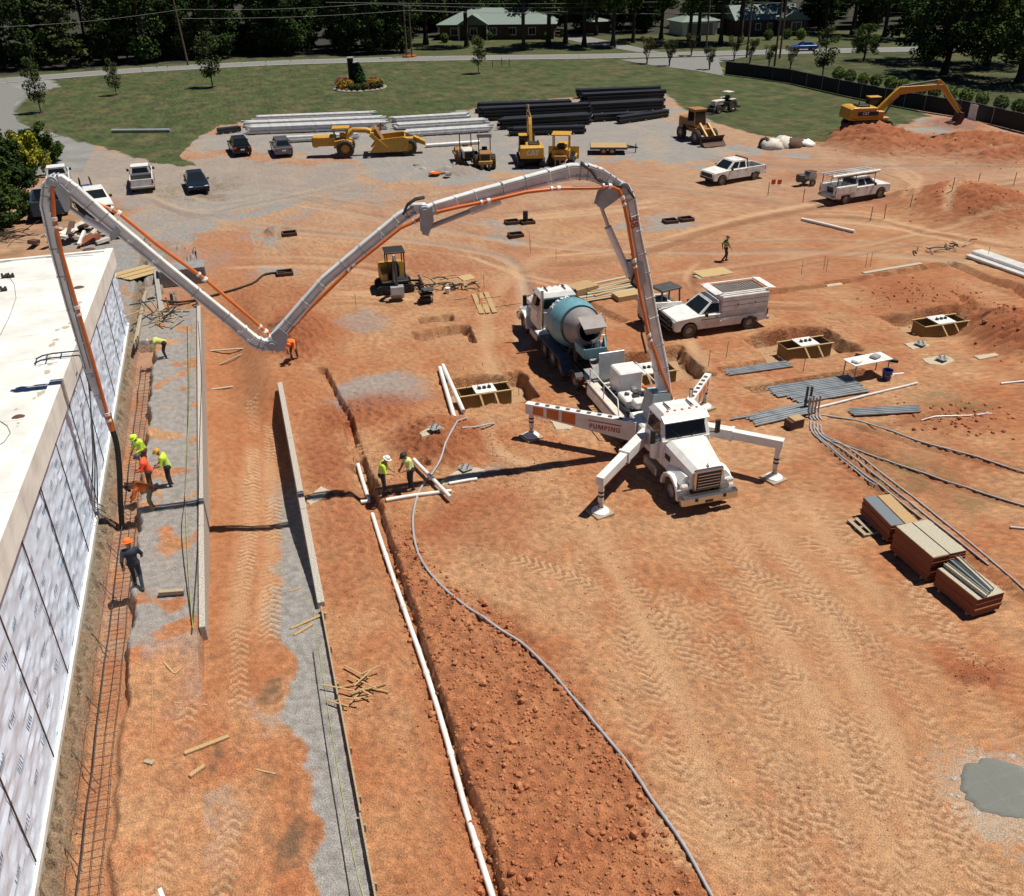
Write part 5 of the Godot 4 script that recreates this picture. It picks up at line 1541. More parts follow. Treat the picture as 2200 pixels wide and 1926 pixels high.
		r2.prism([Vector2(xc + 0.35, 2.2), Vector2(xc - 0.05, 2.3), Vector2(xc - 0.05, 2.36), Vector2(xc + 0.35, 2.26)], -0.9, 0.9)
		put(r2, "roof_rack", pm, o)
		for s in [-1, 1]:
			var st := MB.new(); st.box(Vector3(-0.4, 0.98, s * 0.99), Vector3(3.4, 0.07, 0.012)); put(st, "side_stripe", M["grey"], o)
		var gd := MB.new()
		for s in [-1, 1]: gd.bb(Vector3(3.08, 0.85, s * 0.55), Vector3(0.1, 0.75, 0.12), 0.03)
		for y in [0.55, 0.8, 1.05, 1.2]: gd.cyl(Vector3(3.1, y, -0.9), Vector3(3.1, y, 0.9), 0.035, -1, 8)
		put(gd, "brush_guard", M["black"], o)
	return o
func car(called: String, label: String, at: Vector3, yaw: float, paint: String, suv := true) -> Node3D:
	var o := thing(called, label, "car", at, yaw)
	var hb := 1.0 if suv else 0.88
	var ht := 1.68 if suv else 1.44
	var P := [Vector2(-2.25, 0.4)]
	P.append_array(arch(-1.35, 0.36, 0.40)); P.append_array(arch(1.38, 0.36, 0.40))
	P.append_array([Vector2(2.2, 0.35), Vector2(2.32, 0.5), Vector2(2.28, hb - 0.22), Vector2(1.95, hb - 0.06), Vector2(1.0, hb + 0.04), Vector2(-1.9, hb + 0.05), Vector2(-2.25, hb - 0.05), Vector2(-2.32, 0.6)])
	var b := MB.new(); b.prism(P, -0.9, 0.9, 0.07); put(b, "body", M[paint], o)
	var xr := -2.05 if suv else -1.75
	var cab := [Vector3(xr, hb, -0.84), Vector3(1.05, hb, -0.84), Vector3(1.05, hb, 0.84), Vector3(xr, hb, 0.84), Vector3(xr + (0.35 if suv else 0.75), ht, -0.62), Vector3(0.25, ht, -0.62), Vector3(0.25, ht, 0.62), Vector3(xr + (0.35 if suv else 0.75), ht, 0.62)]
	var cb := MB.new(); cb.hexa(cab); cb.bb(Vector3((cab[4].x + 0.25) * 0.5, ht, 0), Vector3(0.25 - cab[4].x + 0.06, 0.06, 1.27), 0.028); put(cb, "roof", M[paint], o)
	windows(o, cab, true, true, 3 if suv else 2)
	for s in [-1, 1]:
		var hl := MB.new(); hl.bb(Vector3(2.18, hb - 0.24, s * 0.66), Vector3(0.2, 0.15, 0.36), 0.04); put(hl, "headlight", M["headlamp"], o)
		var tl := MB.new(); tl.bb(Vector3(-2.24, hb - 0.14, s * 0.72), Vector3(0.12, 0.2, 0.28), 0.03); put(tl, "tail_light", M["taillamp"], o)
		var mr := MB.new(); mr.bb(Vector3(0.75, hb + 0.1, s * 0.98), Vector3(0.14, 0.14, 0.2), 0.04); put(mr, "mirror", M[paint], o)
		for x in [-1.35, 1.38]: wheel(o, x, s * 0.79, 0.34, 0.22)
	var g := MB.new(); g.bb(Vector3(2.27, 0.55, 0), Vector3(0.08, 0.26, 1.0), 0.03); put(g, "grille", M["black"], o)
	var np := MB.new(); np.box(Vector3(-2.31, 0.72, 0), Vector3(0.03, 0.13, 0.4)); put(np, "number_plate", M["text_white"], o)
	return o

func bundle(called: String, label: String, a: Vector3, c: Vector3, nx: int, ny: int, w: float, h: float, m: String, kind := 0):
	var L := (c - a).length()
	var o := thing(called, label, "steel bundle", (a + c) * 0.5, yaw_of(c - a))
	var meshes := []
	for k in 3:
		var mb := MB.new()
		var l: float = L * [0.5, 0.48, 0.46][k]
		mb.X = Transform3D(Basis(Vector3.UP, PI * 0.5), Vector3.ZERO)
		if kind == 0: mb.prism([Vector2(-w * 0.46, 0), Vector2(w * 0.46, 0), Vector2(w * 0.46, h * 0.25), Vector2(w * 0.3, h * 0.06), Vector2(-w * 0.3, h * 0.06), Vector2(-w * 0.3, h * 0.88), Vector2(w * 0.3, h * 0.88), Vector2(w * 0.46, h * 0.72), Vector2(w * 0.46, h * 0.95), Vector2(-w * 0.46, h * 0.95)], -l, l)
		else: mb.prism([Vector2(-w * 0.48, 0), Vector2(w * 0.48, 0), Vector2(w * 0.48, h * 0.1), Vector2(w * 0.08, h * 0.14), Vector2(w * 0.08, h * 0.82), Vector2(w * 0.48, h * 0.86), Vector2(w * 0.48, h * 0.97), Vector2(-w * 0.48, h * 0.97), Vector2(-w * 0.48, h * 0.86), Vector2(-w * 0.08, h * 0.82), Vector2(-w * 0.08, h * 0.14), Vector2(-w * 0.48, h * 0.1)], -l, l)
		meshes.append(mb.mesh())
	for s in [-0.32, 0.0, 0.32]:
		var mb := MB.new(); mb.bb(Vector3(L * s, 0.06, -w * nx * 0.5), Vector3(0.12, 0.14, w * nx + 0.3), 0.01); put(mb, "timber_block", M["woodgrey"], o)
	for j in ny:
		for i in nx - (j % 2 if nx > 3 else 0):
			var e := put(meshes[rng.randi() % 3], "steel_member", M[m], o)
			e.position = Vector3(rng.randf_range(-0.05, 0.05) * L * 0.5, 0.13 + j * h, -w * (i + 0.5) - (j % 2) * w * 0.4)
			e.rotation.y = rng.randf_range(-0.006, 0.006)

func excavator(called: String, label: String, at: Vector3, yaw: float, S: float, joints: Array, m: String, text := true) -> Node3D:
	# joints: boom foot, boom knee, stick pivot, bucket pivot in x,y metres before scaling
	var o := thing(called, label, "excavator", at, yaw)
	o.scale = Vector3.ONE * S
	for s in [-1, 1]: crawler(o, 0, s * 1.15, 4.3, 0.95, 0.6)
	var uc := MB.new(); uc.bb(Vector3(0, 0.62, 0), Vector3(1.9, 0.45, 1.8), 0.06); uc.cyl(Vector3(0, 0.8, 0), Vector3(0, 1.08, 0), 0.72, -1, 18); put(uc, "undercarriage", M["black"], o)
	var d := MB.new(); d.bb(Vector3(-0.3, 1.2, 0), Vector3(4.0, 0.24, 2.6), 0.05)
	d.prism([Vector2(-2.55, 1.12), Vector2(-2.6, 1.45), Vector2(-2.5, 2.2), Vector2(-2.2, 2.35), Vector2(-1.5, 2.35), Vector2(-1.5, 1.12)], -1.3, 1.3, 0.08); put(d, "counterweight", M[m], o)
	var e := MB.new(); e.bb(Vector3(-0.65, 1.82, 0.35), Vector3(1.8, 1.02, 1.9), 0.06); e.bb(Vector3(0.5, 1.62, 0.95), Vector3(1.2, 0.62, 0.7), 0.05); put(e, "engine_housing", M[m], o)
	var gl := MB.new(); gl.bb(Vector3(-1.0, 2.42, 0.3), Vector3(1.3, 0.2, 1.2), 0.04); gl.cyl(Vector3(-1.5, 2.3, 0.7), Vector3(-1.5, 2.85, 0.7), 0.07, -1, 8); put(gl, "engine_grille", M["black"], o)
	var cabp := [Vector3(0.1, 1.25, -1.3), Vector3(1.65, 1.25, -1.3), Vector3(1.65, 1.25, -0.35), Vector3(0.1, 1.25, -0.35), Vector3(0.1, 3.0, -1.25), Vector3(1.3, 3.0, -1.25), Vector3(1.3, 3.0, -0.4), Vector3(0.1, 3.0, -0.4)]
	var cb := MB.new(); cb.hexa(cabp); put(cb, "cab", M["black"], o)
	windows(o, cabp, true, true, 1)
	var rf := MB.new(); rf.bb(Vector3(0.7, 3.03, -0.82), Vector3(1.3, 0.1, 0.95), 0.03); put(rf, "cab_roof", M[m], o)
	var J := []
	for q in joints: J.append(Vector3(q[0], q[1], 0.1))
	var bm := MB.new()
	limb(bm, [J[0], J[1].lerp(J[0], 0.15) , J[1], J[2]], [0.5, 0.72, 0.78, 0.42], 0.36); put(bm, "boom", M[m], o)
	var tail: Vector3 = J[2] + (J[2] - J[3]).normalized() * 0.8
	var sk := MB.new(); limb(sk, [tail, J[2], J[3]], [0.28, 0.58, 0.3], 0.3); put(sk, "stick", M[m], o)
	var cy := MB.new()
	for s in [-0.32, 0.52]: cy.cyl(Vector3(J[0].x + 0.55, J[0].y - 0.35, s), Vector3((J[0].x + J[1].x) * 0.5 + 0.3, (J[0].y + J[1].y) * 0.5, s), 0.09, -1, 8)
	cy.cyl(J[1] + Vector3(0.1, 0.42, 0), tail, 0.1, -1, 8)
	cy.cyl(J[2] + Vector3(0.0, 0.3, 0), J[3] + Vector3(0.1, 0.35, 0), 0.08, -1, 8); put(cy, "hydraulic_cylinder", M["darkgrey"], o)
	var bk := MB.new()
	var q3: Vector3 = J[3]
	bk.X = Transform3D(Basis(), Vector3(q3.x, q3.y, 0.1))
	bk.prism([Vector2(-0.15, 0.1), Vector2(0.25, 0.05), Vector2(0.35, -0.5), Vector2(0.1, -1.05), Vector2(-0.45, -1.2), Vector2(-0.95, -0.95), Vector2(-0.35, -0.75), Vector2(-0.2, -0.35)], -0.6, 0.6)
	for k in 5: bk.box(Vector3(-1.0, -0.98, -0.5 + k * 0.25), Vector3(0.3, 0.07, 0.09), Vector3(0, 0, 0.5))
	put(bk, "bucket", M["darkgrey"] if m == "rustyyellow" else M["brown"], o)
	return o
func limb(mb: MB, pts: Array, dep: Array, w: float):          # flat-sided arm in the x,y plane
	var up := []; var dn := []
	for i in pts.size():
		var a: Vector3 = pts[maxi(i - 1, 0)]; var c: Vector3 = pts[mini(i + 1, pts.size() - 1)]
		var d := (c - a).normalized()
		var n := Vector2(-d.y, d.x)
		up.append(Vector2(pts[i].x, pts[i].y) + n * dep[i] * 0.5)
		dn.push_front(Vector2(pts[i].x, pts[i].y) - n * dep[i] * 0.5)
	up.append_array(dn)
	mb.prism(up, pts[0].z - w * 0.5, pts[0].z + w * 0.5, 0.03)
func lettering(s: String, size: float, m: String, called: String, parent: Node3D, at: Vector3, basis: Basis) -> MeshInstance3D:
	var tm := TextMesh.new()
	var fnt := SystemFont.new(); fnt.font_names = PackedStringArray(["Droid Sans"]); fnt.font_weight = 800
	tm.text = s; tm.font = fnt; tm.font_size = 64; tm.pixel_size = size / 64.0; tm.depth = 0.012
	var o := put(tm, called, M[m], parent)
	o.transform = Transform3D(basis, at)
	return o

func build_yard():
	# steel laid out in the gravel yard
	var bl := [["bright", 545, 263, 805, 253, 5, 2, 0], ["bright", 520, 276, 826, 264, 6, 2, 0], ["bright", 528, 291, 832, 279, 6, 3, 0], ["bright", 600, 309, 770, 300, 4, 2, 0],
		["bright", 842, 266, 1012, 256, 5, 2, 0], ["bright", 848, 281, 1050, 269, 6, 2, 0], ["bright", 872, 296, 1062, 284, 6, 2, 0],
		["blackbeam", 1026, 244, 1232, 237, 4, 3, 1], ["blackbeam", 1032, 262, 1272, 251, 5, 4, 1], ["blackbeam", 1075, 280, 1272, 268, 5, 3, 1], ["blackbeam", 1095, 293, 1262, 288, 4, 2, 1],
		["blackbeam", 1240, 213, 1422, 206, 4, 3, 1], ["blackbeam", 1252, 230, 1432, 221, 5, 4, 1], ["blackbeam", 1262, 246, 1432, 236, 5, 3, 1], ["blackbeam", 1275, 263, 1405, 256, 4, 2, 1], ["blackbeam", 1332, 268, 1442, 252, 3, 2, 1], ["blackbeam", 470, 290, 520, 284, 3, 2, 0]]
	var lb := ["bundle of shiny white steel purlins at back of first stack", "bundle of shiny white steel purlins in middle of first stack", "thick bundle of white steel purlins behind the scraper", "low bundle of white steel purlins beside silver car", "bundle of silvery purlins at back of the second stack", "bundle of silvery purlins in middle of the second stack", "bundle of silvery purlins in front of the second stack", "black steel beams at the back of the middle stack", "tall heap of black steel beams in the middle stack", "black steel beams behind the excavator's boom", "low black steel beams just behind the yellow bulldozer", "black steel beams at the back of the far stack", "tallest heap of black steel beams in the far stack", "black steel beams in front of the tallest heap", "low black steel beams behind the flat trailer", "loose black steel beams at the end of the far stack", "short black steel pieces left of the white purlins"]
	for k in bl.size():
		var q = bl[k]
		bundle("steel_bundle", lb[k], G(q[1], q[2]), G(q[3], q[4]), q[5], q[6], 0.30 if q[7] == 0 else 0.34, 0.24 if q[7] == 0 else 0.34, q[0], q[7])
	for q in [[915, 313, 1030, 305, "long white steel tube lying in front of the silvery purlins"], [240, 281, 365, 280, "grey wrapped tube lying on the grass near the drive"]]:
		var mb := MB.new(); var a := G(q[0], q[1], 0.2); var c := G(q[2], q[3], 0.2)
		mb.cyl(a, c, 0.2, -1, 12)
		solo(mb, "steel_tube", M["bright"] if q[0] == 915 else M["galv"], q[4], "tube")
	# scraper
	var o := thing("motor_scraper", "yellow motor scraper with large wheels parked in gravel yard", "scraper", G(772, 333), yaw_of(G(660, 335) - G(890, 326)))
	var t := MB.new(); t.bb(Vector3(3.1, 1.55, 0), Vector3(1.9, 0.9, 1.5), 0.08); t.bb(Vector3(4.2, 1.5, 0), Vector3(0.5, 1.0, 1.4), 0.06); t.prism([Vector2(0.6, 0.9), Vector2(2.4, 0.9), Vector2(2.3, 1.6), Vector2(1.4, 1.75), Vector2(0.6, 1.5)], -1.0, 1.0, 0.05); put(t, "tractor", M["yellow"], o)
	var rd := MB.new(); rd.bb(Vector3(4.48, 1.5, 0), Vector3(0.06, 0.8, 1.15), 0.02); put(rd, "radiator", M["black"], o)
	var op := MB.new()
	for q in [[1.1, -0.6], [1.1, 0.6], [2.3, -0.6], [2.3, 0.6]]: op.cyl(Vector3(q[0], 1.6, q[1]), Vector3(q[0], 2.7, q[1]), 0.05, -1, 6)
	op.bb(Vector3(1.6, 2.74, 0), Vector3(1.7, 0.1, 1.5), 0.02); op.bb(Vector3(1.5, 1.9, 0), Vector3(0.5, 0.6, 0.6), 0.05); put(op, "canopy", M["yellow"], o)
	var gn := MB.new(); gn.tube([Vector3(1.2, 1.8, 0), Vector3(0.4, 2.45, 0), Vector3(-0.9, 2.4, 0), Vector3(-1.9, 2.0, 0)], 0.28, 8)
	for s in [-1, 1]: gn.prism([Vector2(-1.5, 2.3), Vector2(-1.2, 2.1), Vector2(-2.6, 0.8), Vector2(-3.0, 0.9)], s * 1.55 - 0.08, s * 1.55 + 0.08)
	gn.beam(Vector3(-1.5, 2.2, -1.55), Vector3(-1.5, 2.2, 1.55), 0.35, 0.3); put(gn, "gooseneck", M["yellow"], o)
	var bo := MB.new()
	for s in [-1, 1]: bo.prism([Vector2(-1.1, 0.45), Vector2(-4.9, 0.5), Vector2(-5.1, 1.7), Vector2(-4.5, 1.9), Vector2(-2.1, 1.7)], s * 1.42 - 0.06, s * 1.42 + 0.06, 0.02)
	bo.box(Vector3(-3.2, 0.5, 0), Vector3(3.6, 0.12, 2.75)); bo.box(Vector3(-4.7, 1.1, 0), Vector3(0.12, 1.2, 2.75)); bo.bb(Vector3(-5.4, 1.3, 0), Vector3(1.5, 0.5, 0.9), 0.05)
	bo.prism([Vector2(-5.6, 1.2), Vector2(-6.7, 0.8), Vector2(-6.7, 1.15), Vector2(-5.6, 1.7)], -0.5, 0.5); put(bo, "bowl", M["yellow"], o)
	var el := MB.new(); el.bb(Vector3(-2.0, 1.95, 0), Vector3(0.5, 1.5, 2.0), 0.06, Vector3(0, 0, -0.5)); el.cyl(Vector3(-2.3, 2.2, 0.4), Vector3(-2.4, 3.0, 0.4), 0.1); put(el, "elevator", M["rustyyellow"], o)
	for s in [-1, 1]:
		wheel(o, 1.25, s * 1.15, 0.85, 0.65, "yellow"); wheel(o, -5.0, s * 1.15, 0.82, 0.62, "yellow")
	# two rollers
	for k in 2:
		var p := G(1002, 352) if k == 0 else G(1042, 358)
		var r := thing("road_roller", ["dirty yellow soil compactor with roll bar and dozer blade", "small yellow roller with canopy next to the soil compactor"][k], "roller", p, yaw_of(G(1030, 378) - G(995, 330)) if k == 0 else yaw_of(G(1048, 380) - G(1040, 330)))
		var b := MB.new(); b.bb(Vector3(0.9, 1.25, 0), Vector3(1.7, 0.75, 1.1), 0.08); b.bb(Vector3(-0.4, 1.0, 0), Vector3(1.2, 0.5, 1.0), 0.05); put(b, "engine_hood", M["tarp"] if k == 0 else M["rustyyellow"], r)
		var gr := MB.new(); gr.bb(Vector3(1.77, 1.2, 0), Vector3(0.06, 0.6, 0.8), 0.02); put(gr, "radiator", M["black"], r)
		var rp := MB.new()
		for s in [-0.55, 0.55]: rp.cyl(Vector3(-0.2, 1.2, s), Vector3(-0.2, 2.75, s), 0.05, -1, 7)
		rp.cyl(Vector3(-0.2, 2.75, -0.55), Vector3(-0.2, 2.75, 0.55), 0.05, -1, 7)
		if k == 1: rp.bb(Vector3(-0.2, 2.78, 0), Vector3(1.3, 0.07, 1.4), 0.02)
		put(rp, "roll_bar", M["black"], r)
		var st := MB.new(); st.bb(Vector3(-0.3, 1.5, 0), Vector3(0.45, 0.55, 0.5), 0.05); put(st, "seat", M["black"], r)
		for s in [-1, 1]:
			wheel(r, 0.9, s * 0.78, 0.66, 0.42, "yellow")
			if k == 1: wheel(r, -1.4, s * 0.55, 0.5, 0.36, "yellow")
		if k == 0:
			var dm := MB.new(); dm.cyl(Vector3(-1.7, 0.68, -0.85), Vector3(-1.7, 0.68, 0.85), 0.68, -1, 22)
			for q in 10:
				for w in 5: dm.box(Vector3(-1.7 + cos(q * TAU / 10) * 0.7, 0.68 + sin(q * TAU / 10) * 0.7, -0.68 + w * 0.34), Vector3(0.12, 0.1, 0.12), Vector3(0, 0, q * TAU / 10))
			put(dm, "drum", M["rustyyellow"], r)
			var fr := MB.new()
			for s in [-0.98, 0.98]: fr.bb(Vector3(-1.3, 0.8, s), Vector3(2.0, 0.25, 0.12), 0.02)
			put(fr, "drum_frame", M["rustyyellow"], r)
		else:
			var bp := MB.new(); bp.bb(Vector3(1.7, 0.75, 0), Vector3(0.4, 0.35, 1.3), 0.05); put(bp, "bumper", M["yellow"], r)
			for s in [-0.35, 0.35]: wheel(r, 1.75, s, 0.32, 0.3, "rustyyellow")
	# excavator seen from behind, bulldozer beside it
	var ex := excavator("excavator", "yellow excavator showing its rear counterweight, boom folded away behind", G(1140, 352), yaw_of(G(1128, 300) - G(1145, 352)), 0.86, [[0.9, 1.6], [2.2, 4.2], [5.4, 4.6], [4.6, 2.2]], "yellow")
	lettering("CAT", 0.75, "text_white", "lettering", ex, Vector3(-2.62, 1.72, 0.05), Basis(Vector3.UP, -PI * 0.5))
	var bz := thing("bulldozer", "yellow bulldozer with flat canopy beside the excavator's counterweight", "bulldozer", G(1207, 350), yaw_of(G(1222, 310) - G(1205, 352)))
	for s in [-1, 1]: crawler(bz, 0, s * 0.95, 2.9, 0.85, 0.5)
	var hb := MB.new(); hb.bb(Vector3(0.7, 1.25, 0), Vector3(1.7, 0.95, 1.0), 0.06); hb.bb(Vector3(-0.85, 1.1, 0), Vector3(1.0, 0.8, 1.7), 0.06); put(hb, "hood", M["yellow"], bz)
	var cn := MB.new()
	for q in [[-1.2, -0.75], [-1.2, 0.75], [0.1, -0.75], [0.1, 0.75]]: cn.box(Vector3(q[0], 2.1, q[1]), Vector3(0.1, 1.4, 0.1))
	cn.bb(Vector3(-0.55, 2.83, 0), Vector3(1.75, 0.12, 1.8), 0.03); put(cn, "canopy", M["yellow"], bz)
	var bd := MB.new(); bd.prism([Vector2(1.9, 0.05), Vector2(2.1, 0.1), Vector2(2.0, 0.6), Vector2(2.12, 1.15), Vector2(2.0, 1.15), Vector2(1.88, 0.6)], -1.5, 1.5)
	for s in [-1, 1]: bd.beam(Vector3(0.2, 0.5, s * 1.28), Vector3(1.95, 0.45, s * 1.28), 0.16, 0.2)
	put(bd, "blade", M["yellow"], bz)
	var se := MB.new(); se.bb(Vector3(-0.6, 1.65, 0), Vector3(0.5, 0.6, 0.6), 0.06); put(se, "seat", M["black"], bz)
	var rp := MB.new(); rp.bb(Vector3(-1.7, 0.85, 0), Vector3(0.4, 0.4, 1.2), 0.05)
	for q in 3: rp.box(Vector3(-1.85, 0.5, -0.45 + q * 0.45), Vector3(0.12, 0.7, 0.12))
	put(rp, "ripper", M["rustyyellow"], bz)
	# flat trailer
	var fl := thing("flat_trailer", "small flatbed trailer with wooden deck parked on the gravel", "trailer", G(1307, 328), yaw_of(G(1345, 312) - G(1275, 312)))
	for k in 8:
		var mb := MB.new(); mb.bb(Vector3(0, 0.72, -0.98 + k * 0.28), Vector3(3.6, 0.05, 0.26), 0.01); put(mb, "deck_board", M["wood"], fl)
	var ch := MB.new(); ch.bb(Vector3(0, 0.6, 0), Vector3(3.7, 0.16, 2.3), 0.02); ch.beam(Vector3(1.8, 0.58, 0.5), Vector3(2.9, 0.5, 0), 0.1, 0.12); ch.beam(Vector3(1.8, 0.58, -0.5), Vector3(2.9, 0.5, 0), 0.1, 0.12); ch.cyl(Vector3(2.7, 0.0, 0.1), Vector3(2.7, 0.9, 0.1), 0.05, -1, 7); put(ch, "frame", M["black"], fl)
	for s in [-1, 1]:
		for x in [-0.5, 0.35]: wheel(fl, x, s * 1.0, 0.36, 0.22)
	# wheel loader and tractor
	var ld := thing("wheel_loader", "rusty orange wheel loader with tall cab at edge of the gravel yard", "loader", G(1497, 302), yaw_of(G(1545, 315) - G(1460, 285)))
	ld.scale = Vector3.ONE * 0.95
	var lb2 := MB.new(); lb2.bb(Vector3(-1.9, 1.75, 0), Vector3(2.0, 1.1, 1.5), 0.08); lb2.bb(Vector3(-1.0, 1.2, 0), Vector3(3.0, 0.5, 1.3), 0.05); lb2.bb(Vector3(1.3, 1.25, 0), Vector3(1.5, 0.7, 1.0), 0.06); put(lb2, "body", M["rustyyellow"], ld)
	var lc := [Vector3(-1.1, 1.6, -0.75), Vector3(0.45, 1.6, -0.75), Vector3(0.45, 1.6, 0.75), Vector3(-1.1, 1.6, 0.75), Vector3(-1.05, 3.25, -0.68), Vector3(0.3, 3.25, -0.68), Vector3(0.3, 3.25, 0.68), Vector3(-1.05, 3.25, 0.68)]
	var lcb := MB.new(); lcb.hexa(lc); lcb.bb(Vector3(-0.38, 3.3, 0), Vector3(1.6, 0.14, 1.6), 0.03); put(lcb, "cab", M["rustyyellow"], ld)
	windows(ld, lc, true, true, 1)
	var la := MB.new()
	for s in [-0.5, 0.5]: la.prism([Vector2(0.9, 1.9), Vector2(1.2, 2.1), Vector2(3.0, 0.9), Vector2(3.1, 0.55), Vector2(2.8, 0.6), Vector2(1.2, 1.6)], s - 0.09, s + 0.09)
	put(la, "lift_arm", M["yellow"], ld)
	var lk := MB.new(); lk.prism([Vector2(2.8, 0.15), Vector2(3.9, 0.1), Vector2(3.5, 0.3), Vector2(3.1, 0.7), Vector2(3.4, 1.1), Vector2(2.9, 1.0), Vector2(2.7, 0.5)], -1.35, 1.35); put(lk, "bucket", M["brown"], ld)
	for s in [-1, 1]:
		wheel(ld, 1.5, s * 1.05, 0.72, 0.5, "rim"); wheel(ld, -1.6, s * 1.05, 0.72, 0.5, "rim")
	var tr := thing("tractor", "white farm tractor with front loader parked on the grass", "tractor", G(1552, 240), yaw_of(G(1528, 246) - G(1575, 238)))
	var tb := MB.new(); tb.bb(Vector3(0.9, 1.15, 0), Vector3(1.8, 0.6, 0.7), 0.08); put(tb, "hood", M["tarp"], tr)
	var tc := MB.new(); tc.bb(Vector3(-0.4, 0.95, 0), Vector3(1.4, 0.5, 0.8), 0.05); tc.bb(Vector3(-0.7, 1.5, 0), Vector3(0.45, 0.6, 0.5), 0.05); tc.bb(Vector3(0.8, 0.75, 0), Vector3(1.8, 0.4, 0.5), 0.05); put(tc, "chassis", M["black"], tr)
	for s in [-1, 1]:
		var fd := MB.new(); fd.bb(Vector3(-0.75, 1.45, s * 0.75), Vector3(0.9, 0.1, 0.42), 0.04); put(fd, "fender", M["tarp"], tr)
		wheel(tr, -0.75, s * 0.8, 0.72, 0.4); wheel(tr, 1.4, s * 0.7, 0.45, 0.28)
	var tp := MB.new()
	for s in [-0.5, 0.5]: tp.cyl(Vector3(-1.0, 1.2, s), Vector3(-1.0, 2.2, s), 0.04, -1, 6)
	tp.bb(Vector3(-0.7, 2.22, 0), Vector3(1.0, 0.08, 1.1), 0.03); put(tp, "canopy", M["tarp"], tr)
	var tl := MB.new()
	for s in [-0.5, 0.5]: tl.tube([Vector3(0.2, 1.2, s), Vector3(1.2, 1.3, s), Vector3(2.3, 0.4, s)], 0.07, 6)
	tl.prism([Vector2(2.2, 0.1), Vector2(3.0, 0.05), Vector2(2.5, 0.25), Vector2(2.4, 0.65), Vector2(2.2, 0.65)], -0.8, 0.8); put(tl, "front_loader", M["black"], tr)
	var bh := MB.new(); bh.prism([Vector2(-1.4, 0.4), Vector2(-2.4, 0.3), Vector2(-2.4, 0.5), Vector2(-1.4, 0.8)], -0.7, 0.7); put(bh, "box_blade", M["brown"], tr)
	# heap of torn sheeting and soil
	var hp := thing("sheeting_heap", "heap of torn white plastic sheeting over brown soil at lawn edge", "debris", G(1690, 316))
	var R := RandomNumberGenerator.new(); R.seed = 91
	for q in [[-1.6, 0, 1.3, 0.85, "tarp"], [-0.3, -0.2, 1.2, 1.0, "tarp"], [0.6, 0.2, 1.0, 0.75, "brown"], [2.2, 0.1, 0.9, 0.5, "pvc"], [-2.1, -0.5, 0.6, 0.9, "black"], [1.5, -0.3, 0.9, 0.6, "brown"]]:
		var mb := MB.new(); mb.ball(Vector3(q[0], 0.1, q[1]), Vector3(q[2], q[3], 0.9), 14, 0.16, R); smooth_n(mb); put(mb, "soil_lump" if q[4] == "brown" else "sheet_fold", M[q[4]], hp)
	# big excavator on its spoil mound
	var ep := G(1857, 296)
	var be := excavator("excavator", "large yellow excavator digging on red soil mound near the fence", Vector3(ep.x, 0.9, ep.z), yaw_of(G(1990, 285) - G(1857, 290)), 1.0, [[0.9, 1.8], [2.9, 3.7], [7.4, 4.0], [9.9, 1.3]], "yellow")
	for s in [-1, 1]: lettering("CAT", 0.38, "text_white", "lettering", be, Vector3(-0.9, 1.75, 1.32 * s if s > 0 else -0.62), Basis(Vector3.UP, 0.0 if s > 0 else PI))
	var bs := MB.new(); bs.bb(Vector3(-0.65, 1.75, 1.31), Vector3(2.2, 0.42, 0.02), 0.005); put(bs, "side_band", M["black"], be)

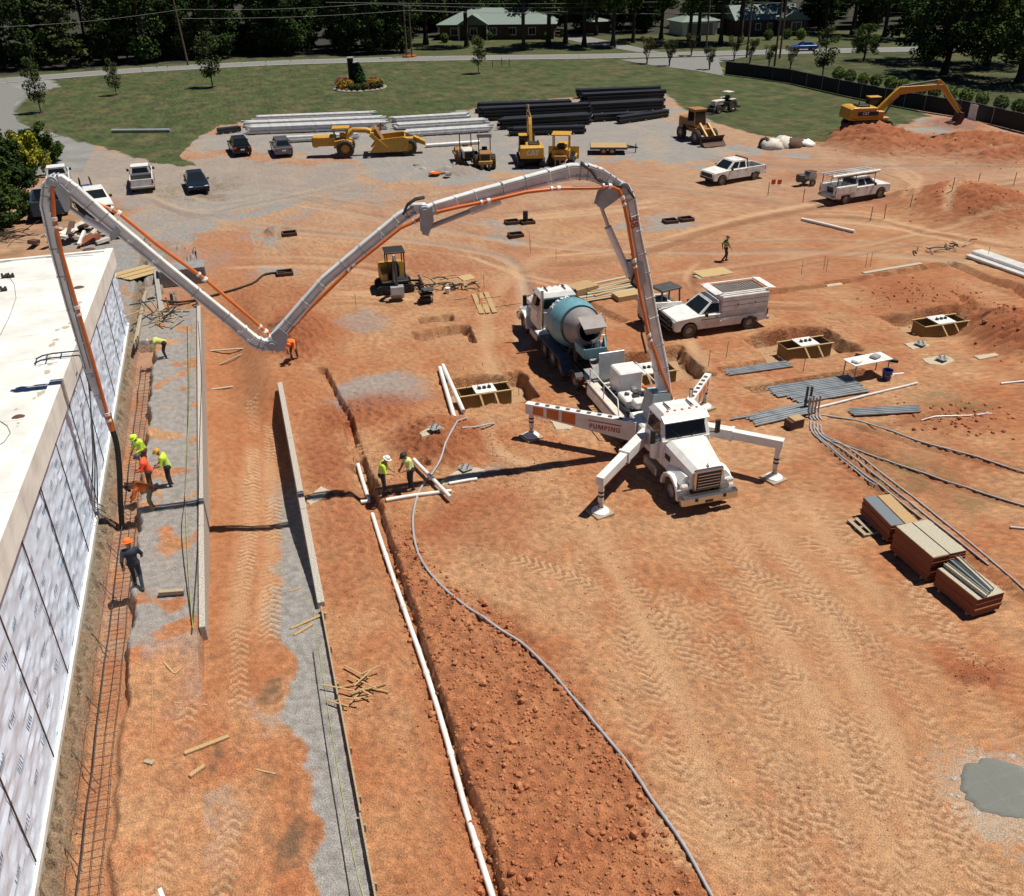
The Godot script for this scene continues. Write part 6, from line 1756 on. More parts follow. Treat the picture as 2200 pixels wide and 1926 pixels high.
func build_vehicles():
	# crew cab pickup
	var a := G(1548, 400); var c := G(1645, 383)
	pickup("pickup_truck", "white crew cab pickup with black rack facing away from red signs", (a + c) * 0.5 + Vector3(-0.6, 0, -0.9), yaw_of(G(1530, 400) - G(1640, 382)), {"rack": true})
	a = G(1790, 442); c = G(1912, 422)
	var lt := pickup("utility_truck", "white service truck with long ladders on its black rack", (a + c) * 0.5 + Vector3(-0.2, 0, -0.9), yaw_of(c - a), {"bed": "service", "cat": "utility truck"})
	for s in [-0.55, 0.35]:
		var ldd := thing("ladder", "pale extension ladder tied on the black truck rack" if s < 0 else "white tube and ladder bundle tied on the truck rack", "ladder", lt.position + Vector3(0, 2.2, 0), lt.rotation.y)
		var mb := MB.new()
		for q in [-0.2, 0.2]: mb.bb(Vector3(-0.7, 0, s + q), Vector3(5.0, 0.12, 0.05), 0.01)
		put(mb, "rail", M["pvc"], ldd)
		for q in 15:
			var rg := MB.new(); rg.cyl(Vector3(-3.0 + q * 0.32, 0, s - 0.2), Vector3(-3.0 + q * 0.32, 0, s + 0.2), 0.018, -1, 5); put(rg, "rung", M["steel"], ldd)
		if s > 0:
			var tb := MB.new(); tb.cyl(Vector3(-3.3, 0.05, s + 0.42), Vector3(1.6, 0.05, s + 0.42), 0.12, -1, 10); put(tb, "tube", M["pvc"], ldd)
	# work truck with utility body
	a = G(1475, 727); c = G(1622, 706)
	pickup("work_truck", "white regular cab work truck with tall side boxes and roof rack", (a + c) * 0.5 + Vector3(-0.05, 0, -0.95), yaw_of(a - c) , {"crew": false, "bed": "cap", "cat": "work truck"})
	pickup("pickup_truck", "white pickup with open bed seen from its tailgate on gravel", G(308, 400), yaw_of(G(307, 365) - G(309, 418)), {"toolbox": true})
	pickup("pickup_truck", "white pickup facing the building with a trailer behind it", G(205, 452) + Vector3(0.2, 0, 0), yaw_of(G(222, 490) - G(190, 440)), {"toolbox": false})
	pickup("pickup_truck", "white pickup partly hidden behind the folded boom elbow", G(130, 402), yaw_of(G(128, 370) - G(132, 420)), {"toolbox": false})
	car("hatchback", "dark navy car facing the site beside worn grass", G(424, 405), yaw_of(G(432, 420) - G(416, 385)), "carnavy", false)
	car("sports_utility", "black sports utility car parked before the white purlins", G(516, 328), yaw_of(G(500, 308) - G(525, 340)), "carblack", true)
	car("sports_utility", "silver grey car parked between black car and scraper", G(606, 330), yaw_of(G(594, 308) - G(614, 340)), "carsilver", true)
	var cp := G(1745, 113); cp.z = road_z(cp.x) - 1.2
	car("sedan", "bright blue car driving along the road behind the trees", Vector3(cp.x, 0.06, cp.z), yaw_of(Vector3(-1, 0, -0.24)), "carblue", false)
	# trailer behind the pickup with blue load
	var p := G(192, 432)
	var tr := thing("utility_trailer", "open trailer carrying blue machine and planks behind white pickup", "trailer", p, yaw_of(G(205, 452) - G(185, 415)))
	var dk := MB.new(); dk.bb(Vector3(0, 0.55, 0), Vector3(3.6, 0.12, 1.9), 0.02); dk.beam(Vector3(1.8, 0.5, 0), Vector3(2.6, 0.5, 0), 0.12, 0.12); put(dk, "deck", M["darkgrey"], tr)
	for s in [-1, 1]:
		var sd := MB.new(); sd.bb(Vector3(0, 0.85, s * 0.95), Vector3(3.6, 0.06, 0.06), 0.01)
		for q in 5: sd.box(Vector3(-1.7 + q * 0.85, 0.7, s * 0.95), Vector3(0.05, 0.3, 0.05))
		put(sd, "side_rail", M["black"], tr); wheel(tr, -0.3, s * 1.05, 0.34, 0.2)
	var bm := thing("blue_machine", "small blue machine with frame riding on the open trailer", "machine", p + Vector3(0, 0.62, 0), tr.rotation.y)
	var b1 := MB.new(); b1.bb(Vector3(0, 0.4, 0), Vector3(1.0, 0.6, 0.8), 0.08); put(b1, "housing", M["carblue"], bm)
	var b2 := MB.new()
	for q in [[-0.6, -0.5], [-0.6, 0.5], [0.6, -0.5], [0.6, 0.5]]: b2.cyl(Vector3(q[0], 0, q[1]), Vector3(q[0] * 0.8, 1.3, q[1] * 0.8), 0.04, -1, 6)
	b2.cyl(Vector3(-0.48, 1.3, -0.4), Vector3(0.48, 1.3, -0.4), 0.04, -1, 6); b2.cyl(Vector3(-0.48, 1.3, 0.4), Vector3(0.48, 1.3, 0.4), 0.04, -1, 6); put(b2, "frame", M["black"], bm)
	# dark dump trailer left of the boom elbow
	var dq := G(108, 470)
	var dt := thing("dump_trailer", "dark purple brown dump trailer with open top beside the junipers", "trailer", dq, yaw_of(G(104, 485) - G(112, 420)))
	for s in [-1, 1]:
		var w := MB.new(); w.bb(Vector3(-1.0, 1.15, s * 1.05), Vector3(4.6, 1.1, 0.08), 0.01); put(w, "side_wall", M["darkblue"], dt)
		wheel(dt, -0.8, s * 1.2, 0.4, 0.24); wheel(dt, -1.7, s * 1.2, 0.4, 0.24)
	for x in [-3.3, 1.3]:
		var w := MB.new(); w.bb(Vector3(x, 1.15, 0), Vector3(0.08, 1.1, 2.1), 0.01); put(w, "end_wall", M["darkblue"], dt)
	var fl := MB.new(); fl.bb(Vector3(-1.0, 0.62, 0), Vector3(4.6, 0.12, 2.1), 0.02); put(fl, "floor", M["brown"], dt)
	for k in 7:
		var rb := MB.new()
		for s in [-1, 1]: rb.box(Vector3(-3.0 + k * 0.68, 1.15, s * 1.12), Vector3(0.08, 1.1, 0.06))
		put(rb, "rib", M["darkblue"], dt)
	# debris pile behind the building
	var R := RandomNumberGenerator.new(); R.seed = 12
	var db := thing("rubbish_heap", "heap of broken boards and pale panels behind the white roof", "debris", G(175, 515))
	for k in 26:
		var mb := MB.new(); mb.bb(Vector3.ZERO, Vector3(R.randf_range(0.5, 1.9), R.randf_range(0.04, 0.3), R.randf_range(0.2, 0.9)), 0.01)
		var e := put(mb, "broken_panel", M[["tarp", "woodgrey", "brown", "pvc", "formred"][R.randi() % 5]], db)
		e.position = Vector3(R.randfn(0, 1.3), 0.2 + R.randf() * 0.8, R.randfn(0, 0.8))
		e.rotation = Vector3(R.randf_range(-0.5, 0.5), R.randf() * 6, R.randf_range(-0.4, 0.4))
	var br := thing("brush_heap", "heap of cut brush and branches beyond the roof corner", "debris", G(15, 515))
	for k in 30:
		var mb := MB.new(); var q := Vector3(R.randfn(0, 1.2), R.randf() * 0.5, R.randfn(0, 1.0)); var d := Vector3(R.randfn(), R.randf() * 0.4, R.randfn()).normalized() * R.randf_range(0.5, 1.3)
		mb.tube([q - d, q + Vector3(0, 0.1, 0), q + d], 0.03, 4); put(mb, "branch", M["bark"], br)
	# grey container by the wall stub
	var ct := thing("steel_container", "grey ribbed steel container under the lower boom arm", "container", G(395, 605), 0.05)
	var cw := MB.new(); cw.bb(Vector3(0, 0.55, 0), Vector3(2.9, 1.1, 1.6), 0.03); put(cw, "shell", M["grey"], ct)
	for k in 12:
		var rb := MB.new(); rb.box(Vector3(-1.32 + k * 0.24, 0.55, 0), Vector3(0.08, 1.0, 1.66)); put(rb, "rib", M["grey"], ct)
	# mini excavator
	var mx := thing("mini_excavator", "yellow and black mini excavator with open canopy on bare clay", "mini excavator", G(848, 622), yaw_of(G(862, 660) - G(846, 622)))
	for s in [-1, 1]: crawler(mx, 0, s * 0.72, 2.3, 0.55, 0.36)
	for ch in mx.get_children(): ch.rotation.y = -PI * 0.5
	var mu := MB.new(); mu.bb(Vector3(0, 0.42, 0), Vector3(1.0, 0.3, 1.2), 0.04); mu.bb(Vector3(-0.1, 0.75, 0), Vector3(1.9, 0.18, 1.7), 0.04); put(mu, "undercarriage", M["black"], mx)
	var mc := MB.new(); mc.prism([Vector2(-1.15, 0.75), Vector2(-1.2, 1.2), Vector2(-1.0, 1.6), Vector2(-0.45, 1.62), Vector2(-0.35, 0.75)], -0.8, 0.85, 0.08); mc.bb(Vector3(0.15, 1.05, 0.62), Vector3(1.0, 0.5, 0.4), 0.06); put(mc, "engine_housing", M["yellow"], mx)
	var mr := MB.new()
	for q in [[-0.55, -0.65], [-0.55, 0.4], [0.6, -0.65], [0.6, 0.4]]: mr.box(Vector3(q[0], 1.75, q[1]), Vector3(0.07, 1.6, 0.07))
	mr.bb(Vector3(0.02, 2.57, -0.12), Vector3(1.35, 0.1, 1.25), 0.03); mr.bb(Vector3(-0.1, 1.25, -0.15), Vector3(0.5, 0.7, 0.5), 0.06); put(mr, "canopy", M["black"], mx)
	var mbm := MB.new(); limb(mbm, [Vector3(0.9, 0.95, 0.1), Vector3(1.4, 2.0, 0.1), Vector3(1.9, 2.6, 0.1)], [0.24, 0.3, 0.2], 0.2); put(mbm, "boom", M["darkgrey"], mx)
	var mst := MB.new(); limb(mst, [Vector3(1.75, 2.75, 0.1), Vector3(1.95, 2.5, 0.1), Vector3(2.1, 0.9, 0.1)], [0.15, 0.24, 0.15], 0.17); put(mst, "stick", M["darkgrey"], mx)
	var mcy := MB.new(); mcy.cyl(Vector3(1.15, 0.9, 0.1), Vector3(1.5, 1.8, 0.1), 0.05, -1, 7); mcy.cyl(Vector3(1.5, 2.4, 0.1), Vector3(1.78, 2.78, 0.1), 0.05, -1, 7); put(mcy, "hydraulic_cylinder", M["steel"], mx)
	var mk2 := MB.new(); mk2.prism([Vector2(2.0, 1.0), Vector2(2.35, 0.95), Vector2(2.4, 0.5), Vector2(2.1, 0.15), Vector2(1.6, 0.15), Vector2(1.95, 0.4)], -0.3, 0.5); put(mk2, "bucket", M["galv"], mx)
	var mbl := MB.new(); mbl.prism([Vector2(-1.75, 0.05), Vector2(-1.65, 0.05), Vector2(-1.7, 0.3), Vector2(-1.62, 0.5), Vector2(-1.75, 0.5)], -0.9, 0.9)
	for s in [-0.5, 0.5]: mbl.beam(Vector3(-0.8, 0.35, s), Vector3(-1.7, 0.25, s), 0.1, 0.12)
	put(mbl, "dozer_blade", M["black"], mx).rotation.y = -PI * 0.5
	# skid steer behind the work truck
	var sk := thing("skid_steer", "white skid steer loader with black cab behind the work truck", "skid steer", G(1432, 690), yaw_of(G(1490, 672) - G(1412, 690)))
	sk.rotation.y = yaw_of(Vector3(0.97, 0, -0.2))
	var sb := MB.new(); sb.bb(Vector3(-0.6, 0.75, 0), Vector3(1.9, 0.75, 1.25), 0.06); sb.bb(Vector3(-1.5, 1.1, 0), Vector3(0.4, 1.0, 1.3), 0.08); put(sb, "body", M["tarp"], sk)
	var sc := [Vector3(-0.9, 1.05, -0.5), Vector3(0.45, 1.05, -0.5), Vector3(0.45, 1.05, 0.5), Vector3(-0.9, 1.05, 0.5), Vector3(-0.8, 2.05, -0.45), Vector3(0.4, 2.05, -0.45), Vector3(0.4, 2.05, 0.45), Vector3(-0.8, 2.05, 0.45)]
	var scb := MB.new()
	for k in 4: scb.beam(sc[k], sc[k + 4], 0.09, 0.09)
	scb.bb(Vector3(-0.2, 2.1, 0), Vector3(1.45, 0.12, 1.1), 0.03); scb.bb(Vector3(-0.5, 1.3, 0), Vector3(0.5, 0.5, 0.6), 0.05); put(scb, "cab", M["darkgrey"], sk)
	var sar := MB.new()
	for s in [-0.72, 0.72]: sar.prism([Vector2(-1.7, 1.35), Vector2(-1.6, 1.65), Vector2(0.4, 1.35), Vector2(1.3, 0.6), Vector2(1.35, 0.25), Vector2(1.15, 0.3), Vector2(1.05, 0.6), Vector2(0.3, 1.15)], s - 0.07, s + 0.07)
	put(sar, "lift_arm", M["white"], sk)
	var sbk := MB.new(); sbk.prism([Vector2(1.2, 0.08), Vector2(2.0, 0.05), Vector2(1.5, 0.2), Vector2(1.4, 0.6), Vector2(1.2, 0.6)], -0.9, 0.9); put(sbk, "bucket", M["brown"], sk)
	for s in [-1, 1]:
		for x in [-1.0, 0.15]: wheel(sk, x, s * 0.78, 0.42, 0.3, "red")

# ---------------------------------------------------------------- concrete pump truck
func ring6(x: float, zb: float, zt: float, y0: float, y1: float, ch: float) -> Array:
	return [Vector3(x, y0, -zb), Vector3(x, y1 - ch, -zt), Vector3(x, y1, -zt + ch * 1.3), Vector3(x, y1, zt - ch * 1.3), Vector3(x, y1 - ch, zt), Vector3(x, y0, zb)]
func loft(mb: MB, rings: Array):
	var ctr := Vector3.ZERO; var cnt := 0
	for r in rings:
		for p in r: ctr += p; cnt += 1
	ctr /= cnt
	for i in rings.size() - 1:
		var a = rings[i]; var b = rings[i + 1]
		for k in a.size(): mb.f4(a[k], a[(k + 1) % a.size()], b[(k + 1) % a.size()], b[k], ctr)
	for r in [rings[0], rings[-1]]:
		for k in range(1, r.size() - 1): mb.f3(r[0], r[k], r[k + 1], ctr)
func ribbon(mb: MB, pts: Array, dep: Array, w: float, nrm: Vector3):
	var prev := []
	for i in pts.size():
		var d: Vector3 = (pts[mini(i + 1, pts.size() - 1)] - pts[maxi(i - 1, 0)]).normalized()
		var s: Vector3 = nrm.cross(d).normalized() * dep[i] * 0.5
		var k := nrm * w * 0.5
		var ch := 0.86
		var cur := [pts[i] + s * ch + k, pts[i] + s + k * ch, pts[i] + s - k * ch, pts[i] + s * ch - k, pts[i] - s * ch - k, pts[i] - s - k * ch, pts[i] - s + k * ch, pts[i] - s * ch + k]
		if i > 0:
			var c: Vector3 = (pts[i] + pts[i - 1]) * 0.5
			for q in 8: mb.f4(prev[q], prev[(q + 1) % 8], cur[(q + 1) % 8], cur[q], c)
		if i == 0 or i == pts.size() - 1:
			for q in range(1, 7): mb.f3(cur[0], cur[q], cur[q + 1], pts[i] + (d if i == 0 else -d))
		prev = cur
func truck_cab(o: Node3D, paint, x0: float, fx: float, glassy := "glass"):
	# conventional cab: x0 rear wall of the cab, fx front of the hood
	var xw := x0 + 1.55
	var hd := MB.new()
	loft(hd, [ring6(xw - 0.1, 1.0, 0.92, 1.05, 2.16, 0.16), ring6(xw + 0.9, 0.95, 0.80, 1.05, 2.02, 0.18), ring6(fx - 0.05, 0.80, 0.66, 1.0, 1.84, 0.16)])
	put(hd, "hood", paint, o)
	var lw := MB.new(); lw.bb(Vector3(x0 + 0.78, 1.6, 0), Vector3(1.55, 1.1, 2.14), 0.06); put(lw, "cab", paint, o)
	var cab := [Vector3(x0 + 0.02, 2.1, -1.05), Vector3(xw - 0.02, 2.1, -1.05), Vector3(xw - 0.02, 2.1, 1.05), Vector3(x0 + 0.02, 2.1, 1.05), Vector3(x0 + 0.06, 2.92, -0.96), Vector3(xw - 0.34, 2.92, -0.96), Vector3(xw - 0.34, 2.92, 0.96), Vector3(x0 + 0.06, 2.92, 0.96)]
	var gh := MB.new(); gh.hexa(cab); put(gh, "cab_frame", paint, o)
	windows(o, cab, true, true, 1, glassy)
	var rf := MB.new()
	rf.frus(x0, xw - 0.2, -1.0, 1.0, 2.9, x0 + 0.15, xw - 0.45, -0.85, 0.85, 3.12); put(rf, "cab_roof", paint, o)
	var vs := MB.new(); vs.prism([Vector2(xw - 0.38, 2.98), Vector2(xw - 0.06, 2.84), Vector2(xw - 0.06, 2.88), Vector2(xw - 0.38, 3.04)], -0.98, 0.98); put(vs, "sun_visor", paint, o)
	for k in 5:
		var l := MB.new(); l.bb(Vector3(xw - 0.55, 3.13, -0.64 + k * 0.32), Vector3(0.12, 0.06, 0.1), 0.02); put(l, "marker_lamp", M["orange"], o)
	var hn := MB.new()
	for s in [-0.5, 0.5]: hn.cyl(Vector3(x0 + 0.3, 3.17, s), Vector3(x0 + 0.9, 3.17, s), 0.03, 0.06, 8)
	put(hn, "air_horn", M["chrome"], o)
	for s in [-1, 1]:
		var fd := MB.new(); var P := []
		for k in 9: P.append(Vector2(fx - 0.85 - cos(PI * k / 8.0) * 0.80, 0.52 + sin(PI * k / 8.0) * 0.78))
		for k in 9: P.append(Vector2(fx - 0.85 + cos(PI * k / 8.0) * 0.64, 0.52 + sin(PI * k / 8.0) * 0.62))
		fd.prism(P, 0.66 * s, 1.22 * s, 0.03) if s > 0 else fd.prism(P, -1.22, -0.66, 0.03)
		put(fd, "fender", paint, o)
		var bridge := MB.new(); bridge.frus(fx - 1.5, fx - 0.2, minf(0.6 * s, 1.1 * s), maxf(0.6 * s, 1.1 * s), 1.18, fx - 1.45, fx - 0.2, minf(0.55 * s, 0.85 * s), maxf(0.55 * s, 0.85 * s), 1.5); put(bridge, "fender_cowl", paint, o)
		var hl := MB.new(); hl.bb(Vector3(fx - 0.07, 1.12, s * 0.95), Vector3(0.2, 0.22, 0.36), 0.05); put(hl, "headlight", M["headlamp"], o)
		var dr := MB.new(); dr.bb(Vector3(x0 + 0.82, 1.62, s * 1.075), Vector3(1.2, 0.95, 0.02), 0.008); put(dr, "door", paint, o)
		var mr := MB.new(); mr.bb(Vector3(xw - 0.1, 2.35, s * 1.42), Vector3(0.1, 0.62, 0.22), 0.03); mr.cyl(Vector3(xw - 0.15, 2.6, s * 1.06), Vector3(xw - 0.1, 2.6, s * 1.42), 0.02, -1, 6); mr.cyl(Vector3(xw - 0.15, 2.12, s * 1.06), Vector3(xw - 0.1, 2.1, s * 1.42), 0.02, -1, 6); put(mr, "mirror", M["black"], o)
		var st := MB.new(); st.bb(Vector3(x0 + 0.8, 0.62, s * 1.0), Vector3(1.2, 0.42, 0.36), 0.05); put(st, "step_tank", M["steel"], o)
		wheel(o, fx - 0.85, s * 0.97, 0.54, 0.34, "rim")
	var g := MB.new(); g.bb(Vector3(fx, 1.38, 0), Vector3(0.14, 0.92, 1.22), 0.04); var gp := put(g, "grille", M["chrome"], o)
	var gi := MB.new(); gi.bb(Vector3(fx + 0.06, 1.36, 0), Vector3(0.05, 0.76, 1.04), 0.01); put(gi, "grille_insert", M["black"], gp)
	for k in 5:
		var b := MB.new(); b.bb(Vector3(fx + 0.09, 1.08 + k * 0.13, 0), Vector3(0.03, 0.045, 0.94), 0.01); put(b, "grille_bar", M["chrome"], gp)
	var bp := MB.new(); bp.bb(Vector3(fx + 0.2, 0.66, 0), Vector3(0.3, 0.42, 2.42), 0.07); var bo := put(bp, "front_bumper", M["chrome"], o)
	var tw := MB.new()
	for s in [-0.6, 0.6]: tw.bb(Vector3(fx + 0.36, 0.74, s), Vector3(0.06, 0.18, 0.12), 0.02)
	tw.bb(Vector3(fx + 0.355, 0.6, 0.05), Vector3(0.03, 0.12, 0.34), 0.01); put(tw, "tow_hook", M["black"], bo)
	var em := MB.new(); em.ball(Vector3(fx - 0.12, 1.9, 0), Vector3(0.09, 0.07, 0.03), 8); put(em, "hood_ornament", M["chrome"], o)
	for s in [-1, 1]:
		var hv := MB.new(); hv.bb(Vector3(xw + 0.32, 1.55, s * 0.93), Vector3(0.42, 0.22, 0.06), 0.02); put(hv, "hood_vent", M["black"], o)
		var wp := MB.new(); wp.beam(Vector3(xw + 0.0, 2.14, s * 0.2), Vector3(xw - 0.16, 2.52, s * 0.62), 0.02, 0.02); put(wp, "wiper", M["black"], o)
		var gh2 := MB.new(); gh2.cyl(Vector3(x0 + 0.12, 1.3, s * 1.12), Vector3(x0 + 0.12, 2.3, s * 1.12), 0.02, -1, 6); put(gh2, "grab_handle", M["chrome"], o)
		var dhn := MB.new(); dhn.box(Vector3(x0 + 0.35, 1.82, s * 1.092), Vector3(0.16, 0.04, 0.02)); put(dhn, "door_handle", M["black"], o)
	var hs2 := MB.new(); hs2.box(Vector3(xw + 0.02, 2.165, 0), Vector3(0.03, 0.012, 1.7)); put(hs2, "hood_seam", M["darkgrey"], o)
	var ex := MB.new(); ex.cyl(Vector3(x0 - 0.12, 1.1, -0.95), Vector3(x0 - 0.12, 3.35, -0.95), 0.085, -1, 10); put(ex, "exhaust_stack", M["chrome"], o)
	var ac := MB.new(); ac.cyl(Vector3(xw - 0.3, 1.3, 1.2), Vector3(xw - 0.3, 2.2, 1.2), 0.19, -1, 12); put(ac, "air_cleaner", M["white"], o)

func build_pump():
	var O := Vector3(15.6, 0, -31.3)
	var o := thing("pump_truck", "white concrete pump truck on four outriggers with long folded boom", "pump truck", O, -PI * 0.5)
	var inv := o.transform.affine_inverse()
	truck_cab(o, M["white"], 1.45, 5.0)
	var ch := MB.new()
	for s in [-0.42, 0.42]: ch.box(Vector3(-0.6, 0.92, s), Vector3(9.6, 0.28, 0.12))
	for x in [-4.5, -2.8, -1.2, 0.6, 2.4]: ch.box(Vector3(x, 0.9, 0), Vector3(0.2, 0.2, 0.8))
	put(ch, "chassis", M["black"], o)
	for s in [-1, 1]:
		for x in [-0.95, -2.3]:
			wheel(o, x, s * 1.02, 0.53, 0.28); wheel(o, x, s * 0.70, 0.53, 0.28)
	# pedestal and turret
	var pd := MB.new(); pd.bb(Vector3(0.35, 1.32, 0), Vector3(1.7, 0.75, 1.9), 0.08); pd.bb(Vector3(0.35, 0.8, 0), Vector3(1.3, 0.7, 1.3), 0.06); put(pd, "pedestal", M["white"], o)
	var tt := MB.new(); tt.cyl(Vector3(0.25, 1.68, 0), Vector3(0.25, 1.95, 0), 0.62, 0.58, 24)
	tt.frus(-0.25, 0.75, -0.55, 0.55, 1.95, -0.1, 0.6, -0.38, 0.38, 2.95); put(tt, "turret", M["turret"], o)
	# rear deck: tank, hopper, pump gear
	var dk := MB.new()
	for s in [-1, 1]: dk.bb(Vector3(-3.0, 1.14, s * 0.98), Vector3(3.9, 0.12, 0.46), 0.02)
	dk.bb(Vector3(-3.0, 1.08, 0), Vector3(4.2, 0.1, 1.0), 0.02); put(dk, "deck", M["tarp"], o)
	for s in [-1, 1]:
		var sk := MB.new(); sk.bb(Vector3(-3.0, 0.78, 1.16 * s), Vector3(3.7, 0.5, 0.1), 0.02); put(sk, "side_skirt", M["white"], o)
	var tk := MB.new(); tk.bb(Vector3(-3.35, 1.82, -0.12), Vector3(1.15, 1.15, 1.15), 0.06); put(tk, "water_tank", M["white"], o)
	var pk := MB.new(); pk.bb(Vector3(-2.0, 1.4, 0.2), Vector3(1.0, 0.55, 0.9), 0.05); pk.bb(Vector3(-1.0, 1.45, -0.35), Vector3(0.9, 0.6, 0.7), 0.05); pk.bb(Vector3(-0.85, 1.85, 0.3), Vector3(0.5, 0.35, 0.6), 0.05); put(pk, "valve_cabinet", M["white"], o)
	var hy := MB.new()
	for k in 16:
		var x := -0.5 - 0.24 * k
		hy.tube([Vector3(x, 1.2, -0.6), Vector3(x - 0.1, 1.55 + 0.2 * sin(k * 2.1), -0.15 + 0.3 * sin(k * 1.3)), Vector3(x - 0.3, 1.25, 0.65)], 0.03, 5)
	hy.cyl(Vector3(-0.6, 1.3, 0.75), Vector3(-3.4, 1.3, 0.75), 0.09, -1, 9); put(hy, "hydraulic_hoses", M["black"], o)
	var RG := RandomNumberGenerator.new(); RG.seed = 3
	for k in 22:
		var gx := MB.new(); var gp := Vector3(RG.randf_range(-2.6, -0.4), 1.25 + RG.randf() * 0.55, RG.randf_range(-0.85, 0.85))
		if k % 3 == 0: gx.cyl(gp, gp + Vector3(RG.randf_range(-0.5, 0.5), RG.randf_range(0.0, 0.25), RG.randf_range(-0.4, 0.4)), RG.randf_range(0.05, 0.12), -1, 9)
		else: gx.bb(gp, Vector3(RG.randf_range(0.12, 0.4), RG.randf_range(0.1, 0.35), RG.randf_range(0.12, 0.4)), 0.02)
		put(gx, "pump_fitting", M[["black", "white", "steel", "darkgrey"][RG.randi() % 4]], o)
	var hc := MB.new()
	for s in [-0.25, 0.25]: hc.cyl(Vector3(-4.9, 0.95, s), Vector3(-1.4, 1.25, s), 0.12, -1, 12)
	put(hc, "pump_cylinder", M["steel"], o)
	var hp := MB.new()
	hp.frus(-5.75, -4.85, -0.75, 0.75, 0.55, -6.0, -4.6, -0.95, 0.95, 1.3); put(hp, "hopper", M["grey"], o)
	var sp := MB.new(); sp.bb(Vector3(-4.72, 1.95, 0.02), Vector3(0.06, 1.3, 1.3), 0.02, Vector3(0, 0, 0.12)); put(sp, "splash_panel", M["galv"], o)
	var fr := MB.new()
	for s in [-1, 1]:
		fr.tube([Vector3(-4.6, 1.2, s * 1.15), Vector3(-4.6, 1.95, s * 1.15), Vector3(-1.3, 1.95, s * 1.15), Vector3(-1.1, 1.2, s * 1.15)], 0.028, 6)
		fr.cyl(Vector3(-2.9, 1.2, s * 1.15), Vector3(-2.9, 1.95, s * 1.15), 0.025, -1, 6)
	put(fr, "hand_rail", M["white"], o)
	var pp := MB.new(); pp.tube([Vector3(-4.8, 0.9, -0.5), Vector3(-4.2, 1.2, -0.85), Vector3(-1.0, 1.9, -0.85), Vector3(-0.2, 2.0, -0.5), Vector3(0.2, 2.6, -0.45)], 0.085, 9); put(pp, "delivery_pipe", M["orange"], o)
	# outriggers: foot positions measured on the ground
	var feet := [[inv * Vector3(11.58, 0, -27.27), Vector3(1.15, 1.5, 0.85), 1.55, "front"], [inv * Vector3(19.28, 0, -27.36), Vector3(1.15, 1.62, -0.85), 1.72, "front"], [inv * Vector3(10.89, 0, -33.88), Vector3(0.45, 1.42, 1.0), 1.5, "rear"], [inv * Vector3(19.51, 0, -33.99), Vector3(0.45, 1.42, -1.0), 1.5, "rear"]]
	for f in feet:
		var ft: Vector3 = f[0]; var rt: Vector3 = f[1]; var top := Vector3(ft.x, f[2], ft.z)
		var d := (top - rt)
		var og: Node3D
		if f[3] == "front":
			var a := MB.new(); a.beam(rt, rt + d * 0.52, 0.40, 0.44); og = put(a, "outrigger", M["white"], o)
			var b := MB.new(); b.beam(rt + d * 0.45, top + d.normalized() * 0.18, 0.32, 0.36); put(b, "extension_beam", M["white"], og)
			var cl := MB.new(); cl.beam(rt + d * 0.50, rt + d * 0.53, 0.46, 0.5); put(cl, "collar", M["white"], og)
		else:
			var a := MB.new(); var dn := d.normalized(); var sd := dn.cross(Vector3.UP).normalized() * 0.17; var len := d.length() + 0.22
			var e := rt + dn * len
			a.hexa([rt - sd + Vector3(0, -0.62, 0), rt + sd + Vector3(0, -0.62, 0), e + sd * 0.9 + Vector3(0, -0.26, 0), e - sd * 0.9 + Vector3(0, -0.26, 0), rt - sd + Vector3(0, 0.32, 0), rt + sd + Vector3(0, 0.32, 0), e + sd * 0.9 + Vector3(0, 0.22, 0), e - sd * 0.9 + Vector3(0, 0.22, 0)])
			og = put(a, "outrigger", M["white"], o)
			var hb := MB.new()
			for k in 9:
				var q := rt.lerp(e, 0.14 + k * 0.095) + Vector3(0, lerpf(0.325, 0.232, 0.14 + k * 0.095), 0)
				hb.beam(q - dn * 0.09, q + dn * 0.09, 0.17, 0.02)
			put(hb, "top_hole", M["darkgrey"], og)
			for side in [-1.0, 1.0]:
				for k in 3:
					var u0: float = [0.93, 0.80, 0.66][k]; var u1: float = [0.83, 0.69, 0.535][k]
					var st := MB.new()
					st.hexa(stripe(rt, e, sd, side, u0, u1, 0.0) + stripe(rt, e, sd, side, u0, u1, 0.006))
					put(st, "orange_stripe", M["orange"], og)
			var face := sd.normalized()
			if face.x < 0: face = -face
			var rd := Vector3.UP.cross(face).normalized()
			lettering("PUMPING", 0.30, "text_red", "lettering", og, rt.lerp(e, 0.27) + face * 0.178 + Vector3(0, -0.22, 0), Basis(rd, Vector3.UP, face))
			var ln := MB.new(); ln.beam(rt.lerp(e, 0.12) + face * 0.176 + Vector3(0, 0.04, 0), rt.lerp(e, 0.42) + face * 0.172 + Vector3(0, 0.02, 0), 0.012, 0.05); put(ln, "logo_line", M["text_red"], og)
		var lg := MB.new(); lg.cyl(Vector3(ft.x, 0.55, ft.z), Vector3(ft.x, f[2] + 0.18, ft.z), 0.115, -1, 12); put(lg, "leg", M["white"], og)
		var lr := MB.new(); lr.cyl(Vector3(ft.x, 0.14, ft.z), Vector3(ft.x, 0.56, ft.z), 0.085, -1, 12); put(lr, "leg_ram", M["steel"], og)
		var lb := MB.new(); lb.cyl(Vector3(ft.x, 0.78, ft.z), Vector3(ft.x, 0.86, ft.z), 0.119, -1, 12); lb.cyl(Vector3(ft.x, 0.96, ft.z), Vector3(ft.x, 1.04, ft.z), 0.119, -1, 12); put(lb, "warning_band", M["black"], og)
		var pl := MB.new(); pl.bb(Vector3(ft.x, 0.045, ft.z), Vector3(0.82, 0.11, 0.82), 0.015, Vector3(0, 0.25, 0)); put(pl, "ground_plate", M["woodgrey"], og)
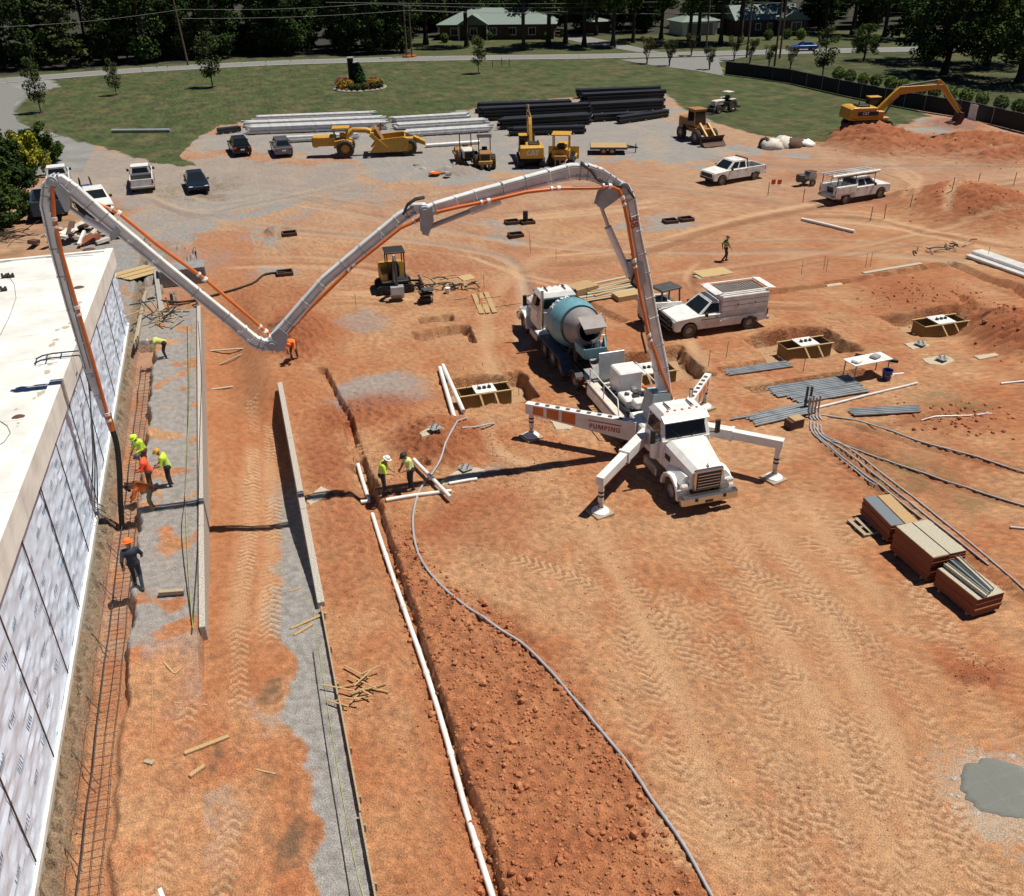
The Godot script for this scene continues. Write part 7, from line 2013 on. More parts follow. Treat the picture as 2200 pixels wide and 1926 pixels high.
		var sh := MB.new(); sh.lathe([[0.36, 0.10], [0.34, 0.15], [0.16, 0.24], [0.12, 0.3]], Vector3(ft.x, 0, ft.z), Vector3.UP, 16); put(sh, "foot", M["white"], og)
	# boom: the arm stands in one upright plane through turret and hose
	var P0 := Vector3(16.14, 0, -31.03); var D := (Vector3(-6.45, 0, -32.27) - P0).normalized()
	var NW := Vector3(-D.z, 0, D.x)
	if NW.z < 0: NW = -NW
	var NL := inv.basis * NW
	var B := func(px, py, off := 0.0): return inv * (GP(px, py, P0 + NW * off, NW))
	var sec := [
		[[[1432, 880], [1421, 800], [1399, 690], [1382, 595], [1364, 503], [1352, 430], [1340, 402]], [0.55, 0.58, 0.56, 0.52, 0.46, 0.46, 0.4], 0.36, "boom"],
		[[[1338, 405], [1316, 394], [1290, 378], [1264, 369], [1228, 368], [1140, 390], [1030, 419], [938, 446], [905, 458]], [0.35, 0.5, 0.55, 0.56, 0.54, 0.48, 0.42, 0.40, 0.34], 0.32, "boom"],
		[[[915, 446], [890, 448], [860, 468], [787, 528], [698, 602], [623, 688], [590, 728], [575, 745]], [0.3, 0.36, 0.38, 0.37, 0.35, 0.36, 0.42, 0.34], 0.28, "boom"],
		[[[598, 738], [570, 742], [545, 733], [500, 693], [350, 571], [230, 472], [160, 412], [128, 388], [108, 388]], [0.34, 0.44, 0.44, 0.37, 0.36, 0.39, 0.44, 0.42, 0.3], 0.26, "boom"],
		[[[118, 383], [103, 398], [100, 440], [116, 520], [150, 650], [190, 790], [226, 893]], [0.28, 0.36, 0.40, 0.36, 0.32, 0.27, 0.22], 0.22, "boom"]]
	var parts := []
	for s in sec:
		var pts := []
		for q in s[0]: pts.append(B.call(q[0], q[1]))
		var mb := MB.new(); ribbon(mb, pts, s[1], s[2], NL)
		parts.append(put(mb, "boom_section", M[s[3]], o))
		for e in [-0.3, 0.28]:                      # hard lines and lugs along the flank
			var hl := MB.new(); var hlp := []
			for i in range(1, pts.size() - 1): hlp.append(pts[i] + NL * (s[2] * 0.5 + 0.03) + NL.cross((pts[i + 1] - pts[i - 1]).normalized()) * s[1][i] * e)
			hl.tube(hlp, 0.016, 5); put(hl, "hydraulic_line", M["grey"], parts[-1])
		for i in range(1, pts.size() - 1):
			for u in [0.1, 0.55]:
				var c: Vector3 = pts[i].lerp(pts[i + 1], u); var dd: Vector3 = (pts[i + 1] - pts[i]).normalized()
				var st := MB.new(); st.X = Transform3D(Basis(dd, NL.cross(dd).normalized(), NL), c); st.bb(Vector3.ZERO, Vector3(0.06, s[1][i] * 1.05, s[2] * 1.06), 0.012); st.cyl(Vector3(0.1, s[1][i] * 0.2, s[2] * 0.5), Vector3(0.1, s[1][i] * 0.2, s[2] * 0.5 + 0.05), 0.045, -1, 8); put(st, "stiffener", M["boomgrey"] if i % 2 else M["boom"], parts[-1])
	for q in [[1336, 404, 0.28], [910, 452, 0.22], [583, 738, 0.24], [113, 388, 0.2]]:
		var c: Vector3 = B.call(q[0], q[1])
		var mb := MB.new(); mb.cyl(c - NL * 0.24, c + NL * 0.24, q[2] * 0.85, -1, 16); mb.cyl(c - NL * 0.28, c + NL * 0.28, q[2] * 0.45, -1, 12); put(mb, "hinge_pin", M["boomgrey"], o)
	var pipes := [[0, [[1330, 408], [1337, 425], [1350, 480], [1362, 560], [1376, 640], [1394, 720], [1420, 795], [1445, 860], [1448, 890]], 0.28],
		[1, [[1330, 408], [1310, 400], [1285, 404], [1200, 405], [1130, 413], [1050, 432], [985, 445], [938, 456]], 0.26],
		[2, [[938, 456], [905, 470], [860, 490], [760, 570], [660, 668], [600, 735]], -0.24],
		[3, [[600, 735], [570, 712], [520, 668], [440, 600], [340, 528], [255, 458], [140, 410]], -0.23],
		[4, [[112, 400], [116, 470], [132, 545], [165, 660], [200, 780], [230, 890], [233, 905]], 0.2]]
	for p in pipes:
		var pts := []
		for q in p[1]: pts.append(B.call(q[0], q[1], p[2]))
		var mb := MB.new(); mb.tube(pts, 0.066, 9); put(mb, "delivery_pipe", M["orange"], parts[p[0]])
		for k in range(1, pts.size() - 1, 2):
			var cl := MB.new(); var d: Vector3 = (pts[k + 1] - pts[k - 1]).normalized()
			cl.cyl(pts[k] - d * 0.06, pts[k] + d * 0.06, 0.10, -1, 10)
			cl.beam(pts[k], pts[k] - NL * p[2] * 0.8, 0.06, 0.05); put(cl, "pipe_clamp", M["white"], parts[p[0]])
			var c2 := MB.new(); c2.cyl(pts[k] + d * 0.22, pts[k] + d * 0.3, 0.092, -1, 10); put(c2, "coupling_ring", M["white"], parts[p[0]])
	var cyls := [[1290, 440, 1308, 490, 0.07, "steel"], [1306, 488, 1352, 592, 0.14, "boom"], [1030, 446, 912, 492, 0.09, "boomgrey"], [1075, 432, 1010, 455, 0.13, "boom"], [685, 625, 628, 695, 0.13, "boom"], [628, 695, 602, 735, 0.07, "steel"], [238, 502, 180, 468, 0.13, "boom"], [180, 468, 148, 446, 0.07, "steel"]]
	for q in cyls:
		var mb := MB.new(); mb.cyl(B.call(q[0], q[1]), B.call(q[2], q[3]), q[4], -1, 12); put(mb, "boom_cylinder", M[q[5]], o)
	for q in [[[1312, 392], [1288, 412], [1280, 440], [1294, 446], [1330, 420]], [[925, 440], [903, 452], [905, 500], [918, 504], [930, 470]], [[132, 392], [118, 402], [142, 452], [152, 450], [150, 410]], [[252, 480], [238, 500], [238, 512], [250, 510], [262, 492]], [[600, 700], [582, 715], [592, 752], [612, 748], [618, 715]], [[1345, 560], [1352, 600], [1372, 622], [1384, 600], [1378, 560]]]:
		var mb := MB.new()
		for s in [-0.2, 0.2]:
			var c := Vector3.ZERO; var pt := []
			for p in q: pt.append(B.call(p[0], p[1]) + NL * s); c += pt[-1] / q.size()
			for k in q.size():
				mb.f3(c + NL * 0.025, pt[k] + NL * 0.025, pt[(k + 1) % q.size()] + NL * 0.025, c - NL); mb.f3(c - NL * 0.025, pt[k] - NL * 0.025, pt[(k + 1) % q.size()] - NL * 0.025, c + NL)
				mb.f4(pt[k] + NL * 0.025, pt[(k + 1) % q.size()] + NL * 0.025, pt[(k + 1) % q.size()] - NL * 0.025, pt[k] - NL * 0.025, c)
		put(mb, "link_plate", M["boomgrey"], o)
	# hydraulic hoses bundled over the joints
	for line in [[[1248, 352], [1268, 366], [1285, 388], [1310, 398], [1345, 402], [1362, 425]], [[866, 462], [875, 442], [892, 430], [912, 426]], [[1366, 580], [1356, 610], [1368, 620]], [[1385, 690], [1378, 720], [1388, 760]]]:
		for k in 3:
			var pts := []
			for q in line: pts.append(B.call(q[0], q[1] - k * 2, 0.26 - k * 0.1))
			var mb := MB.new(); mb.tube(pts, 0.035, 5); put(mb, "hydraulic_hose", M["black"], o)
	# end reducer and rubber hose
	var rb := MB.new(); rb.cyl(B.call(230, 890, 0.1), B.call(241, 925, 0.1), 0.14, 0.11, 12); put(rb, "hose_reducer", M["orange"], o)
	var hs := MB.new(); var hp2 := []
	for q in smooth_path([Vector2(240, 922), Vector2(250, 955), Vector2(256, 1010), Vector2(258, 1070), Vector2(262, 1135)], 6.0): hp2.append(B.call(q.x, q.y, 0.1))
	hs.tube(hp2, 0.1, 10); put(hs, "end_hose", M["rubber"], o)
	# number on the first arm
	var c1: Vector3 = B.call(1362, 478, 0.186)
	var dn1: Vector3 = (B.call(1399, 690, 0.186) - c1).normalized()
	lettering("38", 0.45, "text_red", "lettering", parts[0], c1, Basis(dn1, NL.cross(dn1).normalized(), NL))
func stripe(rt: Vector3, e: Vector3, sd: Vector3, side: float, u0: float, u1: float, lift: float) -> Array:
	var n := sd.normalized() * side
	var A := rt.lerp(e, u0); var C := rt.lerp(e, u1)
	var w0 := sd.length() * lerpf(1.0, 0.9, u0) + lift; var w1 := sd.length() * lerpf(1.0, 0.9, u1) + lift
	return [A + n * w0 + Vector3(0, lerpf(-0.62, -0.26, u0) + 0.07, 0), C + n * w1 + Vector3(0, lerpf(-0.62, -0.26, u1) + 0.07, 0), C + n * w1 + Vector3(0, lerpf(0.32, 0.22, u1) - 0.07, 0), A + n * w0 + Vector3(0, lerpf(0.32, 0.22, u0) - 0.07, 0)]

# ---------------------------------------------------------------- concrete mixer truck
func build_mixer():
	var o := thing("mixer_truck", "concrete mixer truck with pale blue drum backed up to the pump", "mixer truck", Vector3(15.35, 0, -41.4), PI * 0.5)
	truck_cab(o, M["white"], 1.55, 5.0)
	var ch := MB.new()
	for s in [-0.42, 0.42]: ch.box(Vector3(-0.5, 0.95, s), Vector3(8.4, 0.28, 0.12))
	for x in [-4.2, -2.6, -1.0, 0.6]: ch.box(Vector3(x, 0.93, 0), Vector3(0.2, 0.2, 0.8))
	put(ch, "chassis", M["black"], o)
	for s in [-1, 1]:
		for x in [0.55, -0.75, -2.05]: wheel(o, x, s * 1.0, 0.52 if x < 0.5 else 0.46, 0.3)
		wheel(o, -3.6, s * 0.85, 0.44, 0.28)
		var tf := MB.new(); var P := []
		for k in 7: P.append(Vector2(-3.6 - cos(PI * k / 6.0) * 0.60, 0.48 + sin(PI * k / 6.0) * 0.58))
		for k in 7: P.append(Vector2(-3.6 + cos(PI * k / 6.0) * 0.54, 0.48 + sin(PI * k / 6.0) * 0.52))
		tf.prism(P, s * 0.85 - 0.2, s * 0.85 + 0.2); put(tf, "fender", M["darkgrey"], o)
		var fp := MB.new(); fp.bb(Vector3(-0.85, 1.18, s * 1.06), Vector3(3.2, 0.08, 0.62), 0.03); fp.prism([Vector2(-2.4, 1.16), Vector2(-2.95, 0.7), Vector2(-2.9, 0.66), Vector2(-2.33, 1.1)], s * 1.06 - 0.3, s * 1.06 + 0.3); put(fp, "wheel_cover", M["darkblue"], o)
		var fw := MB.new(); fw.bb(Vector3(1.15, 1.18, s * 1.06), Vector3(0.76, 0.1, 0.64), 0.03); put(fw, "front_step", M["white"], o)
		var pt := MB.new(); pt.beam(Vector3(-2.55, 1.0, s * 0.55), Vector3(-2.35, 2.35, s * 0.5), 0.14, 0.16); pt.beam(Vector3(-1.6, 1.0, s * 0.55), Vector3(-2.3, 2.1, s * 0.5), 0.12, 0.12); put(pt, "pedestal", M["darkgrey"], o)
	var a := Vector3(1.15, 1.95, 0); var b := Vector3(-3.05, 2.78, 0)
	var ax := b - a; var L := ax.length()
	var dm := MB.new(); dm.lathe([[0.001, -0.16], [0.62, -0.1], [0.86, 0.12], [1.05, 0.65], [1.20, 1.25], [1.25, 1.6], [1.25, 2.15], [1.15, 2.6], [0.95, 3.15]], a, ax, 36); var drum := put(dm, "drum", M["mixblue"], o)
	var dm2 := MB.new(); dm2.lathe([[0.955, 3.15], [0.76, 3.75], [0.66, L], [0.54, L], [0.6, 3.6]], a, ax, 36); put(dm2, "drum_mouth", M["mixgrey"], drum)
	var rg := MB.new(); rg.lathe([[1.0, 2.92], [1.06, 2.92], [1.06, 3.08], [1.0, 3.08]], a, ax, 36); put(rg, "drum_ring", M["darkgrey"], drum)
	var up := (Vector3.UP - ax.normalized() * ax.normalized().y).normalized()
	var rt := up.cross(ax.normalized()).normalized()
	for k in 3:                                     # letters laid round the drum's shoulder
		var an := deg_to_rad(28.0 + (k - 1) * 17.0)
		var n := (up * cos(an) + rt * -sin(an)).normalized()
		if k >= 0:
			var bx := n.cross(ax.normalized()).normalized()
			lettering("MIX"[k], 0.55, "text_white", "lettering", drum, a + ax.normalized() * 1.45 + n * 1.262, Basis(bx, ax.normalized().cross(bx).cross(bx).normalized() * 0 + -ax.normalized(), bx.cross(-ax.normalized())))
	# rear: charge hopper, collector and chute
	var hp := MB.new(); hp.X = Transform3D(Basis(), Vector3(-0.3, -0.24, 0)); hp.hexa([Vector3(-3.0, 2.95, -0.3), Vector3(-2.65, 3.3, -0.3), Vector3(-2.65, 3.3, 0.3), Vector3(-3.0, 2.95, 0.3), Vector3(-3.5, 3.45, -0.6), Vector3(-2.6, 3.75, -0.6), Vector3(-2.6, 3.75, 0.6), Vector3(-3.5, 3.45, 0.6)]); put(hp, "charge_hopper", M["mixgrey"], o)
	var co := MB.new(); co.X = Transform3D(Basis(), Vector3(-0.3, -0.2, 0))
	for s in [-1, 1]: co.hexa([Vector3(-2.75, 2.0, s * 0.7), Vector3(-3.3, 1.75, s * 0.45), Vector3(-3.3, 1.8, s * 0.38), Vector3(-2.75, 2.05, s * 0.62), Vector3(-2.75, 2.6, s * 0.82), Vector3(-3.5, 2.35, s * 0.6), Vector3(-3.5, 2.4, s * 0.52), Vector3(-2.75, 2.65, s * 0.74)])
	co.hexa([Vector3(-3.28, 1.75, -0.42), Vector3(-3.34, 1.75, -0.42), Vector3(-3.34, 1.75, 0.42), Vector3(-3.28, 1.75, 0.42), Vector3(-3.48, 2.36, -0.58), Vector3(-3.54, 2.36, -0.58), Vector3(-3.54, 2.36, 0.58), Vector3(-3.48, 2.36, 0.58)]); put(co, "collector", M["mixblue"], o)
	var cu := MB.new()
	for k in 6:
		var A0 := PI + PI * k / 6.0; var A1 := PI + PI * (k + 1) / 6.0
		var p0 := Vector3(-3.3, 1.75, cos(A0) * 0.28); var p1 := Vector3(-3.3, 1.75, cos(A1) * 0.28)
		p0.y += sin(A0) * 0.22; p1.y += sin(A1) * 0.22
		var e := Vector3(-1.15, -0.5, 0.0)
		cu.hexa([p0, p1, p1 + Vector3(0, -0.03, 0), p0 + Vector3(0, -0.03, 0), p0 + e, p1 + e, p1 + e + Vector3(0, -0.03, 0), p0 + e + Vector3(0, -0.03, 0)])
	put(cu, "chute", M["mixgrey"], o)
	var xb := MB.new(); xb.bb(Vector3(-4.55, 1.0, -0.55), Vector3(0.5, 0.35, 0.4), 0.05); put(xb, "chute_holder", M["mixblue"], o)
	var ld := MB.new()
	for s in [0.62, 0.95]: ld.cyl(Vector3(-3.2, 0.7, s), Vector3(-2.6, 3.2, s), 0.025, -1, 6)
	for k in 8: ld.cyl(Vector3(-3.15 + k * 0.07, 0.9 + k * 0.29, 0.62), Vector3(-3.15 + k * 0.07, 0.9 + k * 0.29, 0.95), 0.02, -1, 5)
	ld.tube([Vector3(-2.6, 3.2, 0.6), Vector3(-2.5, 3.4, 0.8), Vector3(-2.55, 3.2, 1.0)], 0.02, 5); put(ld, "ladder", M["steel"], o)
	var gb := MB.new(); gb.bb(Vector3(1.35, 1.5, 0), Vector3(0.4, 0.9, 0.9), 0.05); gb.bb(Vector3(1.2, 1.9, 0.55), Vector3(0.35, 0.35, 0.4), 0.08); put(gb, "drum_drive", M["mixblue"], o)
	var wt := MB.new(); wt.cyl(Vector3(1.38, 1.55, 0.55), Vector3(1.38, 2.35, 0.55), 0.22, -1, 12); put(wt, "water_tank", M["mixblue"], o)
	var rb := MB.new(); rb.bb(Vector3(-4.3, 0.85, 0), Vector3(0.14, 0.25, 2.2), 0.03); put(rb, "rear_bumper", M["black"], o)
	for s in [-1, 1]:
		var tl := MB.new(); tl.bb(Vector3(-4.38, 0.86, s * 0.9), Vector3(0.05, 0.12, 0.3), 0.02); put(tl, "tail_light", M["taillamp"], o)
	var vl := MB.new(); vl.bb(Vector3(-2.95, 0.75, 1.22), Vector3(0.5, 0.5, 0.1), 0.03); put(vl, "mud_flap", M["lime"], o)
	var wb := MB.new(); wb.bb(Vector3(-2.9, 1.12, 1.2), Vector3(0.24, 0.3, 0.2), 0.06); put(wb, "bucket", M["white"], o)

# ---------------------------------------------------------------- footings, pipes, loose material
func on_ground(px: float, py: float, lift := 0.0) -> Vector3:
	var p := G(px, py)
	for k in 3:
		p = G(px, py, ground_y(p.x, p.z))
	return p + Vector3(0, lift, 0)
func form_box(called: String, label: String, a: Vector3, w: float, d: float, h: float):
	var o := thing(called, label, "formwork", a)
	for q in [[0, 0, w, 0], [0, -d, w, 0]]:
		for k in 3:
			var mb := MB.new(); mb.bb(Vector3(w * (k + 0.5) / 3.0, h * 0.5, q[1]), Vector3(w / 3.0 - 0.012, h, 0.04), 0.006); put(mb, "form_panel", M["formwood"], o)
	for x in [0.0, w]:
		var mb := MB.new(); mb.bb(Vector3(x, h * 0.5, -d * 0.5), Vector3(0.04, h * 0.98, d - 0.05), 0.006); put(mb, "form_panel", M["formwood"], o)
	for k in 2:
		var mb := MB.new(); mb.beam(Vector3(w * (0.36 + k * 0.3), h + 0.02, 0.03), Vector3(w * (0.40 + k * 0.3), 0.05, 0.75), 0.09, 0.05); put(mb, "brace", M["wood"], o)
	for q in [0.02, -d]:
		var mb := MB.new(); mb.bb(Vector3(w * 0.5, h + 0.03, q), Vector3(w + 0.2, 0.05, 0.1), 0.008); put(mb, "top_plate", M["plywood"], o)
	var tp := MB.new(); tp.bb(Vector3(w * 0.5, h + 0.07, -d * 0.5), Vector3(w * 0.42, 0.05, d * 1.05), 0.01); put(tp, "template_board", M["pvc"], o)
	for k in 3:
		var bt := MB.new(); bt.lathe([[0.001, 0.1], [0.09, 0.1], [0.09, 0.0], [0.12, 0.0]], Vector3(w * (0.40 + k * 0.1), h + 0.095, -d * 0.5), Vector3.UP, 10); put(bt, "bolt_sleeve", M["black"], o)
	for k in 4:
		var rb := MB.new(); rb.cyl(Vector3(w * (0.15 + k * 0.22), 0, -d * 0.5), Vector3(w * (0.15 + k * 0.22), h + 0.3, -d * 0.5), 0.014, -1, 5); put(rb, "rebar", M["rebar"], o)
func smooth_n(mb: MB):
	var A := {}
	for i in mb.v.size():
		var k := mb.v[i].snapped(Vector3.ONE * 0.002)
		A[k] = A.get(k, Vector3.ZERO) + mb.n[i]
	for i in mb.v.size(): mb.n[i] = A[mb.v[i].snapped(Vector3.ONE * 0.002)].normalized()
func slab(label: String, px: Array, lift := 0.03):
	var c := Vector3.ZERO; var P := []
	for q in px: P.append(on_ground(q[0], q[1])); c += P[-1] / px.size()
	var mb := MB.new()
	var R := RandomNumberGenerator.new(); R.seed = int(px[0][0])
	var ring := []
	for i in P.size():
		for k in 5:
			var p: Vector3 = P[i].lerp(P[(i + 1) % P.size()], k / 5.0)
			ring.append(Vector3(p.x - c.x, 0, p.z - c.z) * R.randf_range(0.93, 1.07))
	for i in ring.size():
		var j := (i + 1) % ring.size()
		mb.f3(Vector3(0, lift + 0.02, 0), ring[i] * 0.92 + Vector3(0, lift + 0.012, 0), ring[j] * 0.92 + Vector3(0, lift + 0.012, 0), Vector3(0, -9, 0))
		mb.f4(ring[i] * 0.92 + Vector3(0, lift + 0.012, 0), ring[j] * 0.92 + Vector3(0, lift + 0.012, 0), ring[j] + Vector3(0, -0.06, 0), ring[i] + Vector3(0, -0.06, 0), Vector3(0, -9, 0))
	return solo(mb, "concrete_pad", M["palecrete"], label, "concrete pad", "", c)
func stakes(px: Array, label: String, group: String, h := 0.9, m := "rebar", r := 0.014):
	for q in px:
		var mb := MB.new(); mb.cyl(Vector3(0, -0.1, 0), Vector3(rng.randf_range(-0.03, 0.03), h, rng.randf_range(-0.03, 0.03)), r, -1, 5)
		solo(mb, "stake", M[m], label, "stake", group, on_ground(q[0], q[1]))

func build_footings():
	var y := -0.78
	form_box("footing_form", "plywood footing form with white template in pit left of the pump", G(993, 882, y) , 2.55, 0.9, 0.72)
	form_box("footing_form", "plywood footing form in pit behind the pump boom", Vector3(17.7, y, -38.5), 2.6, 1.2, 0.62)
	form_box("footing_form", "plywood footing form between two bundles of steel studs and black pipe", G(1690, 778, -0.68), 2.7, 1.0, 0.72)
	form_box("footing_form", "plywood footing form beside the big red soil heap on the right", G(1985, 729, -0.68), 2.8, 1.1, 0.72)
	slab("pale concrete pad with bolts beside the crossing white pipes", [[945, 1035], [1000, 1000], [1045, 1010], [1030, 1025], [950, 1045]])
	slab("pale concrete patch next to the dirt heap behind two workers", [[900, 935], [925, 915], [965, 918], [940, 932], [905, 942]])
	slab("pale concrete pad beside the rear outrigger foot", [[1180, 905], [1205, 880], [1250, 900], [1225, 925], [1195, 925]])
	slab("pale concrete pad at the end of long footing trench", [[1768, 612], [1800, 606], [1822, 614], [1785, 622]])
	slab("round cornered pale concrete pad with bolt cluster right of white table", [[1978, 772], [2030, 763], [2055, 775], [2030, 787], [1995, 785]])
	slab("narrow pale concrete pad beside the white bolt pad and red heap", [[2090, 768], [2140, 757], [2150, 765], [2105, 775]])
	slab("pale concrete spill in front of the right footing form", [[1940, 740], [1985, 733], [2000, 745], [1960, 752]])
	slab("pale crumbled concrete patch right of the low wall near boom shadow", [[655, 1075], [690, 1045], [712, 1055], [690, 1075], [665, 1090]])
	for q in [[2023, 776], [1000, 1012], [1977, 744], [935, 925]]:
		var o := thing("bolt_cluster", ["anchor bolts in the round cornered pad right of white table", "anchor bolts in the pad beside the crossing white pipes", "anchor bolts in the spill before the right footing form", "anchor bolts in the patch by the dirt heap"][names.get("bolt_cluster", -1) + 1], "anchor bolts", on_ground(q[0], q[1], 0.04), 0.3)
		for k in 4:
			var mb := MB.new(); mb.cyl(Vector3(cos(k * 1.57) * 0.16, 0, sin(k * 1.57) * 0.16), Vector3(cos(k * 1.57) * 0.16, 0.28, sin(k * 1.57) * 0.16), 0.03, -1, 6); put(mb, "bolt", M["steel"], o)
		var pl := MB.new(); pl.bb(Vector3(0, 0.12, 0), Vector3(0.5, 0.02, 0.5), 0.004); put(pl, "template", M["grey"], o)
	# small pits with rusty frames on gravel patches
	var lb := ["brown steel frame with black riser pipe in a gravel patch", "brown steel frame left of the black riser pipe", "brown steel frame in the gravel patch below the black riser", "brown steel frame beside its twin right of the boom", "brown steel frame right of its twin beyond the boom", "brown steel frame near small gravel pile", "black drain frame at the end of the black hose"]
	var fp := [[1133, 480], [1100, 480], [1108, 508], [1440, 478], [1474, 474], [622, 505], [612, 590]]
	for k in fp.size():
		var o := thing("inlet_frame", lb[k], "drain frame", on_ground(fp[k][0], fp[k][1]))
		for q in [[0, 0.4, 1.0, 0.08], [0, -0.4, 1.0, 0.08], [0.5, 0, 0.08, 0.8], [-0.5, 0, 0.08, 0.8]]:
			var mb := MB.new(); mb.bb(Vector3(q[0], 0.1, q[1]), Vector3(q[2], 0.28, q[3]), 0.01); put(mb, "side", M["brown"], o)
		var bt := MB.new(); bt.box(Vector3(0, 0.02, 0), Vector3(0.95, 0.04, 0.75)); put(bt, "floor", M["black"], o)
		if k == 0:
			var mb := MB.new(); mb.cyl(Vector3(-0.15, 0, 0), Vector3(-0.15, 0.95, 0), 0.2, -1, 12); put(mb, "riser", M["black"], o)
	stakes([[998, 825], [1037, 815], [1140, 545], [1195, 562], [1138, 530], [1480, 800], [1522, 788], [1725, 800], [1560, 770], [1953, 680], [1975, 678], [1722, 590], [1770, 580], [1775, 585], [1860, 575], [1870, 573], [1040, 620], [1030, 655], [1115, 850], [1395, 775], [1260, 650], [765, 665], [930, 655], [2120, 560], [1625, 630]], "thin dark steel stake standing in the clay", "steel stakes round the footings", 0.95)
	stakes([[1900, 470], [1955, 448], [2045, 412], [2100, 400], [2178, 398], [1870, 475], [1650, 420], [1725, 435]], "thin wooden survey stake along the soil mound", "survey stakes by the far mound", 1.1, "pole", 0.03)

func pipe_run(called: String, label: String, px: Array, r: float, m: String, st := 0.35, lift := -1.0, bells := 0.0, sag := true):
	var pts := []
	for q in px:
		var p := on_ground(q[0], q[1])
		pts.append(Vector2(p.x, p.z))
	var P := smooth_path(pts, st)
	var tp := []
	for p in P: tp.append(Vector3(p.x, (ground_y(p.x, p.y) if sag else 0.0) + (r * 0.85 if lift < 0.0 else lift), p.y))
	if tp.size() > 4:
		for rep in 2:
			for k in range(1, tp.size() - 1): tp[k].y = maxf(tp[k].y, (tp[k - 1].y + tp[k + 1].y) * 0.5)
	var o := thing(called, label, "pipe", tp[0] * Vector3(1, 0, 1))
	var off: Vector3 = tp[0] * Vector3(1, 0, 1)
	var loc := []
	for p in tp: loc.append(p - off)
	if bells <= 0.0:
		var mb := MB.new(); mb.tube(loc, r, 8); put(mb, "pipe_length", M[m], o)
		return o
	var acc := 0.0; var start := 0
	for k in range(1, loc.size()):
		acc += loc[k].distance_to(loc[k - 1])
		if acc >= bells or k == loc.size() - 1:
			var mb := MB.new(); mb.tube(loc.slice(start, k + 1), r, 8); put(mb, "pipe_length", M[m], o)
			var d: Vector3 = (loc[k] - loc[k - 1]).normalized()
			var bl := MB.new(); bl.cyl(loc[k] - d * 0.16, loc[k] + d * 0.02, r * 1.22, -1, 10); put(bl, "coupling", M[m], o)
			start = k; acc = 0.0
	return o
func build_pipes():
	pipe_run("drain_pipe", "long white drain pipe lying in trench beside the low wall", [[800, 1108], [830, 1200], [868, 1310], [912, 1440], [962, 1600], [1005, 1760], [1056, 1926], [1085, 2020]], 0.085, "pvc", 0.4, -1.0, 3.0)
	pipe_run("drain_pipe", "short white pipe with elbow ending near two workers", [[770, 1010], [780, 1045], [793, 1080]], 0.085, "pvc")
	pipe_run("drain_pipe", "stub of white pipe joining the elbow by the trench", [[775, 1082], [795, 1080]], 0.09, "pvc")
	pipe_run("drain_pipe", "loose white pipe leaning across the grey conduit near workers", [[890, 998], [930, 1040], [968, 1080]], 0.085, "pvc", 0.3, 0.25)
	pipe_run("drain_pipe", "white pipe lying crosswise beneath the leaning pipe", [[830, 1078], [890, 1068], [970, 1058]], 0.08, "pvc")
	pipe_run("drain_pipe", "white pipe in front of the pale concrete bolt pad", [[965, 1042], [1025, 1032]], 0.07, "pvc")
	pipe_run("drain_pipe", "grey blue pipe by dirt heap pointing at outrigger", [[992, 922], [1062, 912]], 0.05, "conduit")
	pipe_run("long_pipe", "leftmost of two long white pipes propped by footing pit", [[945, 797], [976, 896]], 0.11, "pvc", 0.4, 0.16, 0.0, false)
	pipe_run("long_pipe", "longer of two white pipes leaning on plywood footing form", [[952, 794], [996, 892]], 0.11, "pvc", 0.4, 0.22, 0.0, false)
	pipe_run("long_pipe", "single white pipe lying on clay below the ladder truck", [[1722, 474], [1836, 501]], 0.13, "pvc")
	pipe_run("conduit", "grey conduit snaking from concrete pads across clay to foreground", [[1002, 900], [945, 985], [905, 1050], [890, 1095], [888, 1145], [905, 1205], [960, 1272], [1050, 1335], [1130, 1395], [1205, 1470], [1280, 1560], [1345, 1640], [1400, 1720], [1465, 1815], [1530, 1930], [1580, 2020]], 0.045, "conduit", 0.25, 0.05)
	for k in 4: pipe_run("conduit", "grey conduit running from riser bundle down to the right corner", [[1742 + k * 7, 905 + k * 3], [1745 + k * 8, 930 + k * 2], [1790 + k * 9, 975 - k * 4], [1880 + k * 9, 1050 - k * 7], [1990 + k * 8, 1140 - k * 9], [2110 + k * 7, 1235 - k * 9], [2260, 1350 - k * 10]].slice(0, 4 + k), 0.036, "conduit", 0.3, 0.03).set_meta("group", "conduits from the riser bundle")
	pipe_run("conduit", "grey conduit curving right through weedy spoil", [[1752, 920], [1775, 945], [1850, 972], [1950, 1010], [2080, 1052], [2260, 1105]], 0.036, "conduit", 0.3, 0.03)
	pipe_run("conduit", "straight grey conduit above the weedy spoil, going to frame edge", [[1765, 893], [1860, 920], [1980, 955], [2100, 985], [2260, 1030]], 0.036, "conduit", 0.3, 0.03)
	pipe_run("conduit", "pale conduit pointing from the riser bundle up to the right", [[1750, 880], [1850, 855], [1970, 825]], 0.06, "bright")
	pipe_run("conduit", "thin pale conduit across the lower right spoil strip", [[1980, 905], [2080, 895], [2130, 890]], 0.04, "bright")
	pipe_run("conduit", "short pale conduit at the right frame edge", [[2150, 826], [2230, 818]], 0.05, "bright")
	pipe_run("conduit", "grey conduit piece lying right of the form stacks", [[2170, 1135], [2230, 1142]], 0.05, "conduit")
	for k in 4:
		var mb := MB.new(); var p := on_ground(1735 + k * 7, 895)
		mb.tube([Vector3(0, 0, 0.4), Vector3(0, 0.06, 0.15), Vector3(0, 0.3, 0), Vector3(0, 1.0 + 0.1 * (k % 2), 0)], 0.045, 7)
		solo(mb, "conduit_riser", M["conduit"], "upright grey conduit end in the riser bundle", "conduit", "conduit risers", p)
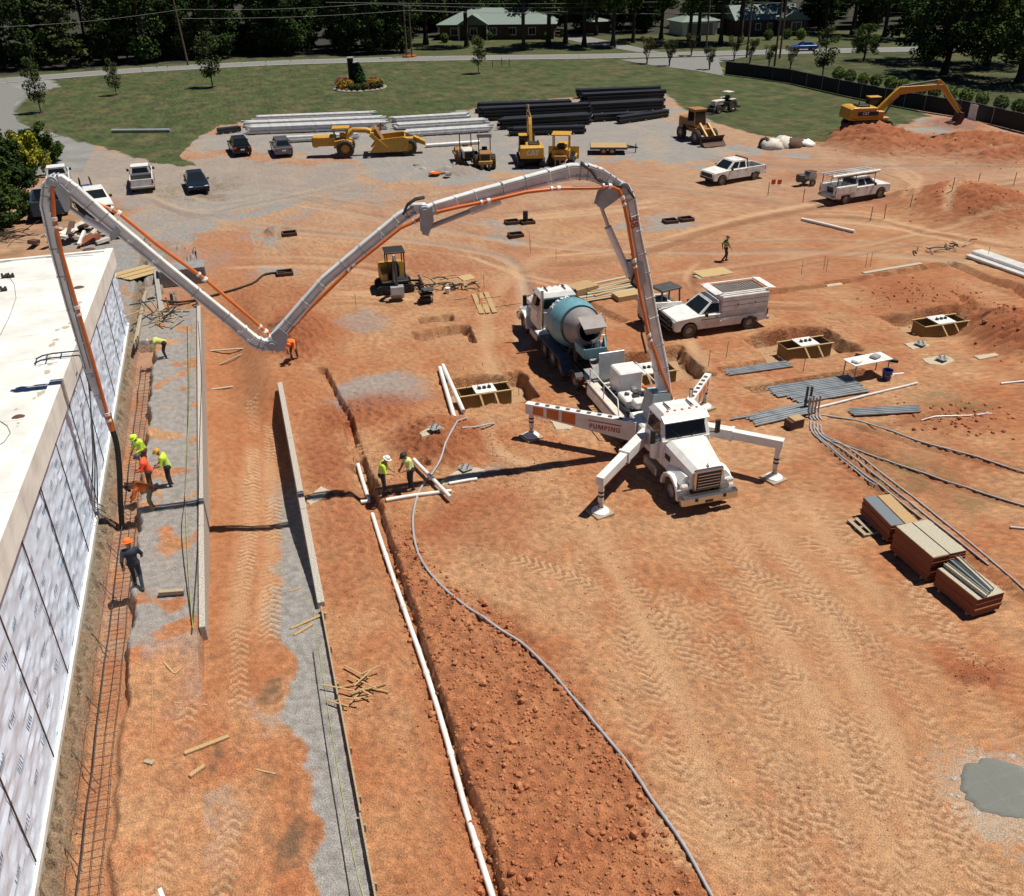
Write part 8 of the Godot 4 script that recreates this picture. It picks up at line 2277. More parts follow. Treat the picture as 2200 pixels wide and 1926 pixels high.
	for k in 2:
		var mb := MB.new(); mb.cyl(Vector3.ZERO, Vector3(0, 1.15, 0), 0.06, -1, 8); mb.cyl(Vector3(0, 0.35, 0), Vector3(0, 0.45, 0), 0.085, -1, 8)
		solo(mb, "dark_riser", M["darkgrey"], "dark upright pipe by the widest steel stud bundle", "pipe", "dark risers by the studs", on_ground(1729 + k * 9, 878))
	pipe_run("black_pipe", "black plastic pipe lying behind the white table", [[1838, 764], [1930, 779]], 0.08, "black")
	# black delivery hose across the clay
	pipe_run("black_hose", "thick black hose snaking over clay to the drain frame", [[318, 645], [350, 662], [400, 655], [470, 635], [540, 612], [570, 592], [615, 588]], 0.07, "rubber", 0.4)
	# bundles of steel studs
	var st := [[1562, 808, 1700, 788, 4, "flat bundle of grey steel studs below plywood footing form"], [1668, 855, 1850, 828, 7, "widest layer of grey steel studs in front of the white table"], [1710, 868, 1862, 842, 5, "second layer of grey steel studs beside dark risers"], [1625, 915, 1755, 885, 6, "heap of steel studs next to brown box"], [1570, 902, 1690, 884, 1, "single grey steel stud left of the stud heap"], [1832, 895, 1980, 884, 4, "bundle of shiny studs lying right of the riser bundle"]]
	for s in st:
		var a := on_ground(s[0], s[1]); var c := on_ground(s[2], s[3])
		var L := (c - a).length()
		var o := thing("stud_bundle", s[5], "steel studs", (a + c) * 0.5, yaw_of(c - a))
		var mb := MB.new(); mb.X = Transform3D(Basis(Vector3.UP, PI * 0.5), Vector3.ZERO)
		mb.prism([Vector2(-0.07, 0), Vector2(0.07, 0), Vector2(0.07, 0.05), Vector2(0.055, 0.05), Vector2(0.055, 0.012), Vector2(-0.055, 0.012), Vector2(-0.055, 0.05), Vector2(-0.07, 0.05)], -L * 0.49, L * 0.49)
		var mm := mb.mesh()
		for k in s[4] * 2:
			var e := put(mm, "stud", M["galv"], o)
			e.position = Vector3(rng.randf_range(-0.12, 0.12), 0.02 + 0.05 * (k % 2), -0.17 * (k / 2) + (k % 2) * 0.06)
			e.rotation.y = rng.randf_range(-0.02, 0.02)
	# white pipes stacked at the right edge
	var o := thing("pipe_stack", "stack of white pipes lying at the right edge beyond trench", "pipes", on_ground(2160, 575))
	var d := (on_ground(2230, 600) - on_ground(2105, 556)).normalized()
	var n := Vector3(-d.z, 0, d.x)
	for k in 10:
		var mb := MB.new(); var q := n * (0.24 * (k % 6) - 0.6) + Vector3(0, 0.12 + 0.2 * (k / 6), 0); mb.cyl(q - d * 2.6, q + d * 2.6, 0.11, -1, 9); put(mb, "pipe", M["pvc"], o)

func plank(label: String, a: Vector3, c: Vector3, w := 0.14, h := 0.05, m := "wood", group := ""):
	var mb := MB.new(); var mid := (a + c) * 0.5
	mb.beam(a - mid, c - mid, w, h)
	return solo(mb, "plank", M[m], label, "plank", group, mid + Vector3(0, h * 0.5, 0))
func form_stack(label: String, at: Vector3, yaw: float, L: float, W: float, n: int, cols: int, top: String):
	var o := thing("form_stack", label, "form panels", at, yaw)
	for s in [-0.35, 0.35]:
		var mb := MB.new(); mb.bb(Vector3(L * s, 0.05, 0), Vector3(0.1, 0.1, W), 0.01); put(mb, "skid", M["woodgrey"], o)
	for c in cols:
		var cw := W / cols
		for k in n:
			var mb := MB.new(); var y := 0.1 + k * 0.10
			var jx := rng.randf_range(-0.03, 0.03); var z := -W * 0.5 + cw * (c + 0.5) + rng.randf_range(-0.012, 0.012)
			mb.bb(Vector3(jx, y + 0.095, z), Vector3(L, 0.018, cw - 0.03), 0.004)
			for q in [-1, 1]: mb.bb(Vector3(jx, y + 0.045, z + q * (cw * 0.5 - 0.03)), Vector3(L, 0.085, 0.03), 0.006)
			for q in 5: mb.box(Vector3(jx - L * 0.48 + q * L * 0.24, y + 0.045, z), Vector3(0.04, 0.07, cw - 0.08))
			put(mb, "form_panel", M["formred"] if k < n - 1 else M["formred"], o)
		var tp := MB.new(); tp.bb(Vector3(0, 0.1 + n * 0.10 + 0.014, -W * 0.5 + cw * (c + 0.5)), Vector3(L * 0.985, 0.02, cw - 0.05), 0.005); put(tp, "top_sheet", M[top if not (top == "formblue" and c == 1) else "wood"], o)
	return o

func build_small():
	# stacks of forming panels on the right
	form_stack("stack of red edged forming panels with blue grey top beside conduit", Vector3(21.5, 0, -23.0), PI * 0.5 - 0.10, 1.95, 1.15, 7, 2, "formblue")
	form_stack("tallest stack of red edged forming panels with two pale tops", Vector3(21.35, 0, -20.7), PI * 0.5, 2.0, 1.4, 10, 2, "formpale")
	form_stack("front stack of red forming panels carrying narrow fillers", Vector3(21.35, 0, -18.6), PI * 0.5 + 0.05, 1.8, 1.15, 7, 1, "formpale")
	for k in 3:
		var mb := MB.new(); mb.bb(Vector3(0, 0.05, 0), Vector3(0.16, 0.1, 1.8), 0.01)
		for q in [-1, 1]: mb.bb(Vector3(q * 0.07, 0.1, 0), Vector3(0.025, 0.08, 1.8), 0.005)
		solo(mb, "form_filler", M["formpale"] if k != 1 else M["formblue"], "narrow form filler lying on top of the front panel stack", "form filler", "fillers on the front stack", Vector3(21.1 + k * 0.26, 0.835, -18.6 - 0.1 * k), 0.06 - k * 0.07)
	var a := on_ground(1842, 1138)
	var pl := thing("pallet", "small wooden pallet lying before the blue topped panel stack", "pallet", a + Vector3(0.3, 0, 0), PI * 0.5)
	for k in 3:
		var mb := MB.new(); mb.bb(Vector3(0, 0.11, -0.32 + k * 0.32), Vector3(1.1, 0.03, 0.16), 0.005); put(mb, "deck_board", M["woodgrey"], pl)
	for s in [-0.48, 0, 0.48]:
		var mb := MB.new(); mb.bb(Vector3(s, 0.05, 0), Vector3(0.09, 0.09, 0.8), 0.005); put(mb, "bearer", M["woodgrey"], pl)
	# wet concrete spill
	var c := G(2135, 1700); var mb := MB.new(); var R := RandomNumberGenerator.new(); R.seed = 6
	var ring := []
	for k in 40:
		var an := TAU * k / 40.0
		ring.append(Vector3(cos(an) * 1.12 * R.randf_range(0.93, 1.07), 0, sin(an) * 0.95 * R.randf_range(0.93, 1.07)))
	var hs := [[1.0, -0.05], [0.95, 0.045], [0.8, 0.075], [0.6, 0.095], [0.4, 0.10], [0.12, 0.11]]
	var rz := func(k, q): return 0.02 * hs[q][0] * sin(k * 0.785 * (1 + q) + q * 1.7)
	for k in 40:
		var j := (k + 1) % 40
		for q in hs.size() - 1: mb.f4(ring[k] * hs[q][0] + Vector3(0, hs[q][1] + rz.call(k, q), 0), ring[j] * hs[q][0] + Vector3(0, hs[q][1] + rz.call(j, q), 0), ring[j] * hs[q + 1][0] + Vector3(0, hs[q + 1][1] + rz.call(j, q + 1), 0), ring[k] * hs[q + 1][0] + Vector3(0, hs[q + 1][1] + rz.call(k, q + 1), 0), Vector3(0, -5, 0))
		mb.f3(ring[k] * 0.12 + Vector3(0, 0.11 + rz.call(k, 5), 0), ring[j] * 0.12 + Vector3(0, 0.11 + rz.call(j, 5), 0), Vector3(0, 0.11, 0), Vector3(0, -5, 0))
	smooth_n(mb)
	solo(mb, "concrete_spill", M["wetcrete"], "round grey spill of wet concrete on the clay", "concrete spill", "", Vector3(c.x + 0.25, ground_y(c.x, c.z), c.z))
	for k in 7:
		var an := R.randf() * TAU; var rr := R.randf_range(1.02, 1.4)
		if R.randf() < 0.5: an = R.randf_range(2.6, 4.2)
		var p := Vector3(c.x + 0.25 + cos(an) * 1.15 * rr, 0, c.z + sin(an) * 0.98 * rr); p.y = ground_y(p.x, p.z)
		if k < 16:
			var sp := MB.new(); sp.ball(Vector3.ZERO, Vector3(R.randf_range(0.04, 0.12), 0.012, R.randf_range(0.03, 0.1)), 7, 0.2, R)
			solo(sp, "concrete_splash", M["concrete"], "small dried splash of concrete beside the round spill", "concrete splash", "splashes round the spill", p)
	# folding table with white top, bucket
	var tb := thing("work_table", "white topped folding table casting a shadow on the clay", "table", on_ground(1862, 815) + Vector3(0.1, 0, -0.3), 0.06)
	var tt := MB.new(); tt.bb(Vector3(0, 0.95, 0), Vector3(2.3, 0.05, 0.95), 0.01); put(tt, "tabletop", M["pvc"], tb)
	for q in [[-1.0, -0.4], [1.0, -0.4], [-1.0, 0.4], [1.0, 0.4]]:
		var lg := MB.new(); lg.cyl(Vector3(q[0], 0, q[1]), Vector3(q[0], 0.93, q[1]), 0.03, -1, 6); put(lg, "leg", M["grey"], tb)
	for q in [[-0.75, 0.15, "pvc", "white cloth bag lying on the white table"], [0.4, 0.0, "grey", "grey tool lying on the white table"]]:
		var it := MB.new(); it.bb(Vector3.ZERO, Vector3(0.5, 0.14, 0.4), 0.05)
		solo(it, "table_item", M[q[2]], q[3], "item", "", tb.position + Vector3(q[0], 1.045, q[1]), 0.4)
	var bk := thing("plastic_bucket", "dark blue plastic bucket standing right of the white table", "bucket", on_ground(1904, 816))
	var bm := MB.new(); bm.lathe([[0.2, 0.0], [0.25, 0.5], [0.27, 0.5], [0.27, 0.54], [0.24, 0.54], [0.19, 0.06], [0.001, 0.06]], Vector3.ZERO, Vector3.UP, 16); put(bm, "pail", M["bluepail"], bk)
	var hd := MB.new(); hd.tube([Vector3(-0.26, 0.48, 0), Vector3(-0.2, 0.3, 0.24), Vector3(0.2, 0.3, 0.24), Vector3(0.26, 0.48, 0)], 0.012, 5); put(hd, "handle", M["steel"], bk)
	plank("pale plank lying right of the blue bucket", on_ground(1912, 806), on_ground(1942, 803), 0.14, 0.04, "bright")
	# boards and lumber
	var lum := [[368, 1607, 490, 1590, "thick yellow timber lying across bare clay in front"], [0, 0, 0, 0, ""]]
	plank("thick pale timber lying diagonally on bare clay in front", on_ground(397, 1622), on_ground(492, 1585), 0.13, 0.08)
	plank("short thick timber offcut below the long diagonal timber", on_ground(408, 1671), on_ground(440, 1648), 0.13, 0.08)
	plank("thin stick lying right of the short offcut", on_ground(550, 1655), on_ground(592, 1664), 0.05, 0.03)
	plank("left stick of the V shaped pair on gravel", on_ground(352, 1424), on_ground(374, 1448), 0.06, 0.03)
	plank("right stick of the V shaped pair on gravel", on_ground(376, 1449), on_ground(391, 1434), 0.06, 0.03)
	plank("thin lath lying at the front edge of the gravel pad", on_ground(374, 1510), on_ground(446, 1516), 0.04, 0.02)
	plank("small square wood block on bare clay", on_ground(311, 1637), on_ground(330, 1642), 0.12, 0.06, "woodgrey")
	plank("board end poking in at the lower picture edge", on_ground(343, 1912), on_ground(352, 1935), 0.1, 0.05, "bright")
	plank("upper of two boards laid across the low wall end", on_ground(625, 1352), on_ground(702, 1318), 0.1, 0.04)
	plank("lower of two boards laid across the low wall end", on_ground(632, 1366), on_ground(672, 1342), 0.1, 0.04)
	plank("lone lath beside the gravel strip edge", on_ground(622, 1272), on_ground(650, 1262), 0.06, 0.03)
	plank("pale round log lying beside the worker in dark clothes", G(342, 1278, 0.55), G(396, 1274, 0.55), 0.16, 0.14, "woodgrey")
	plank("white board lying crosswise in the sunken clay strip", on_ground(452, 755), on_ground(522, 750), 0.14, 0.05, "formpale")
	plank("grey board end in the sunken clay strip", on_ground(470, 785), on_ground(520, 762), 0.1, 0.05, "woodgrey")
	plank("small board at the foot of the pale wall", on_ground(455, 838), on_ground(500, 832), 0.12, 0.05, "formpale")
	plank("long pale board laid beside the far footing trench", on_ground(1855, 588), on_ground(1980, 567), 0.3, 0.06, "formpale")
	for k in 3:
		plank("pale plank in the row of three near inlet pits", on_ground(1018 + k * 13, 634 - k * 2), on_ground(1035 + k * 14, 676 - k * 1), 0.28, 0.09, "wood", "three planks near the pits")
	for k in 14:
		var x := on_ground(770, 1490) + Vector3(R.randfn(0, 0.35), 0.02 + 0.02 * k, R.randfn(0, 0.3)); var an := R.randf_range(-1.2, 1.2); var l := R.randf_range(0.25, 0.6)
		plank("thin wooden lath in the tangled heap by the gravel strip", x - Vector3(cos(an), 0, sin(an)) * l, x + Vector3(cos(an), 0.06, sin(an)) * l, 0.05, 0.02, "wood", "heap of laths")
	# lumber pile behind the mixer
	for k in 10:
		var p0 := on_ground(1262 + R.randf_range(-20, 20), 655 - k * 3.0) + Vector3(0, 0.05 + 0.04 * k, 0); var p1 := on_ground(1385 + R.randf_range(-20, 20), 632 - k * 3.2) + Vector3(0, 0.05 + 0.04 * k, 0)
		plank("long pale board in the lumber heap behind the mixer", p0, p1, 0.25, 0.05, "formpale" if k % 2 else "wood", "lumber heap behind the mixer")
	var bx := thing("lumber_box", "square stack of yellow boards at lumber heap's left end", "lumber", on_ground(1248, 640) + Vector3(0.3, 0, -0.5), 0.3)
	for k in 6:
		for q in 4:
			var m2 := MB.new(); m2.bb(Vector3(0, 0.06 + k * 0.1, -0.5 + q * 0.3), Vector3(1.7, 0.09, 0.28), 0.008); put(m2, "board", M["wood"], bx)
	var b2 := thing("lumber_box", "low yellow timber stack beside the boom's lower arm", "lumber", on_ground(1355, 640), 0.12)
	for k in 3:
		for q in 3:
			var m2 := MB.new(); m2.bb(Vector3(0, 0.06 + k * 0.12, -0.3 + q * 0.3), Vector3(2.2, 0.11, 0.28), 0.008); put(m2, "board", M["plywood"], b2)
	var ps := thing("plywood_sheet", "yellow plywood sheet lying on clay behind the skid steer", "plywood", on_ground(1532, 587), 0.1)
	var m3 := MB.new(); m3.bb(Vector3(0, 0.06, 0), Vector3(2.4, 0.03, 1.25), 0.006, Vector3(0.02, 0, -0.02)); put(m3, "sheet", M["plywood"], ps)
	var m4 := MB.new(); m4.bb(Vector3(-0.7, 0.02, 0.3), Vector3(1.6, 0.03, 0.8), 0.006); put(m4, "offcut", M["woodgrey"], ps)
	var p2 := thing("plywood_sheet", "small plywood piece lying near the three planks", "plywood", on_ground(1003, 598), 0.2)
	var m5 := MB.new(); m5.bb(Vector3(0, 0.05, 0), Vector3(0.9, 0.03, 0.9), 0.006, Vector3(0.03, 0, 0.03)); put(m5, "sheet", M["plywood"], p2)
	# stacked tan boards on the far gravel pad
	var ts := thing("board_stack", "fan of tan form boards lying behind wrapped wall corner", "lumber", G(290, 590, 0.5), 0.55)
	for k in 9:
		var m6 := MB.new(); m6.bb(Vector3(0.05 * k, 0.06 + 0.02 * (k % 3), -1.0 + k * 0.24), Vector3(2.6, 0.04, 0.23), 0.006); put(m6, "board", M["plywood"], ts)
	# clutter near the inlet pits
	for q in [[940, 618, "tangle of cut branches and straps left of white bucket"], [985, 620, "tangle of dark straps right of the white bucket"], [914, 650, "dark stacked compactor plates standing on boards"], [2040, 535, "heap of dark brush and boards near the right trench"]]:
		var o := thing("scrap_heap", q[2], "scrap", on_ground(q[0], q[1]))
		for k in 14:
			var m7 := MB.new()
			if q[0] == 914: m7.bb(Vector3(R.randfn(0, 0.1), 0.1 + k * 0.06, R.randfn(0, 0.1)), Vector3(R.randf_range(0.3, 0.8), 0.06, R.randf_range(0.3, 0.6)), 0.01)
			else:
				var c0 := Vector3(R.randfn(0, 0.6 if q[0] != 2040 else 1.2), 0.1 + R.randf() * 0.25, R.randfn(0, 0.3)); var dd := Vector3(R.randfn(), R.randf() * 0.3, R.randfn()).normalized() * R.randf_range(0.2, 0.6)
				m7.tube([c0 - dd, c0 + Vector3(0, 0.08, 0), c0 + dd], 0.045, 5)
			put(m7, "piece", M[["black", "woodgrey", "brown", "darkgrey"][R.randi() % 4]], o)
	var wb := MB.new(); wb.lathe([[0.15, 0], [0.18, 0.36], [0.001, 0.36]], Vector3.ZERO, Vector3.UP, 12)
	solo(wb, "pail", M["white"], "small white pail between two tangles of straps", "bucket", "", on_ground(962, 630))
	for k in 6:
		var m8 := MB.new(); m8.cyl(Vector3.ZERO, Vector3(R.randf_range(1.0, 2.0), 0, R.randf_range(-0.1, 0.1)), 0.015, -1, 5)
		solo(m8, "rebar_rod", M["rebar"], "loose dark reinforcing rod lying near the inlet pits", "rebar", "loose rods near the pits", on_ground([975, 1040, 1055, 930, 945, 1180][k], [645, 642, 662, 598, 602, 905][k]) + Vector3(0, 0.03, 0))
	# brown box by the stud heap
	var cr := thing("brown_box", "brown open box with fittings on the stud heap", "box", on_ground(1705, 918), 0.1)
	var m9 := MB.new(); m9.bb(Vector3(0, 0.22, 0), Vector3(0.75, 0.42, 0.5), 0.02); put(m9, "box", M["brown"], cr)
	var m10 := MB.new(); m10.bb(Vector3(0.1, 0.46, 0), Vector3(0.6, 0.06, 0.5), 0.02); put(m10, "lid", M["wood"], cr)
	# portable mixer and red signs
	for k in 2:
		var m11 := MB.new(); m11.box(Vector3(0, 0.35, 0), Vector3(0.42, 0.4, 0.03)); m11.cyl(Vector3(0, -0.1, 0), Vector3(0, 0.3, 0), 0.02, -1, 5)
		solo(m11, "red_sign", M["red"], "small red square sign on a stake in the clay", "sign", "red signs beside the pickup", on_ground(1661 + k * 13, 400), 0.1)
	var pm := thing("mortar_mixer", "small towable mortar mixer with grey drum and brown rim", "mixer", on_ground(1732, 398), 0.1)
	var ma := MB.new(); ma.cyl(Vector3(0.3, 0.75, -0.4), Vector3(0.3, 0.75, 0.4), 0.42, -1, 16); put(ma, "drum", M["galv"], pm)
	var mb2 := MB.new(); mb2.box(Vector3(0.3, 1.15, 0), Vector3(0.8, 0.06, 0.7)); put(mb2, "rim", M["brown"], pm)
	var mc := MB.new(); mc.bb(Vector3(-0.7, 0.7, 0), Vector3(0.6, 0.6, 0.6), 0.06); mc.beam(Vector3(-1.0, 0.4, 0), Vector3(0.9, 0.4, 0), 0.1, 0.1); put(mc, "engine", M["darkgrey"], pm)
	for s in [-1, 1]: wheel(pm, 0.2, s * 0.55, 0.3, 0.16)
	# small dishes and lumps in the gravel yard
	var dsh := MB.new(); dsh.lathe([[0.001, 0.12], [0.5, 0.16], [0.55, 0.2], [0.35, 0.0]], Vector3.ZERO, Vector3.UP, 14)
	solo(dsh, "plastic_tub", M["orange"], "orange brown tub beside rubble at yard edge", "tub", "", on_ground(935, 375))
	for k in 9:
		var m12 := MB.new(); m12.ball(Vector3.ZERO, Vector3(R.randf_range(0.15, 0.5), R.randf_range(0.1, 0.3), R.randf_range(0.15, 0.4)), 7, 0.25, R)
		solo(m12, "rubble_piece", M["concrete"], "pale broken concrete lump at the edge of gravel yard", "rubble", "rubble at the yard edge", on_ground(890 + R.randf() * 90, 355 + R.randf() * 22))
	# straw-like wood forms at the end of the pad
	var wf := thing("wood_scaffold", "tangle of yellow wood forms and bars at far end of gravel pad", "formwork", G(345, 690, 0.5))
	for k in 22:
		var m13 := MB.new(); var c1 := Vector3(R.randfn(0, 0.7), 0.15 + R.randf() * 0.7, R.randfn(0, 0.7)); var d1 := Vector3(R.randfn(), R.randf() * 0.7, R.randfn()).normalized() * R.randf_range(0.4, 1.0)
		m13.beam(c1 - d1, c1 + d1, 0.07, 0.05); put(m13, "batten", M[["wood", "woodgrey", "rebar"][R.randi() % 3]], wf)
	# form boards and bars standing along the pad's trench
	for k in 3:
		var m14 := MB.new(); var s0 := G(318 - k * 3, 640 + k * 6, 0.5); var s1 := G(300 - k * 4, 742 + k * 8, 0.5)
		m14.beam(s0 + Vector3(0, 0.4, 0), s1 + Vector3(0, 0.4, 0), 0.05, 0.3)
		solo(m14, "trench_board", M["woodgrey" if k else "formpale"], ["pale board set on edge along the far trench", "grey board set on edge along the far trench, inner one", "grey board set on edge along the far trench, outer one"][k], "form board")

# ---------------------------------------------------------------- people
func skin_mesh(mb: MB, bones: Array, cell: float):
	var lo := Vector3(1e9, 1e9, 1e9); var hi := -lo
	for b in bones:
		for p in [b[0], b[1]]:
			var r := Vector3.ONE * (maxf(b[2], b[3]) + cell * 2.5)
			lo = lo.min(p - r); hi = hi.max(p + r)
	var nx := int((hi.x - lo.x) / cell) + 2; var ny := int((hi.y - lo.y) / cell) + 2; var nz := int((hi.z - lo.z) / cell) + 2
	var F := PackedFloat32Array(); F.resize(nx * ny * nz); F.fill(1.0)
	var D := PackedFloat32Array(); D.resize(nx * ny * nz); D.fill(1.0)
	var K := PackedInt32Array(); K.resize(nx * ny * nz)
	for bi in bones.size():
		var b = bones[bi]
		var A: Vector3 = b[0]; var B: Vector3 = b[1]; var ra: float = b[2]; var rb: float = b[3]; var k: float = b[5]
		var m := Vector3.ONE * (maxf(ra, rb) + k + cell * 2.0)
		var i0 := ((A.min(B) - m - lo) / cell).floor(); var i1 := ((A.max(B) + m - lo) / cell).ceil()
		var ab := B - A; var l2 := maxf(ab.length_squared(), 1e-9)
		for z in range(maxi(0, int(i0.z)), mini(nz, int(i1.z) + 1)):
			for y in range(maxi(0, int(i0.y)), mini(ny, int(i1.y) + 1)):
				for x in range(maxi(0, int(i0.x)), mini(nx, int(i1.x) + 1)):
					var p := lo + Vector3(x, y, z) * cell
					var t := clampf((p - A).dot(ab) / l2, 0.0, 1.0)
					var d := (p - A - ab * t).length() - lerpf(ra, rb, t)
					var id := (z * ny + y) * nx + x
					if d < D[id]:
						D[id] = d; K[id] = bi
					var h := maxf(k - absf(F[id] - d), 0.0) / maxf(k, 1e-5)
					F[id] = minf(F[id], d) - h * h * k * 0.25
	var V := {}
	var NN := {}
	for z in nz - 1:
		for y in ny - 1:
			for x in nx - 1:
				var id := (z * ny + y) * nx + x
				var f0 := F[id]
				if f0 > cell * 2.5: continue
				var c := [f0, F[id + 1], F[id + nx], F[id + nx + 1], F[id + nx * ny], F[id + nx * ny + 1], F[id + nx * ny + nx], F[id + nx * ny + nx + 1]]
				var neg := 0
				for q in 8: if c[q] < 0.0: neg += 1
				if neg == 0 or neg == 8: continue
				var s := Vector3.ZERO; var n := 0
				for e in [[0, 1], [2, 3], [4, 5], [6, 7], [0, 2], [1, 3], [4, 6], [5, 7], [0, 4], [1, 5], [2, 6], [3, 7]]:
					var a: float = c[e[0]]; var b2: float = c[e[1]]
					if (a < 0.0) != (b2 < 0.0):
						var t := a / (a - b2)
						var pa := Vector3(e[0] & 1, (e[0] >> 1) & 1, (e[0] >> 2) & 1); var pb := Vector3(e[1] & 1, (e[1] >> 1) & 1, (e[1] >> 2) & 1)
						s += pa.lerp(pb, t); n += 1
				V[id] = lo + (Vector3(x, y, z) + s / n) * cell
				NN[id] = Vector3(c[1] + c[3] + c[5] + c[7] - c[0] - c[2] - c[4] - c[6], c[2] + c[3] + c[6] + c[7] - c[0] - c[1] - c[4] - c[5], c[4] + c[5] + c[6] + c[7] - c[0] - c[1] - c[2] - c[3]).normalized()
	mb.uc = true
	var dx := 1; var dy := nx; var dz := nx * ny
	for id in V.keys():
		for ax in [[dx, dy, dz], [dy, dz, dx], [dz, dx, dy]]:
			if (F[id] < 0.0) == (F[id + ax[0]] < 0.0): continue
			var a = id; var b = id - ax[1]; var c2 = id - ax[1] - ax[2]; var d2 = id - ax[2]
			if not (V.has(b) and V.has(c2) and V.has(d2)): continue
			var bn = bones[K[id]]
			mb.col = bn[4]
			if bn.size() > 6 and (absf(V[id].y - 1.12) < 0.03 or absf(V[id].y - 1.30) < 0.022): mb.col = Color(0.55, 0.6, 0.5)
			mb.t(V[a], V[b], V[c2], NN[a], NN[b], NN[c2]); mb.t(V[a], V[c2], V[d2], NN[a], NN[c2], NN[d2])
func person(label: String, at: Vector3, yaw: float, pose: String, top: Color, legs: Color, hat: String, vest := false, sc := 1.0):
	var o := thing("person", label, "person", at, yaw)
	o.scale = Vector3.ONE * sc
	var skin := Color(0.36, 0.20, 0.13); var boot := Color(0.05, 0.035, 0.025)
	var J := {"pel": Vector3(0, 0.96, 0), "chest": Vector3(0.01, 1.34, 0), "neck": Vector3(0.02, 1.50, 0), "head": Vector3(0.05, 1.64, 0)}
	var arm := [[Vector3(0.0, 1.42, -0.19), Vector3(0.02, 1.14, -0.27), Vector3(0.12, 0.92, -0.28)], [Vector3(0.0, 1.42, 0.19), Vector3(0.02, 1.14, 0.27), Vector3(0.12, 0.92, 0.28)]]
	var leg := [[Vector3(0, 0.92, -0.09), Vector3(0.03, 0.50, -0.11), Vector3(-0.01, 0.09, -0.12)], [Vector3(0, 0.92, 0.09), Vector3(0.03, 0.50, 0.11), Vector3(-0.01, 0.09, 0.12)]]
	if pose == "walk":
		leg = [[Vector3(0.02, 0.92, -0.09), Vector3(0.20, 0.54, -0.10), Vector3(0.16, 0.10, -0.10)], [Vector3(-0.02, 0.92, 0.09), Vector3(0.0, 0.50, 0.10), Vector3(-0.26, 0.15, 0.10)]]
		arm = [[Vector3(0.0, 1.42, -0.19), Vector3(-0.14, 1.16, -0.28), Vector3(-0.10, 0.92, -0.30)], [Vector3(0.0, 1.42, 0.19), Vector3(0.10, 1.16, 0.28), Vector3(0.26, 0.98, 0.26)]]
	elif pose == "bend":
		J = {"pel": Vector3(-0.18, 0.92, 0), "chest": Vector3(0.20, 1.08, 0), "neck": Vector3(0.35, 1.10, 0), "head": Vector3(0.47, 1.08, 0)}
		arm = [[Vector3(0.24, 1.06, -0.20), Vector3(0.34, 0.80, -0.24), Vector3(0.48, 0.60, -0.14)], [Vector3(0.24, 1.06, 0.20), Vector3(0.36, 0.80, 0.24), Vector3(0.50, 0.64, 0.12)]]
		leg = [[Vector3(-0.18, 0.88, -0.09), Vector3(-0.08, 0.48, -0.13), Vector3(-0.16, 0.09, -0.15)], [Vector3(-0.18, 0.88, 0.09), Vector3(-0.02, 0.48, 0.14), Vector3(-0.08, 0.09, 0.16)]]
	elif pose == "lean":
		J = {"pel": Vector3(-0.04, 0.95, 0), "chest": Vector3(0.07, 1.32, 0), "neck": Vector3(0.13, 1.47, 0), "head": Vector3(0.20, 1.58, 0)}
		arm = [[Vector3(0.06, 1.40, -0.19), Vector3(0.14, 1.13, -0.27), Vector3(0.36, 1.02, -0.14)], [Vector3(0.06, 1.40, 0.19), Vector3(0.14, 1.13, 0.27), Vector3(0.36, 1.00, 0.12)]]
	var B := []
	var st = [1] if vest else []
	B.append([J.pel, J.pel.lerp(J.chest, 0.45), 0.145, 0.14, top, 0.06] + st)
	B.append([J.pel.lerp(J.chest, 0.4), J.chest, 0.145, 0.165, top, 0.06] + st)
	var side := Vector3(0, 0, 0.10)
	B.append([J.chest - side, J.chest + side, 0.125, 0.125, top, 0.06] + st)
	B.append([J.pel - side * 0.7, J.pel + side * 0.7, 0.125, 0.125, legs, 0.05])
	B.append([J.chest, J.neck, 0.085, 0.06, skin, 0.03])
	B.append([J.neck, J.head, 0.058, 0.07, skin, 0.03])
	var hd: Vector3 = (J.head - J.neck).normalized()
	var fw := Vector3(hd.y, -hd.x, 0)
	B.append([J.head, J.head + hd * 0.06, 0.088, 0.092, skin, 0.02])
	B.append([J.head + fw * 0.085, J.head + fw * 0.105 + hd * 0.02, 0.018, 0.012, skin, 0.02])
	B.append([J.head + fw * 0.03 - hd * 0.06, J.head + fw * 0.07 - hd * 0.055, 0.055, 0.04, skin, 0.03])
	for s in [-1, 1]: B.append([J.head + Vector3(0, 0, s * 0.09), J.head + Vector3(0, 0, s * 0.1) + hd * 0.03, 0.02, 0.02, skin, 0.01])
	var H := []
	for q in 2:
		var a = arm[q]
		B.append([a[0], a[1], 0.072, 0.056, top, 0.05] + ([] if not vest else []))
		var slv: Color = top if not vest else skin
		B.append([a[1], a[2], 0.053, 0.038, slv, 0.03])
		var d: Vector3 = (a[2] - a[1]).normalized()
		var sd := d.cross(Vector3.UP if absf(d.y) < 0.8 else Vector3.RIGHT).normalized()
		var up := sd.cross(d)
		H.append([a[2] - d * 0.02, a[2] + d * 0.07, 0.034, 0.036, skin, 0.012])
		for k in 4:
			var f0: Vector3 = a[2] + d * 0.075 + sd * (0.022 * (k - 1.5)); var l := [0.062, 0.072, 0.068, 0.05][k] as float
			var f1 := f0 + d * l * 0.55 - up * 0.008
			H.append([f0, f1, 0.0115, 0.010, skin, 0.003]); H.append([f1, f1 + d * l * 0.35 - up * l * 0.42, 0.010, 0.0085, skin, 0.003])
		var t0: Vector3 = a[2] + d * 0.02 + sd * 0.034
		H.append([t0, t0 + d * 0.035 + sd * 0.03, 0.013, 0.011, skin, 0.005]); H.append([t0 + d * 0.035 + sd * 0.03, t0 + d * 0.07 + sd * 0.032, 0.011, 0.0095, skin, 0.003])
		var g = leg[q]
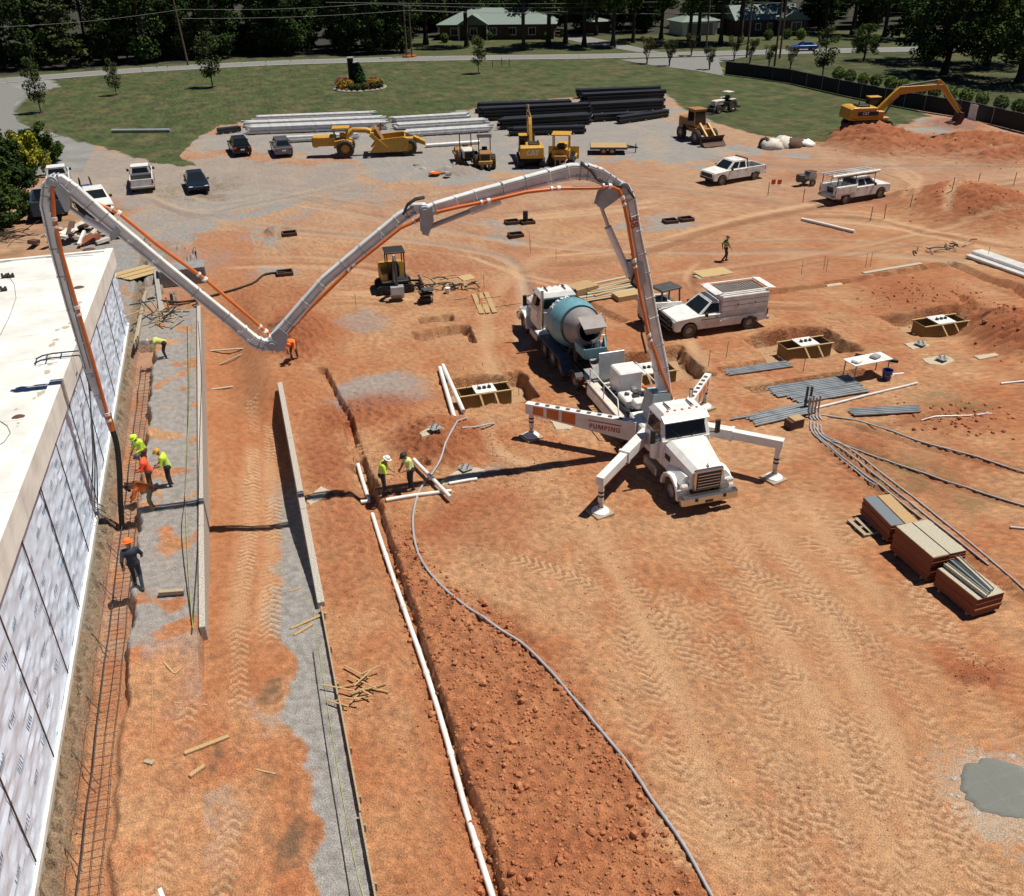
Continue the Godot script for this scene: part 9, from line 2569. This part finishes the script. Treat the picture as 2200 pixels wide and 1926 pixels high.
		B.append([g[0], g[1], 0.098, 0.068, legs, 0.04]); B.append([g[1], g[2], 0.066, 0.052, legs, 0.03])
		B.append([g[2] + Vector3(-0.05, -0.03, 0), g[2] + Vector3(0.15, -0.05, 0), 0.052, 0.042, boot, 0.02])
	var mb := MB.new()
	skin_mesh(mb, B, 0.028)
	skin_mesh(mb, H, 0.009)
	put(mb, "body", M["vcol"], o)
	var hh := MB.new()
	var hc: Vector3 = J.head + hd * 0.055
	hh.lathe([[0.16, -0.01], [0.165, 0.0], [0.125, 0.012], [0.122, 0.05], [0.10, 0.095], [0.055, 0.122], [0.001, 0.13]], hc, hd, 18)
	hh.ball(hc + fw * 0.14 + hd * 0.002, Vector3(0.06, 0.012, 0.075), 8)
	put(hh, "hard_hat" if hat != "hair" else "hair", M[hat if hat != "hair" else "brown"], o)
func build_people():
	var lime := Color(0.46, 0.66, 0.05); var paleLime := Color(0.55, 0.64, 0.25); var org := Color(0.80, 0.17, 0.03)
	var navy := Color(0.018, 0.026, 0.042); var blk := Color(0.022, 0.022, 0.028); var tan := Color(0.20, 0.15, 0.10)
	var W := Vector3(-1, 0, -0.1); var E := Vector3(1, 0, 0)
	person("person in yellow green vest walking alone across open clay", on_ground(1557, 562), yaw_of(E), "walk", Color(0.20, 0.24, 0.05), blk, "darkgrey", true, 0.98)
	person("person with white hard hat and lime vest facing a colleague", on_ground(826, 1064), yaw_of(Vector3(1, 0, 0.2)), "lean", lime, blk, "white", true, 1.05)
	person("person with black hard hat and pale lime vest bowing towards colleague", on_ground(884, 1052), yaw_of(Vector3(-1, 0, 0.3)), "lean", paleLime, blk, "black", true, 1.04)
	var h := 0.42
	person("person in dark navy clothes and orange hard hat walking by reinforcement", G(300, 1263, h), yaw_of(Vector3(-0.1, 0, -1)), "walk", navy, navy, "safety", false, 1.12)
	person("person in orange vest bending down to hold the concrete hose", G(322, 1098, h), yaw_of(W), "bend", org, tan, "darkgrey", false, 1.08)
	person("person in orange shirt and dark trousers watching the hose", G(328, 1058, h), yaw_of(W), "lean", Color(0.82, 0.09, 0.03), Color(0.10, 0.05, 0.03), "darkgrey", false, 1.05)
	person("person in lime jacket with yellow hard hat on gravel pad", G(368, 1047, h), yaw_of(W), "lean", lime, navy, "yellow", true, 1.05)
	person("person in lime shirt standing behind the concrete hose", G(316, 1012, h), yaw_of(Vector3(-0.7, 0, 0.5)), "lean", lime, Color(0.10, 0.05, 0.03), "lime", false, 1.05)
	person("person in lime vest stooping at the far end of gravel pad", G(352, 772, h), yaw_of(W), "bend", Color(0.46, 0.52, 0.16), blk, "white", false, 1.02)
	person("person in orange jacket stooping under the boom joint", on_ground(632, 772), yaw_of(Vector3(-0.4, 0, 1)), "bend", org, Color(0.08, 0.06, 0.05), "safety", false, 1.0)
